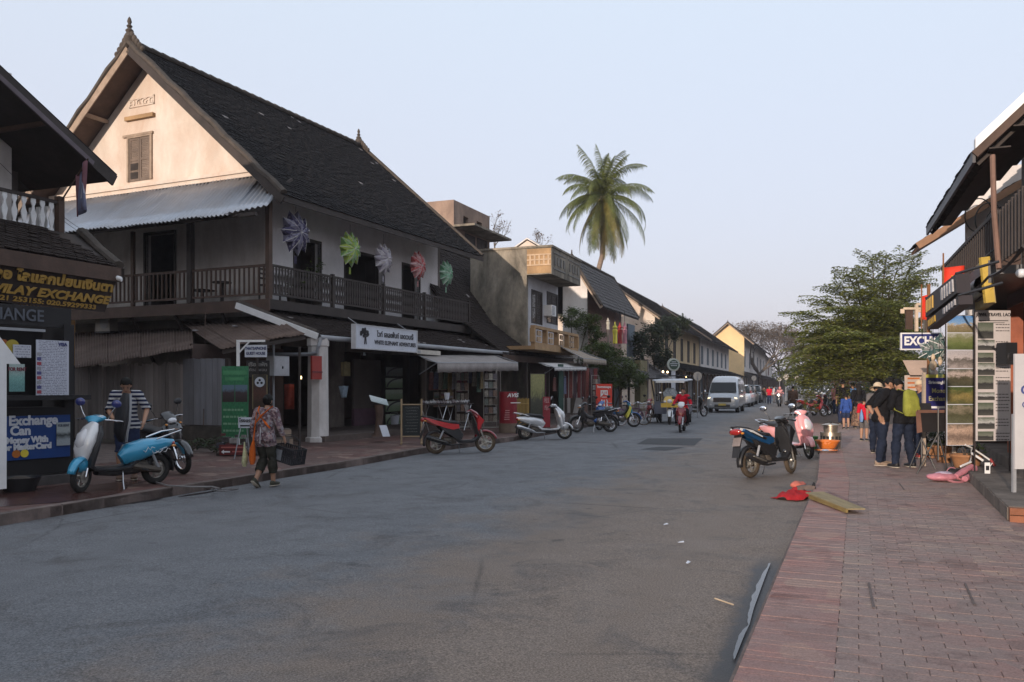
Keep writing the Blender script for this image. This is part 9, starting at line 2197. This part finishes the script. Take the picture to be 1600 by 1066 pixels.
Y_=19.6;o=rt(1293,Y_,'orange plastic basin standing before the steamer','orange_basin','basin',0,.06);b=MB();b.lathe([(0,0),(.17,.0),(.27,.17),(.285,.17),(.28,.19),(.25,.17),(.16,.03),(0,.03)],n=28);b.build('basin',mat('orange_plastic',(.62,.17,.03),.35),o,smooth=35);b=MB();b.lathe([(.18,-.045),(.16,0),(0,0)],n=16);b.build('foot_ring',BLACKM,o)
Y_=19.1;o=rt(1290,Y_,'shiny metal tray on the pavement under the orange basin','metal_tray','tray');b=MB();b.lathe([(0,.015),(.22,.015),(.27,.05),(.28,.05),(.23,.0),(0,.0)],n=26);b.build('tray',CHROME,o,smooth=35);b=MB();b.ell((-.02,-.04,.04),(.08,.06,.03),12,7);b.build('ladle_bowl',CHROME,o,smooth=True)
Y_=21.0;o=rt(1266,Y_,'green plastic bucket behind the pink scooter','green_bucket','bucket',0,-.12);b=MB();b.lathe([(0,0),(.14,0),(.19,.36),(.2,.36),(.2,.38),(.175,.36),(.13,.02),(0,.02)],n=22);b.build('bucket',mat('green_plastic',(.05,.20,.04),.4),o,smooth=35);b=MB();b.tube([(-.19,0,.36),(-.12,0,.2),(.12,0,.2),(.19,0,.36)],.006,4);b.build('handle',STEEL,o)
g=G(1245,772,-.06);o=thing('red_cloth','crumpled red cloth lying over the right kerb','cloth',(g.x,g.y,-.115),R(35));b=MB();n_=26;vs_=[]
for i in range(n_+1):
    for j in range(n_+1):
        u,v_=i/n_*2-1,j/n_*2-1;e=max(0,1-(u*u*.9+v_*v_*.9)) **.5;x,y=u*.34,v_*.22;k_=noise.noise(Vector((x*7,y*7,3)))*.06+abs(noise.noise(Vector((x*14,y*14,8))))*.05
        vs_.append((x*(1+.2*noise.noise(Vector((u*2,v_*2,0)))),y,.005+.10*e+k_*e))
b.add(vs_,[(i*(n_+1)+j,i*(n_+1)+j+1,(i+1)*(n_+1)+j+1,(i+1)*(n_+1)+j) for i in range(n_) for j in range(n_)]);b.build('cloth_folds',cloth('crimson_cloth',(.36,.02,.025)),o,smooth='all',fix=False)
g2=G(1256,762,.0);b=MB();b.ell((.28,.18,.16),(.16,.09,.045),12,8);b.v=[tuple(Vector(v)*(1+.15*noise.noise(Vector(v)*12))) for v in b.v];b.build('sunlit_fold',cloth('sunlit_red_cloth',(.55,.16,.12)),o,smooth='all')  # sunlit part of the red cloth, given as a paler colour
g=G(1262,768,.01);o=thing('grey_shard','broken grey block beside the red cloth on the pavement edge','block',(g.x+.05,g.y+.3,.0),R(12));b=MB();b.prism([(-.12,0),(.14,0),(.16,.05),(.05,.07),(-.10,.05)],-.05,.06,'y',.1);b.build('block',KERBM,o);b=MB();b.prism([(.14,0),(.19,.0),(.17,.10),(.15,.06)],-.02,.03,'y');b.build('splinter',BLACKM,o)
g0,g1=G(1272,778,.01),G(1338,803,.01);o=thing('loose_plank','loose yellowish plank propped on a stone on the brick pavement','plank',((g0.x+g1.x)/2,(g0.y+g1.y)/2,.01),math.atan2(g1.y-g0.y,g1.x-g0.x),None,rx=R(-6));l_=(g1-g0).length
b=MB();b.slab([(-l_/2,-.12,.05),(l_/2,-.12,.035),(l_/2,.10,.06),(-l_/2+.05,.10,.09)],(0,0,.014));b.build('board',mat('yellow_timber',(.27,.21,.11),.75,var=.25,vs=3,stretch=(1,6,1)),o);b=MB();b.box(-l_/2+.15,l_/2,-.13,-.10,.0,.045);b.build('edge_batten',mat('dark_yellow_timber',(.20,.14,.05),.8),o)
# hose on the left kerb, litter on the road
g=G(330,768,.01);o=thing('plastic_hose','pale plastic hose looping over the left kerb near the walking person','hose',(0,0,0));pts=[G(*p_) for p_ in ((232,752,.02),(262,760,.02),(300,762,.02),(332,762,.02),(345,766,.02),(372,765,-.10),(352,769,-.10),(335,768,-.1),(329,764,.02))];sm_=[]
for i in range(len(pts)-1):
    for t in (0,.33,.66):sm_.append(pts[i].lerp(pts[i+1],t)+Vector((0,0,.012)))
b=MB();b.tube(sm_,.014,6);b.build('hose',mat('hose_plastic',(.20,.19,.19),.4),o,smooth=True)
for i,(px,py) in enumerate(((1064,848),(1040,820),(1075,880))):
    g=G(px,py,-.1);o=thing('litter_scrap',('white paper scrap on the road, nearest the puddle','smaller white scrap farther out on the road','tiny pale scrap on the road below the other two')[i],'litter',(g.x,g.y,-.098),R(30*i));b=MB();b.slab([(-.035,-.012,0),(.03,-.015,.004),(.03,.012,.012),(-.02,.014,.0)],(0,0,.004));b.build('scrap',SIGNW,o)
g0,g1=G(1117,935,-.1),G(1146,945,-.1);o=thing('bamboo_stick','thin pale stick lying on the road near the puddle','stick',(0,0,0));b=MB();b.tube([g0,g1],.006,5);b.build('stick',BEIGEC,o)
# tyre stack and low clutter at the exchange booth
g=G(18,770,.01);o=thing('old_basin','dark round basin on the pavement at the left frame edge','basin',(g.x,g.y+.2,.01));b=MB();b.lathe([(0,.0),(.2,0),(.28,.2),(.27,.2),(.19,.02)],n=20);b.build('basin',BLACKM,o,smooth=35);b=MB();b.ell((0,0,.12),(.18,.18,.1),14,8);b.build('contents',MORTAR,o,smooth=True)
# wires
def wire(lb,pts,sag=.2,r=.008):
    o=thing('overhead_wire',lb,'wire',(0,0,0));b=MB();out=[]
    for a,c in zip(pts,pts[1:]):
        for i in range(9):t=i/8;out.append(Vector(a).lerp(Vector(c),t)+Vector((0,0,-sag*4*t*(1-t))))
    b.tube(out,r,4);b.build('wire',CABLE,o)
wire('thin wire from the left balcony to the zinc awning',[P(0,255,17),P(98,338,18.4),P(150,368,21)],.05,.006)
wire('second thin wire below the left balcony',[P(95,342,18.2),P(140,372,21)],.02,.006)
wire('black cable bundle under the right balcony',[RP(1600,385,2.1),RP(1545,432,2.1),RP(1500,462,2.1),RP(1455,492,2.2)],.06,.02)
wire('thin cable crossing behind the crooked post',[RP(1565,330,2.6),RP(1548,380,2.8),RP(1600,400,2.9)],.2,.008)
for i,(px,Y_) in enumerate(((1178,105),(1218,120),(1246,100),(1228,88))):
    o=thing('road_sign',('round road sign by the cars farthest down the left kerb','round road sign above the small pale car','pale round road sign beyond the person in the brown coat','round road sign left of the brown coat')[i],'sign',((px-CX)/FOC*Y_,Y_,-.1),0,'distant round road signs');b=MB();b.tube([(0,0,0),(0,0,2.6)],.04,5);b.build('pole',GREYP,o);b=MB();b.lathe([(0,-.02),(.32,-.02),(.32,.02),(0,.02)],(0,0,2.6),16,'y');b.build('disc',MATS['sign_back'],o)
# small warm bulbs under the far awnings, weeds and rubble by the shed, hanging goods in doorways
BULB=mat('warm_bulb',(.9,.7,.4),.4,emit=(1,.68,.34,5))
for i,(px,py,Y_) in enumerate(((1036,581,44),(1043,581.5,46),(1072,589,50),(469,590,24.5))):
    o=thing('light_bulb',('warm bulb left of the round green sign pole','second warm bulb beside the round green sign','warm bulb under the awning left of the van','small warm bulb inside the doorway of the corner shop')[i],'lamp',P(px,py,Y_));b=MB();b.ell((0,0,0),(.05,.05,.06),10,7);b.build('bulb',BULB,o,smooth=True);b=MB();b.lathe([(.02,.05),(.02,.1),(0,.1)],n=8);b.tube([(0,0,.1),(0,0,.35)],.006,4);b.build('socket',BLACKM,o)
random.seed(21)
for i,(px,Y_,r_,lb) in enumerate(((338,18.9,.35,'low weedy plant at the stone base of the shed'),(300,19.3,.3,'smaller weedy tuft left of the first at the shed base'),(268,19.0,.25,'dry weeds behind the tail of the sky blue scooter'))):
    v=P(px,603,Y_);o=thing('weed_tuft',lb,'plant',(v.x,Y_,.01));b=MB();cloud(b,(0,0,r_*.55),(r_,r_,r_*.55),220,.09);b.build('leaves',LEAF_D,o,fix=False)
    b=MB()
    for k in range(6):a=k*1.05;b.tube([(0,0,0),(r_*.6*math.cos(a),r_*.6*math.sin(a),r_*.7)],.006,3)
    b.build('stems',BARK,o)
for i,(px,Y_,c,lb) in enumerate(((452,24.6,(.30,.05,.03),'red cloth hanging in the dark doorway left of the pillar'),(537,24.2,(.20,.25,.30),'pale blue triangular cloth hanging inside the corner shop'),(540,25.5,(.30,.26,.14),'yellowish poster inside the corner shop by the door'))):
    zt_=zof((600,603,565)[i],Y_);o=stand_at(px,Y_,lb,'hanging_cloth','cloth',R(20),0);h_=(.75,.35,.45)[i];b=MB();vs_=[]
    for a in range(7):
        for c_ in range(6):t,u=a/6,c_/5;vs_.append(((t-.5)*.28*(1-.5*u*(i==1)),.03*math.sin(t*9+u*2),zt_-h_*u))
    b.add(vs_,[(a*6+c_,a*6+c_+1,a*6+c_+7,a*6+c_+6) for a in range(6) for c_ in range(5)]);ob=b.build('cloth',mat('hung_cloth_%d' % i,c,.85,var=.3,vs=7),o,smooth='all',fix=False);ob.modifiers.new('s','SOLIDIFY').thickness=.004
    b=MB();b.tube([(-.16,0,zt_),(.16,0,zt_)],.01,4);b.tube([(0,0,zt_),(0,0,zt_+.8)],.005,3);b.build('hanger',BLACKM,o)

# more goods in the open shop fronts: hung garments and framed pictures
random.seed(31)
GC=[(.22,.10,.09),(.12,.13,.20),(.30,.27,.22),(.10,.16,.12),(.26,.20,.10),(.24,.24,.27),(.18,.06,.10)]
for i in range(16):
    px=676+i*7.2+random.uniform(-1.5,1.5) if i<12 else 835+(i-12)*16;Y_=28.5 if i<12 else 34.0;zt_=zof(578 if i<12 else 588,Y_)+random.uniform(-.1,.05)
    o=stand_at(px,Y_,('dark red','navy','cream','green','ochre','grey','purple')[i % 7]+' garment, '+ORD[i if i<12 else i-12]+' from the left under the '+('wide grey awning' if i<12 else 'small pale awning'),'hanging_garment','garment',R(60),0);o['group']='garments hanging in the shop openings'
    h_=random.uniform(.5,.8);w_=random.uniform(.24,.34);b=MB();b.slab([(-w_/2,0,zt_-h_),(w_/2,0,zt_-h_),(w_*.32,0,zt_),(-w_*.32,0,zt_)],(0,.03,0));b.build('garment',mat('garment_%d' % (i % 7),GC[i % 7],.9,var=.45,vs=10),o);b=MB();b.tube([(0,.01,zt_),(0,.01,zt_+.08),(.03,.01,zt_+.1)],.006,4);b.tube([(-w_*.3,.01,zt_+.01),(w_*.3,.01,zt_+.01)],.006,4);b.build('hook',STEEL,o)
for i in range(9):
    px,Y_=682+(i % 3)*11,29.5;z_=zof(636-(i // 3)*13,Y_)
    o=stand_at(px,Y_,('lowest','middle','topmost')[i // 3]+' framed picture in the '+('left','centre','right')[i % 3]+' column at the back of the corner shop','framed_picture','picture',R(20),z_);b=MB();b.box(-.11,.11,0,.02,0,.24);b.build('frame',WOOD_L,o);b=MB();b.box(-.09,.09,-.004,0,.02,.22);b.build('print',m_photo('small_print_%d' % i,[(.2,GC[i % 7]),(.6,GC[(i+2) % 7]),(.9,(.32,.30,.26))],.8,i*2.3,6),o)
# ------------------------------------------------------------------ the evening air
s=NB('evening_air');s.t.nodes.remove(s.b)
pv=s.n('VolumePrincipled');pv.inputs['Color'].default_value=(.86,.84,.9,1);pv.inputs['Density'].default_value=.0006;pv.inputs['Anisotropy'].default_value=.2
s.l(pv.outputs[0],s.out.inputs['Volume'])
b=MB();b.box(-670,670,-670,670,-1.2,42);b.build('haze',s.m,kind='stuff')
bake_texts()
